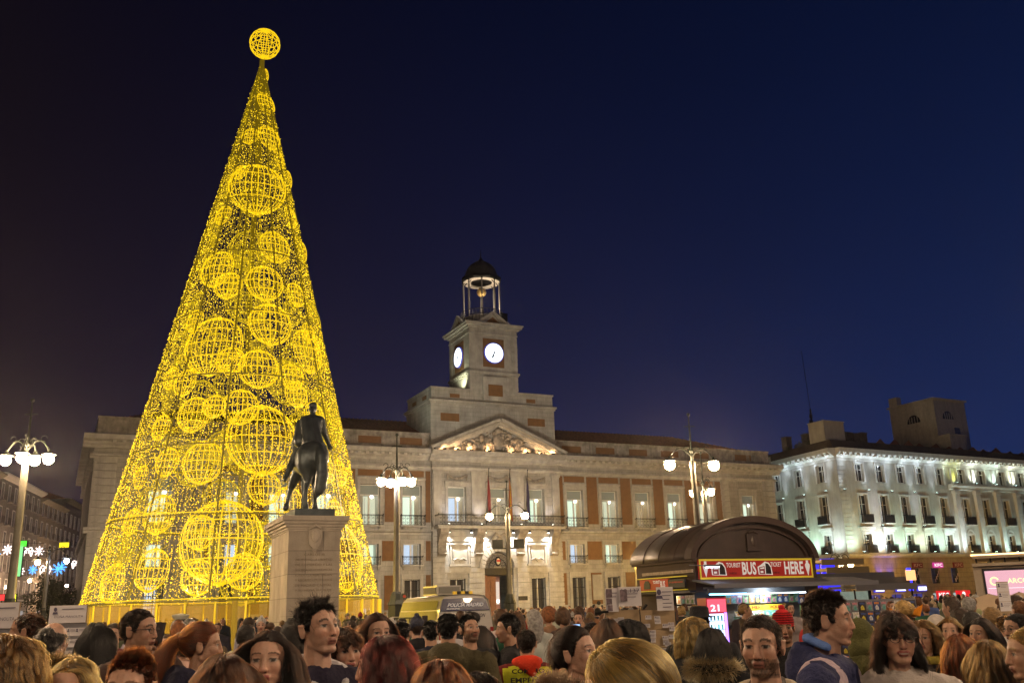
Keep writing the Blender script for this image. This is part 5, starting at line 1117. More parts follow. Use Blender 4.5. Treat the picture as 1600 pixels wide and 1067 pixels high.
# souvenir stand with pictures, right of the kiosk
ss = at(1370, 1000, 22.); SS = thing('postcard_rack', 'wall of dark framed pictures and postcards hung beyond the right hand man', 'postcard rack', (ss[0], ss[1], 0), .25)
q = MB(); q.box(-1.15, 1.15, 0, .06, .3, 1.75); [q.box(x, x+.05, .06, .1, 0, 1.8) for x in (-1.15, 1.1)]; q.build('panel', awt, SS)
for r in range(6):
    for k in range(12): put('magazine', covm[R_.choice([9, 8, 9, 3, 8, 6])], SS, (-1.02+k*.186, -.02, 1.5-r*.225), 0, scale=(.78, 1, .72), rot=(0, 0, R_.uniform(-.1, .1)))
# awnings of the second kiosk, further right
a2 = at(1268, 905, 40.); K2 = thing('market_canopy', 'long low dark canopy roof with layered awnings right of the kiosk', 'canopy', (a2[0], a2[1], 0), math.radians(9))
q = MB(); 
for z, y0, l0, l1 in ((2.62, 0, -.3, 3.4), (2.4, -.6, 1.0, 3.7), (2.15, -1.0, 1.1, 3.75)):
    o = MB(); o.box(l0, l1, y0-.5, y0+1.8, z, z+.1); o.box(l0, l1, y0-.56, y0-.502, z-.1, z+.16); o.build('awning', awt if z < 2.3 else aw, K2)
for z, l0, l1 in ((3.3, 1.5, 3.5), (2.95, 1.7, 3.7)): o = MB(); o.box(l0, l1, 2.0, 3.5, z, z+.12); o.box(l0, l1, 1.94, 2.0, z-.1, z+.16); o.build('upper_awning', mat('awning_ochre', (.22, .17, .08), .7), K2)
q.tube([(1.2, -1.2, 0), (1.2, -1.2, 2.1)], .04, 6); q.tube([(3.7, -1.2, 0), (3.7, -1.2, 2.1)], .04, 6); q.build('pole', iron, K2)
q = MB(); q.box(1.4, 2.7, .5, .6, .6, 2.05, 0); q.box(1.3, 1.4, .4, .6, 0, 2.1, 1); q.box(2.7, 2.8, .4, .6, 0, 2.1, 1); q.build('lit_display', [mat('display_greenish', (.3, .36, .3), .6, emit=(.5, .62, .5), estr=.35, var=.4, vscale=3), iron], K2)
q = MB(); q.box(3.75, 3.9, -1.0, -.9, 2.0, 2.9); q.cbox((3.5, -1.6, 2.6), (.4, .06, .4), 1); q.build('neon', [emis('neon_blue', (.02, .03, 1), 3), emis('neon_orange', (1, .5, .2), 1.6)], K2)
for px_, py_, w_, h_ in ((1275, 900, .75, 1.3), (1299, 905, .9, 2.2)):
    p = at(px_, py_, 52); q = MB(); q.box(-w_/2, w_/2, 0, .2, 0, h_*.45); q.box(-w_/2, w_*.3, 0, .2, h_*.5, h_); t_ = thing('neon_sign', 'blue neon panel %s' % ('under the short lamp pole' if px_ > 1280 else 'next to the end of the red ticket sign'), 'sign', (p[0], p[1], p[2]-h_/2), 0); q.build('panel', emis('neon_deep_blue', (.02, .02, 1), 1.3), t_); q = MB(); q.tube([(0, .15, -p[2]+h_/2), (0, .15, 0)], .05, 5); q.build('post', iron, t_)
# kiosk with the pink screen
p = at(1521, 895, 34); PK = thing('screen_kiosk', 'cream kiosk with a glowing pink advertising screen at the right edge', 'kiosk', (p[0], p[1], 0), math.radians(-27))
crm = mat('kiosk_cream', (.42, .34, .24), .6, var=.12, bump=.1); 
q = MB(); q.box(0, 3.2, 0, 2.5, 0, 2.68); q.build('body', crm, PK)
for z, a, b in ((2.72, .0, 3.4), (2.98, .05, 3.4)): q = MB(); q.box(a, b, -.25, 2.7, z, z+.1); q.build('roof_slab', crm, PK)
q = MB(); [q.tube([(.15+k*.45, -.1, 2.8), (.15+k*.45, -.1, 3.0)], .03, 5) for k in range(7)]; q.tube([(0, -.22, 3.1), (3.4, -.22, 3.1)], .03, 6, 1); q.build('roof_lights', [iron, emis('warm_strip', (1, .6, .25), 4)], PK)
pk = emis('screen_pink', (1, .52, .62), .9)
q = MB(); q.box(.35, 1.95, -.1, -.02, 1.68, 2.55); sc_ = q.build('screen', pk, PK)
q = MB(); q.box(.28, 2.02, -.06, 0, 1.6, 2.63); q.build('screen_frame', iron, PK)
text_mesh('lettering', 'ARCOS', .17, emis('screen_yellowgreen', (.95, 1, .5), 1.2), sc_, (1.4, -.11, 2.2), (PI/2, 0, 0), .75, bold=.02)
q = MB(); q.tube([(.62+.12*math.cos(a), -.12, 2.2+.12*math.sin(a)) for a in np.linspace(.3, 6.0, 16)], .03, 5); q.build('emblem', emis('screen_yellowgreen', (.95, 1, .5), 1.2), sc_); q = MB(); q.box(.4, 1.9, -.115, -.105, 1.95, 1.97); q.build('screen_line', emis('screen_white', (1, .9, .95), 1.2), sc_)
q = MB(); q.box(.5, 3.2, -.05, -.01, .4, 1.35, 0); [q.box(.5+k*.5, .55+k*.5, -.08, -.05, .4, 1.4, 1) for k in range(6)]; q.build('shop_window', [mat('dim_goods', (.2, .2, .18), .6, emit=(.5, .5, .4), estr=.12, var=.5, vscale=6), iron], PK)
q = MB(); [q.lathe([(.12, 0), (.04, .18)], (.9+k*1.1, -.9, 1.42), 8) for k in range(2)]; q.build('hanging_lamp', emis('lamp_bluewhite', (.8, .85, 1), 5), PK)
def parasol(px_, py_, Y, r_, lab):
    p = at(px_, py_, Y); t = thing('parasol', lab, 'parasol', (p[0], p[1], 0), 0, 'parasols by the pink screen kiosk'); q = MB(); q.tube([(0, 0, 0), (0, 0, p[2])], .03, 6); q.build('pole', iron, t)
    q = MB(); q.add([(0, 0, p[2])]+[(r_*math.cos(a), r_*math.sin(a), p[2]-.42) for a in np.linspace(0, 2*PI, 8, endpoint=False)]+[(r_*math.cos(a), r_*math.sin(a), p[2]-.56) for a in np.linspace(0, 2*PI, 8, endpoint=False)], [(0, 1+k, 1+(k+1) % 8) for k in range(8)]+[(1+k, 9+k, 9+(k+1) % 8, 1+(k+1) % 8) for k in range(8)]); q.build('canopy', mat('parasol_buff', (.4, .3, .2), .8, var=.1), t)
parasol(1545, 927, 27, 1.5, 'buff parasol spread under the pink screen'); parasol(1592, 924, 28, 1.2, 'buff parasol partly cut off at the right edge')
# ------------------------------------------------------------------ police van
vp = at(729, 980, 33.5); VN = thing('police_van', 'white police information van seen from behind with a roof unit', 'van', (vp[0], vp[1], 0), math.radians(26))
vw = mat('van_white_paint', (.62, .6, .55), .3, var=.06, coat=.5); vblue = mat('van_dark_blue', (.015, .02, .09), .3, coat=.5); vyel = mat('van_reflective_yellow', (.16, .155, .02), .5, var=.2, vscale=1.2)
hw, H_ = 1.02, 2.3
sec = [(-hw, .35), (-hw-.02, 1.1), (-hw+.06, 1.8), (-hw+.14, 2.12), (-hw+.3, H_-.03), (0, H_+.03), (hw-.3, H_-.03), (hw-.14, 2.12), (hw-.06, 1.8), (hw+.02, 1.1), (hw, .35)]
q = MB(); n_ = len(sec); ys = [0, .08, 4.1, 4.5, 5.2]; sc_l = [.97, 1, 1, .96, .93]; zc = [1, 1, 1, .8, .5]
for y, s, zz in zip(ys, sc_l, zc): q.v += [(x*s, y+(.10*(z-.35) if y < .05 else 0), .35+(z-.35)*zz if z > 1.0 else z) for x, z in sec]
for i in range(len(ys)-1):
    for j in range(n_): q.f.append((i*n_+j, i*n_+(j+1) % n_, (i+1)*n_+(j+1) % n_, (i+1)*n_+j)); q.m.append(0)
q.f.append(tuple(range(n_))[::-1]); q.m.append(0); q.f.append(tuple((len(ys)-1)*n_+j for j in range(n_))); q.m.append(0)
q.build('body', vw, VN)
q = MB(); q.add([(-hw+.1, .115, 1.78), (hw-.1, .115, 1.78), (hw-.22, .17, 2.18), (-hw+.22, .17, 2.18)], [(0, 1, 2, 3)]); q.box(-hw+.1, hw-.1, .09, .16, 1.76, 1.79); bl_ = q.build('rear_band', vblue, VN)
text_mesh('lettering', 'POLICÍA MADRID', .16, mat('van_letter_white_glow', (.85, .85, .85), .5, emit=(1, 1, 1), estr=.12), bl_, (.02, .115, 1.98), (PI/2+.14, 0, 0), 1.35, bold=.03, shear=.3, ext=.02)  # slight emission brightens the white letters
text_mesh('lettering', 'MUNICIPAL', .05, mat('van_letter_white_glow', (.7, .7, .7), .5), bl_, (-.45, .1, 1.84), (PI/2+.14, 0, 0), .5, bold=.03, shear=.3, ext=.02)
vl = mat('van_letter_blue', (.03, .03, .07), .5)
text_mesh('lettering', 'OFICINA DE ATENCION', .13, vl, VN, (0, .05, 1.6), (PI/2+.1, 0, 0), 1.45, bold=.012, shear=.3, ext=.03); text_mesh('lettering', 'AL CIUDADANO', .13, vl, VN, (0, .03, 1.4), (PI/2+.1, 0, 0), 1.0, bold=.012, shear=.3, ext=.03)
text_mesh('lettering', 'CITIZEN ASSISTANCE', .12, mat('van_letter_grey', (.2, .2, .25), .5), VN, (0, .01, 1.17), (PI/2+.1, 0, 0), 1.5, bold=.01, shear=.3, ext=.03)
q = MB(); q.box(-.01, .01, .02, .06, .4, 1.76); q.build('door_seam', sbk, VN)
q = MB(); [q.cbox((s*(hw-.06), .0, 1.0), (.1, .06, .4)) for s in (-1, 1)]; q.build('rear_lights', mat('lens_red', (.3, .01, .01), .3), VN)
q = MB(); q.add([(-hw-.03, .3, 1.25), (-hw-.03, 4.2, 1.25), (-hw+.045, 4.2, 1.78), (-hw+.045, .3, 1.78)], [(3, 2, 1, 0)]); q.build('side_glass', vyel, VN)
q = MB(); q.add([(-hw+.03, .3, 1.82), (-hw+.03, 4.1, 1.82), (-hw+.11, 4.0, 2.12), (-hw+.11, .3, 2.12)], [(3, 2, 1, 0)]); q.build('side_band', vyel, VN)
q = MB(); q.box(-.72, .18, .9, 2.3, H_+.02, H_+.34); q.box(-.66, .12, .86, .9, H_+.07, H_+.29, 1); q.box(-.76, -.72, 1.0, 2.2, H_+.07, H_+.29, 1); q.build('roof_unit', [vw, mat('vent_grey', (.3, .3, .26), .7)], VN)
q = MB(); 
for k in range(5): q.box(-.35+k*.15, -.24+k*.15, .25, .38, H_+.02, H_+.12, k % 2)
q.build('light_bar', [mat('amber_lens', (.6, .33, .02), .3, emit=(1, .6, .05), estr=.35), sbk], VN)
for s in (-1, 1):
    for y in (1.0, 4.1): q = MB(); q.tube([(s*.85, y, .34), (s*1.0, y, .34)], .34, 16); q.build('wheel', mat('tyre_rubber', (.02, .02, .02), .9), VN)
    q = MB(); q.cbox((s*1.16, 4.2, 1.45), (.22, .12, .34)); q.build('wing_mirror', vw, VN)
# ------------------------------------------------------------------ barriers, traffic lights
grb = mat('barrier_green', (.07, .085, .03), .5, metal=.3, var=.2)
bm = MB(); L = 2.3; bm.tube([(0, 0, .15), (0, 0, 1.1), (L, 0, 1.1), (L, 0, .15)], .025, 5); bm.tube([(0, 0, .25), (L, 0, .25)], .02, 5); [bm.tube([(.12+k*.13, 0, .25), (.12+k*.13, 0, 1.1)], .012, 4) for k in range(17)]; bm.box(-.02, .02, -.3, .3, 0, .15); bm.box(L-.02, L+.02, -.3, .3, 0, .15)
bmm = bm.mesh('crowd_barrier', grb); bp = at(541, 960, 30)
for k in range(1):
    o = put('crowd_barrier', bmm, None, (bp[0], bp[1], .5), math.radians(6)); tag(o, 'green steel crowd barrier on the low wall between the pedestal and the van', 'barrier')
q = MB(); q.box(-.3, 2.9, -.1, 1.2, 0, .5); o = q.build('raised_planter', ped_m2, None, (bp[0], bp[1]+.1, 0), math.radians(6)); tag(o, 'low stone wall carrying the green barrier', 'low wall')
def traffic(px_, py_, Y, lab, face=0):
    p = at(px_, py_, Y); t = thing('traffic_light', lab, 'traffic light', (p[0], p[1], 0), face, 'traffic lights by the clock building'); zt_ = p[2]
    q = MB(); q.tube([(0, 0, 0), (0, 0, zt_+.6)], .05, 8); q.build('pole', post_b, t)
    q = MB(); q.box(-.16, .16, -.3, -.06, zt_-.45, zt_+.5); q.build('housing', post_b, t)
    for k in range(3):
        q = MB(); q.tube([(0, -.31, zt_+.34-k*.31), (0, -.36, zt_+.34-k*.31)], .1, 10, 0); q.tube([(.1*math.cos(a), -.42, zt_+.34-k*.31+.1*math.sin(a)) for a in np.linspace(0, PI, 8)], .02, 4, 1); q.build('lens', [mat('lens_dark_%d' % k, [(.25, .02, .02), (.2, .12, .02), (.02, .12, .08)][k], .3), post_b], t)
traffic(584, 945, 62, 'traffic light just right of the tree skirt'); traffic(633, 940, 58, 'traffic light in front of the lit barred window')
# ------------------------------------------------------------------ lottery sellers' boards
card = mat('cardboard', (.34, .25, .15), .9, var=.25, vscale=6, bump=.3, bscale=12); pap = mat('white_paper', (.55, .53, .56), .8, var=.06, vscale=6); inkk = mat('printed_ink', (.08, .07, .12), .8); inkp = mat('photo_print', (.16, .12, .14), .7, var=.6, vscale=30)
def paper(par, x, z, w_, h_, y, title=None, face=False, tilt=0, lines=4, fw=.16, big=False):
    q = MB(); q.cbox((0, 0, 0), (w_, .004, h_)); o = q.build('paper', pap, par, (x, y, z), rot=(0, tilt, 0))
    if face:
        q = MB(); fx_, fz_ = -w_*.5+w_*fw, h_*.22; s = h_*.16
        q.prism([(fx_+s*.6*math.cos(a), fz_+s*.8*math.sin(a)+s*.4) for a in np.linspace(0, 2*PI, 10, endpoint=False)], -.006, -.003); q.prism([(fx_-s, fz_-s*1.3), (fx_+s, fz_-s*1.3), (fx_+s*.7, fz_-s*.5), (fx_-s*.7, fz_-s*.5)], -.006, -.003); q.build('portrait', inkk, o)
    for k in range(lines):
        q = MB(); zz = h_*.28-k*h_*.16; q.box(-w_*.5+w_*(.34 if face else .1), w_*.42-(k % 3)*w_*.08, -.005, -.003, zz, zz+h_*.03); q.build('printed_line', inkk, o)
    if title: text_mesh('lettering', title, h_*(.16 if not big else .2), inkk, o, (w_*.04, -.004, -h_*.12 if not big else h_*.3), (PI/2, 0, 0), w_*.78, ext=.003)
    return o
p = at(1003, 1000, 9.2); LB = thing('lottery_board', 'stacked cardboard lottery ticket board clipped with white papers before the kiosk', 'ticket board', (p[0], p[1], 0), math.radians(4))
def lbp(px_, py_): a = at(px_, py_, 9.2); return a[0]-p[0], a[2]
def cbp(x0, y0, x1, y1, y=0, nm='cardboard_panel'):
    a, b = lbp(x0, y0), lbp(x1, y1); q = MB(); q.box(a[0], b[0], y, y+.02, b[1], a[1]); q.tube([(a[0], y-.01, b[1]+.003), (b[0], y-.01, b[1]+.003)], .006, 4); return q.build(nm, card, LB)
cbp(946, 953, 1001, 990); cbp(1001, 953, 1057, 985); cbp(948, 990, 1001, 1040); cbp(1000, 985, 1058, 1010, -.02); cbp(1000, 1010, 1056, 1045)
q = MB()
for px_ in (948, 1001, 1056): a = lbp(px_, 955); q.tube([(a[0], .05, 0), (a[0], .05, a[1])], .015, 6)
q.build('stand', iron, LB)
def lp(x0, y0, x1, y1, **k): a, b = lbp(x0, y0), lbp(x1, y1); return paper(LB, (a[0]+b[0])/2, (a[1]+b[1])/2, b[0]-a[0], a[1]-b[1], **k)
lp(944, 919, 966, 955, y=-.02, face=False, lines=2); lp(964, 917, 1002, 946, y=-.03, title='13.137', lines=3, big=True); lp(1024, 917, 1053, 953, y=-.03, face=True, lines=5)
for a_ in ((945, 920, 955, 933), (946, 935, 955, 944), (948, 945, 956, 954), (967, 921, 979, 939)):
    c0, c1 = lbp(a_[0], a_[1]), lbp(a_[2], a_[3]); q = MB(); q.box(c0[0], c1[0], -.045, -.04, c1[1], c0[1]); q.build('portrait_photo', inkp, LB)
for (x, y) in ((1007, 961), (1021, 962), (1022, 968), (1005, 974), (1034, 974), (1043, 972), (1045, 979), (1014, 984), (1014, 990), (1014, 997), (1034, 993), (1044, 991), (1035, 1000), (1038, 1003), (1022, 1012), (1033, 1012), (1034, 1020), (956, 966), (964, 964), (953, 972), (968, 975), (956, 1000)):
    lp(x, y, x+10, y+6, y=-.035, face=True, lines=3)
c0 = lbp(944, 957); q = MB(); q.tube([(c0[0]-.1, -.05, c0[1]), (c0[0]+.03, -.05, c0[1]+.01)], .012, 5); q.tube([(lbp(1003, 951)[0], -.05, lbp(1003, 951)[1]), (lbp(1009, 944)[0], -.05, lbp(1009, 944)[1])], .012, 5); q.build('clip', iron, LB)
def seller(px0, py0, px1, py1, Y, lab, title, seed):
    a, b = at(px0, py0, Y), at(px1, py1, Y); w_, h_ = b[0]-a[0], a[2]-b[2]; t = thing('lottery_stand', lab, 'sign stand', ((a[0]+b[0])/2, Y, 0), 0, 'lottery sellers signs'); zc_ = (a[2]+b[2])/2
    q = MB(); q.box(-w_/2, w_/2, .003, .02, zc_-h_/2, zc_+h_/2); q.tube([(0, .04, 0), (0, .04, zc_)], .02, 6); q.build('backing', card, t)
    o = paper(t, 0, zc_, w_*.98, h_*.98, 0, title=title, face=True, lines=1)
    R = random.Random(seed)
    for r in range(5):
        for k in range(4): paper(t, -w_/2+.07+k*w_/4.2, zc_-h_/2-.08-r*.1, .11, .07, -.01+R.uniform(-.005, .005), face=True, lines=2)
    q = MB(); q.box(-w_/2, w_/2, .02, .03, zc_-h_/2-.62, zc_-h_/2); q.build('ticket_panel', mat('grey_board', (.3, .3, .32), .8), t)
seller(78, 946, 134, 972, 9.0, 'white lottery sign with portrait above rows of tickets, right of the other sign', 'DOÑA MANOLITA', 1)
seller(-36, 942, 27, 981, 8.2, 'white lottery sign cut by the left edge of the photo', 'DOÑA MANOLITA', 2)
pp = at(1566, 912, 13); t = thing('lottery_stand', 'narrow upright white lottery sign held before the pink screen', 'sign stand', (pp[0], 13, 0), -.1, 'lottery sellers signs')
q = MB(); q.box(-.075, .075, .003, .02, pp[2]-.38, pp[2]+.03); q.tube([(0, .04, 0), (0, .04, pp[2])], .015, 6); q.build('backing', card, t)
for k in range(3): paper(t, 0, pp[2]-.04-k*.125, .15, .12, 0, face=True, lines=3)
# ------------------------------------------------------------------ people
SC.cycles_curves.shape = 'RIBBONS'
def vnoise(p, f, seed=0):
    """cheap smooth 3-D noise in -1..1"""
    r = np.random.RandomState(seed); o = np.zeros(len(p))
    for k in range(5):
        d = r.normal(size=3); d /= np.linalg.norm(d); o += np.sin((p@d)*f*(1+.35*k)*6.283+r.rand()*6.28)
    return o/3
def head_prims(sex='m', jaw=1., nose=1., full=1.):
    f = sex == 'f'; P = []
    S = lambda c, r: P.append(('s', c, r)); C = lambda a, b, r0, r1: P.append(('c', a, b, r0, r1))
    S((0, .012, .028), (.074, .094, .086)); S((0, -.02, .03), (.068, .072, .07)); S((0, -.028, -.02), (.06*full, .062, .075))
    S((0, -.04, -.060), (.047*jaw*full, .047, .044)); S((.028, -.036, -.045), (.033*full, .046, .042)); S((-.028, -.036, -.045), (.033*full, .046, .042)); S((0, -.066, -.094), (.022*jaw, .022, .019)); S((0, .0, -.06), (.052*jaw, .055, .04))
    for s in (-1, 1):
        S((s*.036*full, -.058, -.022), (.028*full, .030, .032)); C((s*.012, -.084, .026), (s*.044, -.068, .024), .012 if not f else .009, .012)
        C((s*.048*jaw, -.0, -.06), (s*.022*jaw, -.06, -.092), .016, .018)
        S((s*.078, .008, -.008), (.008, .02, .031)); C((s*.084, .02, .01), (s*.083, .012, -.02), .006, .005); C((s*.082, -.004, .016), (s*.087, .018, .02), .005, .006)
        S((s*.011, -.098, -.037), (.008*nose, .011, .0075))
        S((s*.032, -.071, .0), (.015, .014, .012)); C((s*.018, -.082, .008), (s*.044, -.075, .006), .006, .006)
    C((0, -.088, .02), (0, -.103, -.03), .0085, .0115*nose); S((0, -.1025, -.035), (.0125*nose, .0125*nose, .0095))
    C((-.018, -.087, -.058), (.018, -.087, -.058), .0075, .0075); C((-.012, -.093, -.057), (.012, -.093, -.057), .007, .007); C((-.014, -.088, -.069), (.014, -.088, -.069), .0068, .0068)
    C((0, .01, -.05), (0, .022, -.19), .056 if not f else .048, .062 if not f else .052)
    return P
HEADS = {}
def head(sex, voxel=.0048, jaw=1., nose=1., full=1.):
    k = (sex, voxel, jaw, nose, full)
    if k not in HEADS:
        me = blob('h', head_prims(sex, jaw, nose, full), voxel, 5 if voxel < .006 else 2)
        v = verts(me).copy(); fs = [tuple(p.vertices) for p in me.polygons]; n = np.zeros(len(v)*3); me.vertices.foreach_get('normal', n); HEADS[k] = (v, fs, n.reshape(-1, 3).copy()); bpy.data.meshes.remove(me)
    return HEADS[k]
def hairline(y): return np.interp(y, [-.11, -.07, -.045, -.03, -.015, .012, .03, .05, .09], [.066, .07, .05, .01, -.012, .028, -.03, -.066, -.08])
def head_colors(v, skin, hair, lips=(.30, .10, .08), bald=False, stubble=0., brow=None, iris=(.02, .012, .008), shut=False, smile=False, cropped=True):
    c = np.tile(np.array(skin), (len(v), 1)); x, y, z = v.T; ax = np.abs(x); front = y < -.045
    # warm cheeks and nose, cooler jaw
    w = np.exp(-((ax-.04)**2/.0004+(z+.03)**2/.0004))*front; c *= (1-.12*w[:, None]*np.array([0, 1, 1.2])); w = np.exp(-((ax)**2/.0002+(z+.035)**2/.0002))*front; c *= (1-.15*w[:, None]*np.array([0, 1, 1.]))
    if stubble:
        b = ((z < -.045-.0*ax) & (y < .01) & (z > -.115)) | ((z < -.01) & (ax > .058) & (y < -.0) & (y > -.045)); m = (ax < .019) & (z > -.075) & (z < -.052) & front
        mous = front & (ax < .036) & (z > -.058) & (z < -.041); cheek = front & (z > -.045-.9*np.maximum(ax-.03, 0)*0) & (ax < .05)
        k = (b & ~m & ~(cheek & ~mous)) | mous; wz = np.clip((-.028-z-.25*np.maximum(.05-ax, 0))/.03, 0, 1)*np.clip((z+.125)/.02, 0, 1); wz[mous] = 1.; wz[ax > .05] = np.maximum(wz[ax > .05], .75); w2 = (stubble*wz*(.8+.2*vnoise(v, 60, 1)))[:, None]; c[k] = (c*(1-w2)+np.array(hair)*w2)[k]
    k = front & (ax < .021) & (z > -.0755) & (z < -.0515); c[k] = np.array(lips)
    k = front & (ax < .019) & (np.abs(z+.064) < .0024); c[k] = np.array((.09, .03, .025)) if not smile else np.array((.6, .55, .5))
    if smile: zc_ = -.066+9*ax**2; k = front & (ax < .027) & (np.abs(z-zc_) < .0075); c[k] = lips; k = front & (ax < .021) & (np.abs(z-zc_) < .0032); c[k] = (.45, .41, .37)
    bz = .024+.004*np.cos((ax-.03)*90); k = front & (ax > .012) & (ax < .052) & (np.abs(z-bz) < (.0045 if brow is None else brow)); c[k] = c[k]*.15+np.array(hair)*.6
    e = ((ax-.0325)/.0150)**2+((z-.001)/.0058)**2; k = front & (e < 1) & (y < -.06)
    if shut: c[front & (e < 1) & (z < .0) & (z > -.0045)] = (.03, .02, .015)
    else:
        c[k] = (.30, .26, .24); i = front & (((ax-.0325)/.0078)**2+((z-.002)/.0085)**2 < 1); c[i] = iris
        k = front & (e < 1.9) & (z > .0045) & (e > .6); c[k] = (.03, .02, .015)
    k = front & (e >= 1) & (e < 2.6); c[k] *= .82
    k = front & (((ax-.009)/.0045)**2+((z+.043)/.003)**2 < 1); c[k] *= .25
    sc = (z > hairline(y)) & ~((ax > .076) & (z < .03) & (y > -.02))
    if bald: sc &= (z < .04+.2*y) | (y > .075)
    c[sc] = np.array(hair)*.75
    return c, sc
SKINM = mat('skin_and_cloth', attr='col', rough=.48, var=.16, vscale=22, bump=.16, bscale=140, spec=.4)
SKINM.node_tree.nodes['Principled BSDF'].inputs['Subsurface Weight'].default_value = .12; SKINM.node_tree.nodes['Principled BSDF'].inputs['Subsurface Radius'].default_value = (.02, .007, .004); SKINM.node_tree.nodes['Principled BSDF'].inputs['Subsurface Scale'].default_value = .5
def hair_mat(nm, col, rough=.38):
    if nm in MATS: return MATS[nm]
    m = bpy.data.materials.new(nm); m.use_nodes = True; MATS[nm] = m; t = m.node_tree; b = t.nodes['Principled BSDF']; b.inputs['Roughness'].default_value = rough; b.inputs['Specular IOR Level'].default_value = .45
    h = t.nodes.new('ShaderNodeHairInfo'); r = t.nodes.new('ShaderNodeMapRange'); r.inputs[3].default_value = .5; r.inputs[4].default_value = 1.6; t.links.new(h.outputs['Random'], r.inputs[0])
    s = t.nodes.new('ShaderNodeVectorMath'); s.operation = 'SCALE'; s.inputs[0].default_value = tuple(c**1.7*.85 for c in col); at_ = t.nodes.new('ShaderNodeAttribute'); at_.attribute_name = 'tint'; mu = t.nodes.new('ShaderNodeMath'); mu.operation = 'MULTIPLY'; t.links.new(r.outputs[0], mu.inputs[0]); t.links.new(at_.outputs['Fac'], mu.inputs[1]); t.links.new(mu.outputs[0], s.inputs['Scale'])
    hb = t.nodes.new('ShaderNodeBsdfHairPrincipled'); hb.parametrization = 'COLOR'; t.links.new(s.outputs[0], hb.inputs['Color']); hb.inputs['Roughness'].default_value = .3; hb.inputs['Radial Roughness'].default_value = .5
    if 'Random Roughness' in hb.inputs: hb.inputs['Random Roughness'].default_value = .3
    t.nodes.remove(b); t.links.new(hb.outputs[0], t.nodes['Material Output'].inputs['Surface']); return m
HC_ = dict(black=(.012, .009, .008), dark=(.03, .016, .009), brown=(.075, .036, .016), chestnut=(.11, .045, .017), blond=(.36, .23, .08), darkblond=(.20, .12, .045), red=(.085, .014, .009), ginger=(.22, .075, .02), grey=(.26, .25, .24))
def curves(name, P, rad, material, parent, tint=None):
    """P: strands x points x 3"""
    n, k = P.shape[:2]; c = bpy.data.hair_curves.new(name); c.add_curves([k]*n); c.points.foreach_set('position', P.astype('f').ravel())
    a = c.attributes['radius'] if 'radius' in c.attributes else c.attributes.new('radius', 'FLOAT', 'POINT')
    a.data.foreach_set('value', np.tile(rad*np.linspace(1, .35, k), n).astype('f')); c.materials.append(material)
    tn = c.attributes.new('tint', 'FLOAT', 'CURVE'); tn.data.foreach_set('value', (np.ones(n) if tint is None else tint).astype('f'))
    o = bpy.data.objects.new(name, c); COL.objects.link(o); o.parent = parent; return o
EC, ER = np.array([0, .01, .028]), np.array([.076, .097, .088])
def push(p, g=1.03):
    q = (p-EC)/(ER*g); l = np.linalg.norm(q, axis=1, keepdims=True); l = np.maximum(l, 1e-6); return np.where(l < 1, EC+q/l*(ER*g), p)
def roots(hd, mask, n, rs):
    v, fs, nn = hd; idx = np.where(mask)[0]; i = idx[rs.randint(0, len(idx), n)]; p = v[i]+rs.normal(0, .0025, (n, 3)); return p, nn[i]
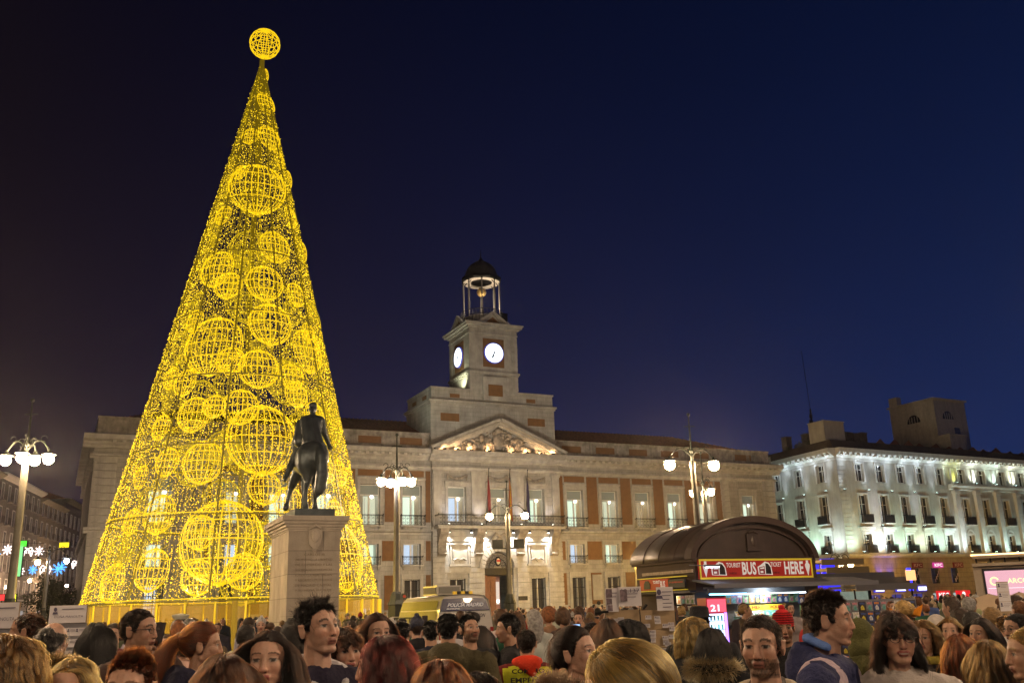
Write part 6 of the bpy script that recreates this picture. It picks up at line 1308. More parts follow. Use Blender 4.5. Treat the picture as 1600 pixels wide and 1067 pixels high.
def grow(style, hd, mask, n, rs):
    p, nn = roots(hd, mask, n, rs); N = p.shape[0]; K = 12; out = [p.copy()]
    jit = rs.normal(size=(N, 3))
    if style in ('crop', 'short', 'quiff', 'spiky', 'grey_short'):
        L = dict(crop=.006, short=.022, quiff=.024, spiky=.036, grey_short=.026)[style]*(.6+.8*rs.rand(N)); top = np.clip((p[:, 2]-.06)/.04, 0, 1)
        comb = np.stack([.2*np.sign(p[:, 0]), np.full(N, .5), -.5+0*top], 1)
        if style == 'quiff': comb = np.stack([0*top+.1, -.3-0*top, .6*top-.4*(1-top)], 1); L = L*(.3+.8*top)
        if style == 'spiky': comb = jit*.45*top[:, None]+np.stack([0*top, -.1+0*top, .5*top-.5*(1-top)], 1); L = L*(.25+.9*top)
        if style == 'short': L = L*(.45+.8*top)
        d = nn*(.45 if style in ('quiff', 'spiky') else .3)+comb+.2*jit
        for k in range(5): d = d/np.linalg.norm(d, axis=1, keepdims=True); p = push(p+d*(L/5)[:, None], 1.0); out.append(p.copy()); d += np.array([0, 0, -.08])+.1*rs.normal(size=(N, 3))
    elif style in ('long', 'bob', 'curly', 'wavy', 'bangs', 'layered'):
        L = dict(long=.44, bob=.25, curly=.30, wavy=.42, bangs=.22, layered=.30)[style]*(.75+.35*rs.rand(N)); K = 18
        sx = np.where(np.abs(p[:, 0]) < .008, rs.choice([-1, 1], N), np.sign(p[:, 0])); front = np.clip((-p[:, 1]-.01)/.07, 0, 1)
        d = nn*(.1 if style not in ('curly',) else .55)+np.stack([sx*.75*(front+.3), .30*(1-front)+.25*front, .0-.5*(1-front)], 1); gg = ((1.0 if style != 'curly' else 1.04)+.05*rs.rand(N))[:, None]
        if style == 'bangs': fr = front > .35; d[fr] = np.stack([.15*jit[fr, 0], np.full(fr.sum(), -.75), np.full(fr.sum(), .2)], 1); L = np.where(fr, .085, L)
        clump = vnoise(p*1.0, 9, 3); ph = rs.rand(N)*.8+clump*3
        for k in range(K):
            t = k/K; d = d/np.linalg.norm(d, axis=1, keepdims=True); p = p+d*(L/K)[:, None]
            p = push(p, gg+(.0 if style != 'curly' else .06))
            lo = p[:, 2] < -.05; r = np.hypot(p[:, 0], p[:, 1]-.02); rn = .062+.025*np.clip((-.11-p[:, 2])/.12, 0, 1)+.25*(gg[:, 0]-1.0); bad = lo & (r < rn); f = rn/np.maximum(r, 1e-4); p[bad, 0] *= f[bad]; p[bad, 1] = .02+(p[bad, 1]-.02)*f[bad]
            fc = (p[:, 1] < -.04) & (np.abs(p[:, 0]) < .062) & (p[:, 2] < .03)
            if style != 'bangs': p[fc, 0] = np.sign(sx[fc])*.066
            out.append(p.copy()); d = d+np.array([0, 0, -.32])
            if style in ('curly', 'wavy'):
                a = ph+k*(1.5 if style == 'curly' else .75); d += np.stack([np.cos(a), np.sin(a), .3*np.sin(a*.7)], 1)*(.5 if style == 'curly' else .2)
            if style == 'bob': lo = p[:, 2] < -.09; d[lo, 0] -= .25*np.sign(p[lo, 0])
            d += rs.normal(size=(N, 3))*.04
    elif style in ('ponytail', 'lowtail', 'bun'):
        T = np.array({'ponytail': (0, .115, .03), 'lowtail': (0, .105, -.055), 'bun': (0, .1, .06)}[style]); off = rs.normal(0, .010, (N, 3)); K = 9
        for k in range(1, K+1):
            t = k/K; q = p+(T+off-p)*t; u = (q-EC)/ER; l = np.linalg.norm(u, axis=1, keepdims=True); rr = 1.05+.05*math.sin(PI*t)+.015*jit[:, :1]; out.append(EC+u/np.maximum(l, .35)*ER*rr if k < K else q*0+T+off)
        L = (.26 if style != 'bun' else .1)*(.6+.5*rs.rand(N)); p = out[-1].copy(); d = np.array([0, .4, -.1 if style == 'ponytail' else -.5])+jit*.10; a0 = vnoise(p, 40, 2)*2
        for k in range(10):
            d /= np.linalg.norm(d, axis=1, keepdims=True); p = p+d*(L/10)[:, None]; out.append(p.copy()); d = d+np.array([0, -.02, -.42])+.18*np.stack([np.cos(a0+k*.9), np.sin(a0+k*.9), 0*a0], 1)
    S_ = np.stack(out, 1); K_ = S_.shape[1]
    ng = max(60, N//(70 if style in ('long', 'bob', 'bangs', 'layered', 'lowtail', 'ponytail') else 34)); gi = rs.choice(N, ng, replace=False)      # strands gather into locks
    key = S_[:, 0]+.0; d2 = ((key[:, None, :]-key[gi][None])**2).sum(-1); ow = gi[np.argmin(d2, 1)]; pull = {'crop': .1, 'short': .45, 'quiff': .5, 'spiky': .75, 'curly': .85, 'wavy': .8, 'ponytail': .55, 'lowtail': .55}.get(style, .62)
    S_ += (S_[ow]-S_)*(pull*np.linspace(.12, 1, K_)**.7)[None, :, None]*(.6+.6*rs.rand(N))[:, None, None].clip(0, 1)
    fly = rs.rand(N) < .06; w_ = np.linspace(0, 1, K_)[None, :, None]**1.5
    S_[fly] += w_*(rs.normal(0, .004 if style in ('crop', 'quiff', 'short') else .02, (fly.sum(), 1, 3))+nn[fly][:, None]*(.002 if style in ('crop', 'quiff', 'short') else .012))      # loose hairs
    S_ += w_*(.006*np.stack([vnoise(S_[:, 0]*1., 16, q_) for q_ in (4, 5, 6)], 1))[:, None]
    lr = rs.rand(N); grow.tint = (.22+1.9*lr[ow]**1.3)*(.8+.4*rs.rand(N)); nr_ = nn*((lr[ow]-.25)*(.016 if K_ > 8 else .003))[:, None]; S_ += nr_[:, None, :]*np.clip(np.linspace(0, 3, K_), 0, 1)[None, :, None]
    if style in ('long', 'bob', 'layered', 'bangs', 'ponytail', 'lowtail'):      # each lock bends its own way
        tt = np.linspace(0, 1, K_)[None, :]; ph_ = lr[ow][:, None]*40; am = (.016*tt if K_ < 19.5 and style in ('long', 'bob', 'layered', 'bangs') else .012*tt**2)
        S_[..., 0] += am*np.sin(ph_+tt*7); S_[..., 1] += am*np.cos(ph_*1.7+tt*6); S_[..., 2] += .03*tt*(lr[ow][:, None]-.5)
    return S_
# ---- bodies and coats
def R3(rz, rx=0, ry=0): return np.array(Matrix.Rotation(rz, 3, 'Z') @ Matrix.Rotation(rx, 3, 'X') @ Matrix.Rotation(ry, 3, 'Y'))
def hand_prims(curl=.4, s=1):
    P = [('s', (0, 0, -.045), (.038, .014, .045)), ('c', (0, 0, .04), (0, 0, -.02), .026, .026)]
    for i, (x, l) in enumerate(((-.028, .062), (-.010, .074), (.010, .070), (.028, .054))):
        a = np.array([x, 0, -.082]); b = a+np.array([x*.1, -math.sin(curl*.6), -math.cos(curl*.6)])*l*.45; c = b+np.array([0, -math.sin(curl*1.5), -math.cos(curl*1.5)])*l*.33; d = c+np.array([0, -math.sin(curl*2.4), -math.cos(curl*2.4)])*l*.27
        P += [('c', tuple(a), tuple(b), .0092, .0088), ('c', tuple(b), tuple(c), .0088, .008), ('c', tuple(c), tuple(d), .008, .0068)]
    P += [('c', (s*.03, -.004, -.03), (s*.058, -.016, -.065), .013, .0105), ('c', (s*.058, -.016, -.065), (s*.06, -.026, -.092), .010, .0085)]
    return P
HANDS = {}
def hand(curl, s):
    if (curl, s) not in HANDS: me = blob('hd', hand_prims(curl, s), .0058, 1); HANDS[(curl, s)] = (verts(me).copy(), [tuple(p.vertices) for p in me.polygons]); bpy.data.meshes.remove(me)
    return HANDS[(curl, s)]
ARM = {'down': ((.215, .02, 1.40), (.26, .03, 1.12), (.25, -.06, .88), (0, 0, 0)),
       'hold': ((.21, .01, 1.40), (.26, .02, 1.13), (.10, -.27, 1.14), (-1.2, 0, -.5)),
       'phone': ((.21, .0, 1.41), (.30, -.14, 1.22), (.135, -.06, 1.50), (2.7, 0, .3)),
       'face': ((.21, .0, 1.41), (.27, -.18, 1.20), (.09, -.15, 1.44), (2.9, 0, .2)),
       'raise': ((.21, .0, 1.41), (.27, -.22, 1.28), (.2, -.32, 1.5), (2.9, 0, 0)),
       'baton': ((.21, .0, 1.41), (.3, -.1, 1.2), (.3, -.3, 1.2), (1.2, 0, 0))}
def torso_prims(w=1., grow_=0., arms=('down', 'down'), hem=.72, female=False, bag=0):
    g = grow_; P = []; C = lambda a, b, r0, r1: P.append(('c', a, b, r0+g, r1+g)); S = lambda c, r: P.append(('s', c, tuple(q+g for q in r)))
    S((0, .005, 1.26), (.165*w, .105, .17)); S((0, .01, 1.05), (.14*w, .10, .2)); S((0, .01, .92), (.165*w, .11, .13)); C((-.15*w, .015, 1.41), (.15*w, .015, 1.41), .062, .062); S((0, .02, 1.43), (.1, .08, .06))
    if female: S((-.07, -.07, 1.25), (.07, .06, .06)); S((.07, -.07, 1.25), (.07, .06, .06))
    for s, a in ((-1, arms[0]), (1, arms[1])):
        A = ARM[a]; m = lambda q: (q[0]*s*w if abs(q[0]) > .18 else q[0]*s, q[1], q[2]); C(m(A[0]), m(A[1]), .056, .046); C(m(A[1]), m(A[2]), .045, .034)
    return P
def leg_prims():
    P = []
    for s in (-1, 1): P += [('c', (s*.09, .01, .9), (s*.10, -.0, .5), .085, .058), ('c', (s*.10, -.0, .5), (s*.105, .02, .09), .056, .042), ('c', (s*.105, .03, .045), (s*.115, -.12, .035), .045, .035)]
    return P
BODY = {}
def body_raw(arms, w, voxel=.026):
    k = (arms, round(w, 2), voxel)
    if k not in BODY: me = blob('b', torso_prims(w, 0, arms)+leg_prims()+[('c', (0, .015, 1.40), (0, .02, 1.52), .06, .052)], voxel, 2); BODY[k] = (verts(me).copy(), [tuple(p.vertices) for p in me.polygons]); bpy.data.meshes.remove(me)
    return BODY[k]
COATS = {}
def coat_mesh(arms, w, style, voxel=.02, female=False, seed=0):
    k = (arms, round(w, 2), style, voxel, female, seed)
    if k in COATS: return COATS[k]
    P = torso_prims(w, .024 if style != 'puffer' else .04, arms, female=female)
    if style in ('long', 'parka', 'fur'): P += [('c', (-.06, .01, .98), (-.08, .015, .62), .14, .15), ('c', (.06, .01, .98), (.08, .015, .62), .14, .15)]
    if style in ('hood', 'parka', 'hoodie'):
        P += [('c', (-.10, .03, 1.475), (-.05, .115, 1.50), .04, .05), ('c', (-.05, .115, 1.50), (.05, .115, 1.50), .05, .05), ('c', (.05, .115, 1.5), (.10, .03, 1.475), .05, .04), ('s', (0, .13, 1.44), (.12, .06, .09)), ('c', (-.10, .03, 1.475), (-.045, -.075, 1.44), .035, .025), ('c', (.10, .03, 1.475), (.045, -.075, 1.44), .035, .025)]
    elif style == 'scarf' or style == 'highcollar':
        r = .034 if style == 'scarf' else .026
        for i in range(10):
            a, b = 2*PI*i/10, 2*PI*(i+1)/10; P.append(('c', (.082*math.cos(a), .02+.082*math.sin(a), 1.485+.012*math.sin(a)), (.082*math.cos(b), .02+.082*math.sin(b), 1.485+.012*math.sin(b)), r, r))
    elif style == 'fur':
        for i in range(12):
            a, b = 2*PI*i/12, 2*PI*(i+1)/12
            if 1.2 < a % 6.28 < 5.0 or True: P.append(('c', (.12*math.cos(a), .02+.11*math.sin(a), 1.47+.02*math.sin(a)), (.12*math.cos(b), .02+.11*math.sin(b), 1.47+.02*math.sin(b)), .04, .04))
    else:
        P += [('c', (-.07, .0, 1.475), (-.05, .07, 1.50), .022, .026), ('c', (-.05, .07, 1.50), (.05, .07, 1.50), .026, .026), ('c', (.05, .07, 1.5), (.07, .0, 1.475), .026, .022), ('c', (-.07, 0, 1.475), (-.02, -.09, 1.38), .02, .016), ('c', (.07, 0, 1.475), (.02, -.09, 1.38), .02, .016)]
    me = blob('coat', P, voxel, 2, [stone]); v = verts(me); n = np.zeros(len(v)*3); me.vertices.foreach_get('normal', n); n = n.reshape(-1, 3)
    d = .006*vnoise(v*[1, 1, .5], 7, seed)+.004*vnoise(v, 15, seed+1)
    if style == 'puffer': d += .012*np.abs(np.sin(v[:, 2]*38))
    me.vertices.foreach_set('co', (v+n*d[:, None]).ravel()); me.update(); COATS[k] = me; return me
SKIN = dict(fair=(.48, .29, .21), mid=(.40, .235, .16), tan=(.32, .18, .115))
def cloth_mat(nm, col, rough=.8): return mat('cloth_'+nm, col, rough, var=.35, vscale=7, bump=.5, bscale=60, spec=.2)
def join_mesh(name, parts, cols, m):
    vs, fs, cs, o = [], [], [], 0
    for (v, f), c in zip(parts, cols): vs.append(v); fs += [tuple(i+o for i in t) for t in f]; cs.append(c); o += len(v)
    V = np.concatenate(vs); C = np.concatenate(cs); me = bpy.data.meshes.new(name); me.from_pydata(V.tolist(), [], fs)
    a = me.color_attributes.new('col', 'FLOAT_COLOR', 'POINT'); a.data.foreach_set('color', np.concatenate([C, np.ones((len(C), 1))], 1).astype('f').ravel())
    me.polygons.foreach_set('use_smooth', [True]*len(fs)); me.materials.append(m); me.update(); return me
def person(px_, ytop, Y, yaw, label, hd=0, tilt=0, sex='m', style='short', hair='dark', coat=('plain', 'black', (.02, .02, .022)), skin='mid', arms=('down', 'down'), w=None, stubble=0, bald=False, smile=False, shut=False, n=None, legs=(.03, .03, .035), jaw=1., nose=1., full=1., extra=None, hat=None, hrad=None, hscale=.925, grp='people standing in the square'):
    top = at(px_, ytop, Y); hair_t = {'crop': .003, 'short': .01, 'quiff': .022, 'spiky': .035, 'curly': .03, 'wavy': .01, 'long': .008, 'bob': .01}.get(style, .01)
    s = (top[2])/(1.736+hair_t); t = thing('person', label, 'person', (top[0], Y, 0), math.radians(yaw), grp); t.scale = (s, s, s)
    w = w or (.94 if sex == 'f' else 1.08); near = Y < 7.5
    if sex == 'f': jaw *= .9; nose *= .85
    H = head(sex, .0048 if near else .0075, jaw, nose, full); hv = H[0]; Rm = R3(math.radians(hd), math.radians(-tilt)); hp_ = np.array([0, .0, 1.64]); piv = np.array([0, .02, -.10])
    def xf(a): return (((a-piv)*hscale)@Rm.T)+piv+hp_
    hc, sc_ = head_colors(hv, SKIN[skin], HC_[hair], bald=bald, stubble=stubble, smile=smile, shut=shut, lips=(.30, .085, .075) if sex == 'f' else (.27, .115, .09), brow=.0032 if sex == 'f' else .0052)
    bv, bf = body_raw(arms, w); bc = np.tile(np.array(SKIN[skin]), (len(bv), 1)); bc[bv[:, 2] < 1.0] = legs; bc[bv[:, 2] < .085] = (.02, .018, .016); 
    parts, cols = [(xf(hv), H[1]), (bv, bf)], [hc, bc]
    for sd, a in ((-1, arms[0]), (1, arms[1])):
        A = ARM[a]; hvv, hf = hand(.35 if a == 'down' else .75, -sd); rx, ry, rz = A[3]; M3 = R3(rz*sd, rx)
        wr = np.array([A[2][0]*sd*(w if abs(A[2][0]) > .18 else 1), A[2][1], A[2][2]]); parts.append((hvv@M3.T+wr, hf)); cols.append(np.tile(np.array(SKIN[skin])*.95, (len(hvv), 1)))
    put('body', join_mesh('body', parts, cols, SKINM), t)
    st, cn, cc = coat[:3]; cm = coat_mesh(arms, w, st, .02 if near else .026, sex == 'f', 0).copy(); cm.materials.clear(); cm.materials.append(cloth_mat(cn, cc)); put('coat', cm, t)
    rs = np.random.RandomState(int(px_*7+ytop) % 9999)
    if style != 'none':
        cnt = int((n or (6500 if Y < 5 else 4200 if Y < 7.5 else 2200))*1.6); S = grow(style, H, sc_, cnt, rs); K = S.shape[1]; P = xf(S.reshape(-1, 3)).reshape(S.shape)
        rad = (hrad or (.0009 if Y < 5 else .0013 if Y < 7.5 else .002))*.72; curves('hair', P, rad, hair_mat('hair_'+hair, HC_[hair]), t, grow.tint)
    if st in ('fur',):
        fc = coat[3] if len(coat) > 3 else (.2, .13, .07); N = 5000; a = rs.rand(N)*2*PI; b = rs.rand(N)*2*PI
        cen = np.stack([.125*np.cos(a), .02+.115*np.sin(a), 1.475+.02*np.sin(a)], 1); nr = np.stack([np.cos(a)*np.cos(b), np.sin(a)*np.cos(b), np.sin(b)], 1); p0 = cen+nr*.04; o = [p0]; d = nr+rs.normal(0, .35, (N, 3))
        for k in range(3): d[:, 2] -= .12; p0 = p0+d*.014; o.append(p0)
        curves('fur_trim', np.stack(o, 1), .0016, hair_mat('fur_%d' % int(fc[0]*1000), fc), t)
    if extra: extra(t, xf, s)
    return t
def P_hat(col, nm, kind='beanie'):
    def f(t, xf, s):
        q = MB(); n = 20
        if kind == 'beanie': prof = [(.092, -.0), (.094, .02), (.092, .024), (.09, .05), (.078, .09), (.05, .12), (.02, .132), (.001, .134)]
        else: prof = [(.15, .038), (.152, .042), (.1, .05), (.094, .055), (.09, .12), (.07, .135), (.001, .14)]
        q.lathe([(r, z) for r, z in prof], (0, .012, .012), 24, 0, .88 if kind == 'beanie' else .95, 1.1, cap=False)
        if kind == 'beanie': q.sphere((0, .012, .155), .024, 10, 8)
        q.v = [tuple(p) for p in xf(np.array(q.v))]; m = cloth_mat(nm, col); o = q.build('hat', m, t, smooth=True)
        if kind == 'beanie':
            q = MB()
            for k in range(10): z = .02+k*.009; r = np.interp(z, [0, .05, .09, .12], [.096, .094, .082, .054]); q.tube([(.88*r*math.cos(a), .012+1.1*r*math.sin(a), .014+z) for a in np.linspace(0, 2*PI, 24, endpoint=False)], .0045, 4, k % 2, closed=True)
            q.v = [tuple(p) for p in xf(np.array(q.v))]; q.build('knit_rows', [m, cloth_mat(nm+'_dark', tuple(c*.35 for c in col))], o)
    return f
def P_phone(pos, rot=(0, 0, 0), lit=False):
    def f(t, xf, s):
        q = MB(); q.cbox((0, 0, 0), (.07, .009, .14)); q.cbox((0, -.006, 0), (.062, .003, .125), 1); q.build('phone', [sbk, emis('phone_screen', (.35, .6, 1), 1.6) if lit else glassd], t, pos, rot=rot)
    return f
def P_glasses(t, xf, s):
    q = MB()
    for sd in (-1, 1): q.tube([(sd*.033+.022*math.cos(a), -.098-.0, .0+.016*math.sin(a)) for a in np.linspace(0, 2*PI, 14, endpoint=False)], .0016, 4, closed=True); q.tube([(sd*.054, -.096, .006), (sd*.076, -.06, .006), (sd*.084, .01, .004)], .002, 4)
    q.tube([(-.011, -.1, .004), (.011, -.1, .004)], .0016, 4); q.v = [tuple(p) for p in xf(np.array(q.v))]; q.build('glasses', sbk, t)
def multi(*fs):
    def f(t, xf, s): [g(t, xf, s) for g in fs]
    return f
def P_vest(t, xf, s):
    m = coat_mesh(('down', 'down'), 1.08, 'plain', .02, False, 0); v = verts(m); yl = cloth_mat('vest_yellow', (.62, .66, .04))
    fs = [tuple(p.vertices) for p in m.polygons if all(abs(v[i][0]) < .205 and v[i][2] < 1.47 for i in p.vertices)]; me = bpy.data.meshes.new('vest'); nr = np.zeros(len(v)*3); m.vertices.foreach_get('normal', nr); V = v+nr.reshape(-1, 3)*.012; me.from_pydata(V.tolist(), [], fs); me.materials.append(yl); me.polygons.foreach_set('use_smooth', [True]*len(fs)); o = put('vest', me, t)
    for s_, z, h, w_ in (('COMPRO', 1.445, .035, .25), ('EMPEÑO', 1.385, .048, .27), ('ORO', 1.29, .10, .29)): text_mesh('lettering', s_, h, sbk, o, (0, .178 if z < 1.4 else .165, z), (PI/2+(.12 if z < 1.4 else .3), 0, PI), w_, bold=.03)
    hood_p = [('c', (-.09, .02, 1.50), (-.05, .10, 1.51), .035, .045), ('c', (-.05, .10, 1.51), (.05, .10, 1.51), .045, .045), ('c', (.05, .10, 1.51), (.09, .02, 1.50), .045, .035), ('c', (-.05, .13, 1.49), (-.03, .14, 1.43), .055, .035), ('c', (.03, .12, 1.49), (-.02, .14, 1.45), .05, .04)]
    hood = blob('hood', hood_p, .014, 3, [cloth_mat('hood_red', (.65, .045, .015))]); put('hood', hood, t)
def P_bag(t, xf, s):
    q = MB(); q.prism([(-.16, .0), (.17, .03), (.19, .2), (.1, .22), (.0, .19), (-.15, .21), (-.18, .1)], -.03, .03); q.build('yellow_bag', cloth_mat('bag_yellow', (.75, .48, .01)), t, (.27, -.30, 1.1))
    text_mesh('shirt_lettering', 'DAKOTA', .045, cloth_mat('print_maroon', (.12, .02, .03)), t, (0, -.155, 1.235), (PI/2-.1, 0, 0), .24, bold=.03)
    q = MB()
    for sd in (-1, 1): q.tube([(sd*.13, -.13, 1.05), (sd*.14, -.15, 1.25), (sd*.14, -.09, 1.42), (sd*.13, .04, 1.48), (sd*.13, .13, 1.35)], .014, 5)
    q.build('bag_straps', cloth_mat('strap_brown', (.09, .03, .02)), t)
BK = lambda st='plain', nm='black', c=(.014, .014, .017), *a: (st, nm, c)+a
# who stands where: head position in the photograph, distance, which way they face
person(12, 982, 3.0, 165, 'person with blond streaked curly hair seen from behind at the lower left edge', style='curly', hair='darkblond', sex='f', coat=('plain', 'brown', (.05, .03, .02)), n=5500, hrad=.0014)
person(44, 956, 6.2, -80, 'man with brown swept hair passing between the two white lottery signs', style='short', hair='brown', coat=BK())
person(87, 970, 6.0, 175, 'balding older man in an olive coat with a fur collar seen from behind', style='grey_short', hair='grey', bald=True, coat=('fur', 'olive', (.09, .08, .04), (.22, .15, .07)), skin='fair')
person(114, 1025, 3.3, 8, 'blond woman facing the viewer, cut at the eyes by the bottom edge', sex='f', style='bob', hair='blond', skin='fair', coat=BK(), full=.96)
person(219, 951, 5.3, 70, 'man in glasses with dark receding hair holding a phone to his ear', hd=10, style='crop', hair='dark', coat=('plain', 'darkbrown', (.06, .035, .03)), stubble=.25, arms=('down', 'phone'), extra=multi(P_glasses, P_phone((.112, -.03, 1.60), (.2, 0, 1.4))))
person(208, 1013, 3.15, 0, 'person with short swept brown hair and high forehead at the bottom edge', style='quiff', hair='chestnut', skin='fair', coat=BK(), n=7500)
person(152, 971, 7.2, 180, 'person in black coat and pale scarf, long dark hair, by the left lottery sign', sex='f', style='long', hair='black', coat=('scarf', 'black', (.012, .012, .014)))
person(178, 972, 9.0, 15, 'person with a dark red scarf facing the viewer before the tree skirt', style='short', hair='dark', coat=('scarf', 'wine', (.12, .02, .03)))
person(318, 972, 5.0, 125, 'woman with a long wavy ginger ponytail turned away to the right', hd=-20, sex='f', style='ponytail', hair='ginger', coat=('hood', 'navy', (.02, .02, .045)), n=6000, hrad=.0013, w=.95)
person(353, 1019, 2.75, 178, 'person with straight brown hair seen from behind at the bottom edge', sex='f', style='long', hair='brown', coat=BK(), n=9000)
person(420, 984, 3.45, 5, 'young woman with long dark centre parted hair facing the viewer', tilt=8, sex='f', style='long', hair='dark', coat=BK(), skin='fair', full=.95, n=7500)
person(502, 928, 4.15, 52, 'tall young man with a dark spiky mohawk and white hood, looking down right', tilt=10, style='spiky', hair='black', skin='fair', coat=('plain', 'blacknavy', (.015, .012, .03)), stubble=.15, n=6000, extra=lambda t, xf, s: put('hood', blob('hood', [('c', (-.12, .01, 1.465), (-.07, .11, 1.49), .04, .055), ('c', (-.07, .11, 1.49), (.07, .11, 1.49), .055, .055), ('c', (.07, .11, 1.49), (.12, .01, 1.465), .055, .04), ('s', (0, .14, 1.42), (.15, .06, .1)), ('c', (-.12, .01, 1.465), (-.06, -.09, 1.41), .034, .02), ('c', (.12, .01, 1.465), (.06, -.09, 1.41), .034, .02)], .016, 3, [cloth_mat('whitehood', (.5, .48, .5))]), t))
person(461, 962, 9.0, 180, 'person with a round mass of dark curly hair beside the mohawk man', style='curly', hair='black', coat=BK(), hrad=.0024)
person(537, 979, 4.5, 38, 'middle aged woman with brown fringe looking to the right', tilt=3, sex='f', style='bangs', hair='brown', skin='fair', coat=('highcollar', 'black', (.012, .012, .014)), n=6500, full=1.04)
person(601, 989, 3.4, -118, 'woman with a dark red bob turned away to the left', hd=20, sex='f', style='bob', hair='red', skin='fair', coat=BK(), n=9000)
person(588, 956, 5.6, 22, 'woman with brown hair whose eyes show above the dark red bob', hd=8, sex='f', style='long', hair='brown', skin='fair', coat=BK())
person(628, 969, 8.3, 172, 'black haired person in a long dark coat, two heads left of the olive parka', style='short', hair='black', coat=('hood', 'black', (.014, .014, .017)))
person(673, 967, 8.6, -170, 'person with black hair in a dark navy coat just left of the olive parka', style='short', hair='black', coat=('plain', 'navydark', (.016, .02, .04)))
person(700, 956, 7.0, 178, 'broad man in an olive hooded parka seen from behind before the police van', style='short', hair='black', coat=('hood', 'oliveparka', (.075, .065, .035)), w=1.25)
person(735, 958, 7.7, 35, 'bearded man looking down at his phone right of the olive parka', tilt=14, style='quiff', hair='black', stubble=.85, coat=('plain', 'charcoal', (.03, .03, .035)), arms=('hold', 'hold'), extra=P_phone((0, -.33, 1.2), (-.9, 0, 0)))
person(751, 976, 8.4, 170, 'person with long dark brown hair standing behind the bearded phone user', sex='f', style='long', hair='dark', coat=BK())
person(793, 957, 7.8, -88, 'dark haired young man in profile facing left before the arched doorway', style='quiff', hair='black', coat=BK(), arms=('hold', 'down'))
person(822, 983, 7.2, 182, 'man in a yellow lettered vest with a red hood seen from behind', style='crop', hair='dark', coat=('plain', 'maroon', (.14, .02, .02)), extra=P_vest, hd=-10)
person(690, 1028, 2.45, 178, 'person with brown blond hair centred at the bottom edge', sex='f', style='bob', hair='chestnut', coat=BK(), n=9000)
person(752, 1046, 3.6, 150, 'person with smooth brown hair low at the bottom edge beside the yellow vest', style='short', hair='dark', coat=BK(), n=6500, sex='f')
person(905, 979, 4.15, 58, 'woman with dark brown hair pinned up behind and a tan fur collar', tilt=10, sex='f', style='bun', hair='dark', skin='fair', coat=('fur', 'brown', (.06, .04, .025), (.14, .10, .07)), n=7500)
def P_band(t, xf, s):
    q = MB(); q.tube([(.022*math.cos(a), .112, -.058+.022*math.sin(a)) for a in np.linspace(0, 2*PI, 14, endpoint=False)], .007, 6, closed=True); q.v = [tuple(p) for p in xf(np.array(q.v))]; q.build('hair_band', mat('band_white', (.6, .6, .6), .7), t)
person(975, 1000, 2.05, -165, 'person with bright blond tied back hair large at the bottom centre right', hd=60, tilt=5, sex='f', style='lowtail', hair='blond', skin='fair', coat=BK(), n=14000, hrad=.0009, extra=P_band)
person(949, 964, 6.8, 175, 'woman with long brown hair before the lottery board', sex='f', style='long', hair='brown', coat=('plain', 'slate', (.04, .04, .05)))
person(925, 971, 7.6, 160, 'person raising a lit phone left of the lottery board', style='short', hair='dark', coat=('plain', 'brown', (.05, .03, .02)), arms=('down', 'raise'), extra=P_phone((.24, -.36, 1.66), (-.1, 0, 3.0), True))
person(984, 963, 6.9, 140, 'person with dark curly hair in a red coat before the lottery board', sex='f', style='curly', hair='black', coat=('plain', 'red', (.42, .03, .02)))
person(1078, 960, 6.5, -145, 'person with thick curly blond hair and a black coat beside the lottery board', sex='f', style='curly', hair='blond', coat=('long', 'black', (.014, .014, .017)), hrad=.0018)
person(1092, 951, 8.2, 172, 'person in a black brimmed hat before the glowing fridge', style='short', hair='black', coat=BK(), extra=P_hat((.012, .012, .016), 'hat_black', 'brim'))
person(1110, 980, 6.1, 150, 'person with dark hair and a pale fur trimmed hood before the kiosk counter', hd=-15, sex='f', style='bob', hair='black', coat=('fur', 'black', (.014, .014, .017), (.42, .31, .17)))
person(1186, 961, 3.55, -22, 'young man with cropped hair, beard and cream scarf looking left', hd=-4, style='crop', hair='dark', stubble=1., skin='fair', coat=('plain', 'greyknit', (.075, .062, .055)), n=9000, jaw=.96, extra=lambda t, xf, s: put('scarf', blob('scarf', [('c', (.098*math.cos(a), .015+.095*math.sin(a), 1.475+.02*math.sin(a)), (.098*math.cos(a+.7), .015+.095*math.sin(a+.7), 1.475+.02*math.sin(a+.7)), .03, .03) for a in np.arange(0, 6.3, .7)]+[('c', (.05, -.09, 1.44), (.07, -.15, 1.2), .04, .045), ('c', (-.07, -.08, 1.45), (-.04, -.15, 1.3), .036, .04)], .012, 2, [cloth_mat('creamscarf', (.42, .37, .3))]), t))
person(1222, 957, 7.0, -10, 'person in a striped red knitted hat between the two young men', style='crop', hair='dark', stubble=.7, skin='tan', coat=BK(), extra=P_hat((.5, .02, .025), 'hat_red'))
def P_sports(t, xf, s):
    m = blob('jacket_yoke', [('c', (-.16, .02, 1.41), (-.25, .03, 1.28), .105, .09), ('c', (.16, .02, 1.41), (.25, .03, 1.28), .105, .09)], .018, 2, [cloth_mat('pale_lilac', (.45, .36, .42))]); put('jacket_yoke', m, t, (0, 0, -.015))
    m = blob('hood_lining', [('c', (-.075, .0, 1.53), (-.05, .085, 1.565), .018, .02), ('c', (-.05, .085, 1.565), (.05, .085, 1.565), .02, .02), ('c', (.05, .085, 1.565), (.075, .0, 1.53), .02, .018)], .009, 2, [cloth_mat('lining_blue', (.12, .22, .55))]); put('hood_lining', m, t)
person(1288, 919, 4.2, 62, 'tall young man in a navy and white hooded jacket looking right', hd=8, style='quiff', hair='dark', skin='fair', stubble=.12, coat=('hood', 'navy2', (.03, .035, .10)), n=8500, extra=P_sports, w=1.2)
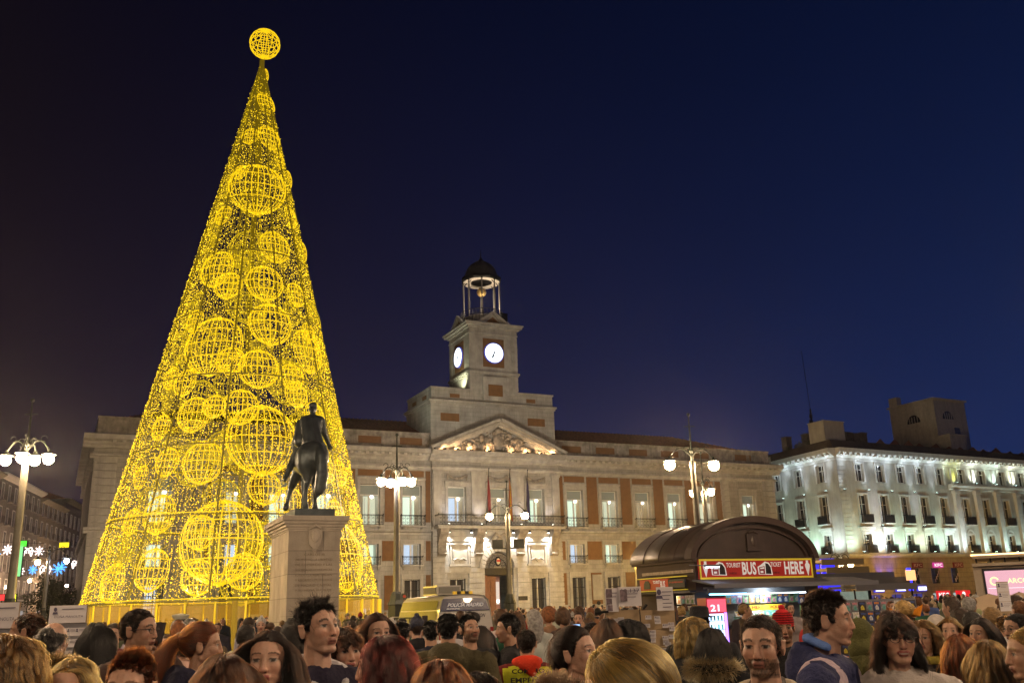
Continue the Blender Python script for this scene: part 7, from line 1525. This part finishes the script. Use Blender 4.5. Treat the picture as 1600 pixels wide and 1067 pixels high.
person(1341, 974, 6.8, 178, 'person in an olive green hooded jacket seen from behind by the postcard rack', style='none', hair='dark', coat=('hood', 'olivegreen', (.085, .085, .03)), extra=lambda t, xf, s: put('hood', blob('hood', [('s', (0, .01, 1.67), (.105, .125, .125)), ('s', (0, .06, 1.56), (.12, .11, .1))], .02, 3, [cloth_mat('olivegreen', (.085, .085, .03))]), t))
person(1396, 956, 4.25, -4, 'smiling woman in glasses and a pale grey hooded top', hd=-2, tilt=2, sex='f', style='bangs', hair='dark', skin='fair', smile=True, coat=('hoodie', 'palegrey', (.42, .38, .36)), extra=multi(P_glasses, P_bag), n=6500)
person(1438, 964, 6.3, -35, 'older woman with curly grey blond hair and a yellow scarf', sex='f', style='curly', hair='darkblond', skin='fair', coat=('long', 'black', (.014, .014, .017)), extra=lambda t, xf, s: put('scarf', blob('scarf', [('c', (.09*math.cos(a), .01+.09*math.sin(a), 1.49), (.09*math.cos(a+.7), .01+.09*math.sin(a+.7), 1.49), .03, .03) for a in np.arange(0, 6.3, .7)], .014, 3, [cloth_mat('scarf_yellow', (.4, .33, .06))]), t))
person(1462, 964, 8.5, 165, 'person in a pale grey hood and pinkish coat behind the older woman', style='none', hair='grey', coat=('scarf', 'rose', (.3, .06, .09)), extra=lambda t, xf, s: put('hood', blob('hood', [('s', (0, .01, 1.66), (.1, .12, .12))], .02, 2, [cloth_mat('palegrey', (.42, .38, .36))]), t))
person(1482, 963, 7.6, -30, 'woman with straight light brown hair looking left behind the orange haired person', sex='f', style='long', hair='darkblond', skin='fair', coat=BK())
person(1530, 964, 6.6, -60, 'dark haired woman in profile with her hand to her face', sex='f', style='long', hair='dark', coat=('plain', 'darkteal', (.02, .035, .05)), arms=('face', 'down'))
person(1584, 957, 6.8, -75, 'bearded man in glasses facing left at the right edge', style='short', hair='black', stubble=.85, coat=('plain', 'blackopen', (.016, .018, .02)), extra=P_glasses)
person(1566, 960, 9.0, 170, 'person in a white hooded jacket with a dark backpack strap below the upright white sign', style='short', hair='darkblond', coat=('hood', 'whitejacket', (.45, .42, .42)), extra=lambda t, xf, s: MB().tube([(.1, .17, 1.1), (.14, .15, 1.4), (.1, .0, 1.5)], .02, 5).build('strap', sbk, t))
person(1500, 988, 5.2, 130, 'person with short ginger brown hair in an olive coat bending their head', tilt=8, sex='f', style='layered', hair='ginger', coat=('plain', 'olivecoat', (.07, .065, .04)), n=6500)
person(1541, 997, 4.4, 168, 'person with a honey blond bob in a taupe coat seen from behind', sex='f', style='bob', hair='darkblond', coat=('plain', 'taupe', (.10, .07, .06)), n=8000)
person(1602, 978, 4.0, -100, 'person in a dark purple coat holding up a hand at the right edge', style='short', hair='blond', coat=('plain', 'purpleblack', (.03, .015, .03)), arms=('hold', 'hold'))
person(-6, 1005, 3.4, 170, 'person with a dark head cut by the bottom left corner', style='short', hair='black', coat=BK())
person(282, 963, 16, 0, 'policeman in a white topped cap left of the ginger ponytail', style='crop', hair='dark', coat=('plain', 'policeblue', (.03, .03, .06)), extra=lambda t, xf, s: MB().lathe([(.1, 1.70), (.13, 1.75), (.135, 1.77), (.001, 1.79)], (0, 0, 0), 16, cap=False).build('white_cap', mat('cap_white', (.55, .55, .45), .7), t))
person(297, 965, 15, 60, 'older grey haired person beside the policeman in the white topped cap', style='short', hair='grey', coat=('plain', 'olivecoat', (.07, .065, .04)), skin='fair')
person(1420, 962, 12, 180, 'person wearing a red and yellow jester hat behind the smiling woman', style='short', hair='dark', coat=BK(), extra=lambda t, xf, s: MB().add([(-.16, 0, 1.74), (.16, 0, 1.72), (.02, .12, 1.78), (-.22, .0, 1.90), (0, -.12, 1.76), (.08, 0, 2.0), (.26, 0, 1.86)], [(0, 2, 3), (0, 3, 4), (2, 5, 4), (4, 5, 2), (1, 6, 2), (1, 4, 6), (0, 4, 1), (0, 1, 2)]).build('jester_hat', cloth_mat('hat_orange', (.7, .25, .02)), t))
# ------------------------------------------------------------------ the crowd further back
ocoat = mat('crowd_coat', (.5, .5, .5), .8, objcol=True, var=.3, vscale=7, spec=.2); ohair = mat('crowd_hair', (.5, .5, .5), .55, objcol=True, var=.5, vscale=30, bump=.8, bscale=60)
hp_short = [('s', (0, .02, 1.672), (.086, .097, .086))]; hp_long = hp_short+[('c', (-.05, .05, 1.64), (-.06, .06, 1.42), .05, .045), ('c', (.05, .05, 1.64), (.06, .06, 1.42), .05, .045), ('c', (0, .07, 1.62), (0, .09, 1.40), .06, .05)]
hp_curl = [('s', (0, .02, 1.68), (.11, .12, .11)), ('s', (.05, .03, 1.62), (.07, .08, .08)), ('s', (-.05, .03, 1.62), (.07, .08, .08))]; hp_tail = hp_short+[('c', (0, .12, 1.68), (0, .15, 1.5), .035, .02)]; hp_hat = [('s', (0, .012, 1.69), (.09, .1, .09)), ('s', (0, .012, 1.79), (.03, .03, .03))]
tmpl = []
for i, (sx_, hpz, st) in enumerate((('m', hp_short, 'plain'), ('m', hp_short, 'hood'), ('m', hp_short, 'scarf'), ('f', hp_long, 'plain'), ('f', hp_long, 'hood'), ('f', hp_tail, 'scarf'), ('f', hp_curl, 'plain'), ('m', hp_hat, 'hood'), ('m', hp_short, 'puffer'), ('f', hp_curl, 'scarf'))):
    H = head(sx_, .012, 1., 1., 1.); hc, _ = head_colors(H[0], SKIN[['mid', 'fair', 'tan'][i % 3]], HC_['dark'], stubble=.3 if sx_ == 'm' else 0)
    bv, bf = body_raw(('down', 'down'), 1.0, .035); bc = np.tile(np.array((.03, .03, .035)), (len(bv), 1)); bc[bv[:, 2] > 1.4] = SKIN['mid']
    bm_ = join_mesh('body', [(H[0]+[0, 0, 1.64], H[1]), (bv, bf)], [hc, bc], SKINM)
    cm = coat_mesh(('down', 'down'), 1.08 if sx_ == 'm' else .96, st, .034, sx_ == 'f', i).copy(); cm.materials.clear(); cm.materials.append(ocoat)
    hm = blob('hair', hpz, .022, 1, [ohair]); v = verts(hm); nn = np.zeros(len(v)*3); hm.vertices.foreach_get('normal', nn); hm.vertices.foreach_set('co', (v+nn.reshape(-1, 3)*(.006*vnoise(v, 22, i))[:, None]).ravel())
    tmpl.append((bm_, cm, hm, ['short', 'short', 'short', 'long', 'long', 'tied back', 'curly', 'bobble hat over', 'short', 'curly'][i], st))
cols_ = [('black', (.013, .013, .016)), ('black', (.013, .013, .016)), ('navy', (.016, .02, .045)), ('dark brown', (.045, .026, .018)), ('charcoal', (.035, .035, .038)), ('olive', (.07, .065, .035)), ('grey', (.12, .12, .12)), ('tan', (.22, .15, .08)), ('red', (.32, .03, .03)), ('white', (.4, .39, .37)), ('wine', (.12, .02, .03)), ('blue', (.04, .07, .2)), ('cream', (.34, .28, .2)), ('green', (.03, .09, .05))]
hcs = [('black', 'black'), ('dark brown', 'dark'), ('brown', 'brown'), ('brown', 'chestnut'), ('blond', 'darkblond'), ('fair', 'blond'), ('grey', 'grey'), ('auburn', 'ginger')]
regs = [(0, 'below the side street garlands'), (135, 'before the left of the tree skirt'), (250, 'before the middle of the tree skirt'), (350, 'between the tree skirt and the pedestal'), (430, 'around the pedestal'), (540, 'behind the green barriers'), (640, 'before the police van'), (745, 'before the arched doorway'), (815, 'below the yellow lit windows'), (930, 'around the lottery board'), (1060, 'before the kiosk counter'), (1265, 'by the postcard rack'), (1400, 'below the corner building shop signs'), (1500, 'near the pink screen kiosk')]
rc = random.Random(21); used = set(); taken = [(o.location.x, o.location.y) for o in bpy.data.objects if o.get('category') == 'person']
ca, sa = math.cos(KA), math.sin(KA)
def blocked(x, y):
    if (x-TC[0])**2+(y-TC[1])**2 < (TR+.7)**2: return True
    dx, dy = x-pb[0], y-pb[1]; u, v_ = dx*math.cos(PD)+dy*math.sin(PD), -dx*math.sin(PD)+dy*math.cos(PD)
    if -.6 < u < pw+.6 and -.6 < v_ < pl+.6: return True
    dx, dy = x-ko[0], y-ko[1]; u, v_ = dx*ca+dy*sa, -dx*sa+dy*ca
    if -.6 < u < KX+.4 and -1.3 < v_ < KD+.3: return True
    if bp[0]-.6 < x < bp[0]+3.4 and bp[1]-.4 < y < bp[1]+3.2: return True
    if vp[0]-3.6 < x < vp[0]+1.6 and vp[1]-.5 < y < vp[1]+5.8: return True
    if -.5 < x-SS.location.x+1.2 < 2.9 and abs(y-SS.location.y) < .7: return True
    q = np.array([x, y])-cb0; u, v_ = q@CU, q@-CN
    if v_ > -2.6: return True
    if x > PK.location.x-.5 and PK.location.y-.5 < y < PK.location.y+3: return True
    q = np.array([x, y])-RO_; 
    if q@np.array([-math.sin(RA), math.cos(RA)]) > -2: return True
    for (lx, ly) in ((gx(620, 740, 48), 48), (gx(791, 740, 68), 68), (gx(1083, 740, 46), 46)):
        if (x-lx)**2+(y-ly)**2 < .6: return True
    return False
ctr = 0
def try_place(Y, xf_):
    x = xf_*Y*.58
    if blocked(x, Y): return None
    for (a, b) in taken:
        if (a-x)**2+(b-Y)**2 < .42**2: return None
    return x
def px_of(x, Y):
    q = CM@np.array([x, Y, -.1]); return 800+F*q[0]/q[2]
bands = [(8.5, 14, 40), (14, 22, 70), (22, 36, 90), (36, 62, 90)]
for (y0, y1, n_) in bands:
    placed = 0; tries = 0
    while placed < n_ and tries < 4000:
        tries += 1; Y = rc.uniform(y0, y1); x = try_place(Y, rc.uniform(-1, 1))
        if x is None: continue
        pxx = px_of(x, Y)
        if (775 < pxx < 860 and Y < 10.5) or (860 < pxx < 935 and Y < 13): continue
        if (680 < pxx < 775 and Y < 33 and rc.random() < .85) or (1065 < pxx < 1265 and Y < 29 and rc.random() < .9) or (1290 < pxx < 1385 and Y < 22 and rc.random() < .85): continue
        if pxx < -20 or pxx > 1620 or (940 < pxx < 1075 and Y < 11) or (1085 < pxx < 1140 and 8 < Y < 30 and rc.random() < .8): continue
        i = rc.randrange(len(tmpl)); cn, cc = rc.choice(cols_); hn, hk = rc.choice(hcs[:4]*2+hcs); yaw = rc.choice([180, 180, 180, 90, -90, 0, 150, -150])+rc.uniform(-25, 25)
        reg = [r for a, r in regs if pxx >= a]; reg = reg[-1] if reg else regs[0][1]; T_ = tmpl[i]
        lab = '%s %s hair, %s %s, %s' % (T_[3], hn, cn, {'plain': 'coat', 'hood': 'hooded coat', 'scarf': 'coat and scarf', 'puffer': 'padded jacket'}[T_[4]], reg); lab = 'person, '+lab
        ww_ = lab.replace(',', '').split(); lab = lab if len(ww_) < 13 else lab.replace('person, '+T_[3]+' ', 'person, ')
        if lab in used:
            if tries < 3500: continue
        used.add(lab); taken.append((x, Y)); placed += 1
        t = thing('person', lab, 'person', (x, Y, 0), math.radians(yaw), 'crowd filling the square'); s = rc.uniform(.91, 1.02); t.scale = (s, s, s)
        put('body', T_[0], t); o = put('coat', T_[1], t); o.color = tuple(c*rc.uniform(.8, 1.25) for c in cc)+(1,); o = put('hair', T_[2], t); o.color = tuple(HC_[hk])+(1,)
        if rc.random() < .06:
            pm_r = coat_mesh(('down', 'raise'), 1.08, 'plain', .034, False, 50); o2 = o; t['label'] = lab.replace('person, ', 'phone raiser, '); q = MB(); q.cbox((.23, -.34, 1.72), (.075, .012, .15)); q.box(.197, .263, -.352, -.347, 1.65, 1.79, 1); q.build('phone', [sbk, emis('phone_screen', (.35, .6, 1), 1.6)], t); a_ = MB(); a_.tube([(.21, 0, 1.41), (.27, -.22, 1.3), (.22, -.31, 1.6)], [.07, .055, .045], 8); a_.sphere((.22, -.325, 1.66), .045, 8, 6, 1, (.9, .7, 1.2)); oo_ = a_.build('raised_arm', [ocoat, mat('far_skin0', (.42, .26, .18), .6)], t, smooth=True); oo_.color = tuple(cc)+(1,)
        if T_[3].startswith('bobble'): o.color = tuple(cols_[rc.choice([8, 2, 9, 11])][1])+(1,)
# those too many to tell apart: one mass far back
q = MB(); Rm_ = random.Random(5); nfar = 0; cidx = []
while nfar < 560:
    Y = Rm_.uniform(38, 88); x = Rm_.uniform(-.62, .62)*Y
    if blocked(x, Y): continue
    nfar += 1; h = Rm_.uniform(1.58, 1.84); a = Rm_.randrange(5)
    q.lathe([(.16, 0), (.2, .9), (.23, h-.36), (.1, h-.25), (.05, h-.2)], (x, Y, 0), 7, a, 1, .7); q.sphere((x, Y, h-.12), .1, 7, 6, 5+(a % 2), (.85, .95, 1.2)); q.sphere((x+Rm_.uniform(-.04, .04), Y+Rm_.uniform(-.05, .03), h-.07), .105, 7, 6, 7+Rm_.randrange(3), (.9, 1, .9))
fm_ = [cloth_mat('far%d' % i, c) for i, c in enumerate([(.014, .014, .017), (.05, .03, .02), (.02, .025, .05), (.12, .1, .08), (.25, .2, .14)])]+[mat('far_skin%d' % i, c, .6) for i, c in enumerate([(.42, .26, .18), (.34, .2, .14)])]+[mat('far_hair%d' % i, c, .6) for i, c in enumerate([(.015, .011, .009), (.06, .03, .015), (.25, .16, .06)])]
tag(q.build('crowd', fm_, None, smooth=True), 'distant mass of people packed in front of the floodlit buildings', 'crowd', kind='stuff')
# ------------------------------------------------------------------ thin haze volume added so lamps glow and the street fades
hm_ = bpy.data.materials.new('night_haze'); hm_.use_nodes = True; ht = hm_.node_tree; ht.nodes.remove(ht.nodes['Principled BSDF'])
hv_ = ht.nodes.new('ShaderNodeVolumePrincipled'); hv_.inputs['Color'].default_value = (.92, .9, .9, 1); hv_.inputs['Density'].default_value = .00016; hv_.inputs['Anisotropy'].default_value = .85
ht.links.new(hv_.outputs[0], ht.nodes['Material Output'].inputs['Volume'])
q = MB(); q.box(-620, 620, -170, 920, -1, 46); tag(q.build('haze', hm_), kind='stuff')
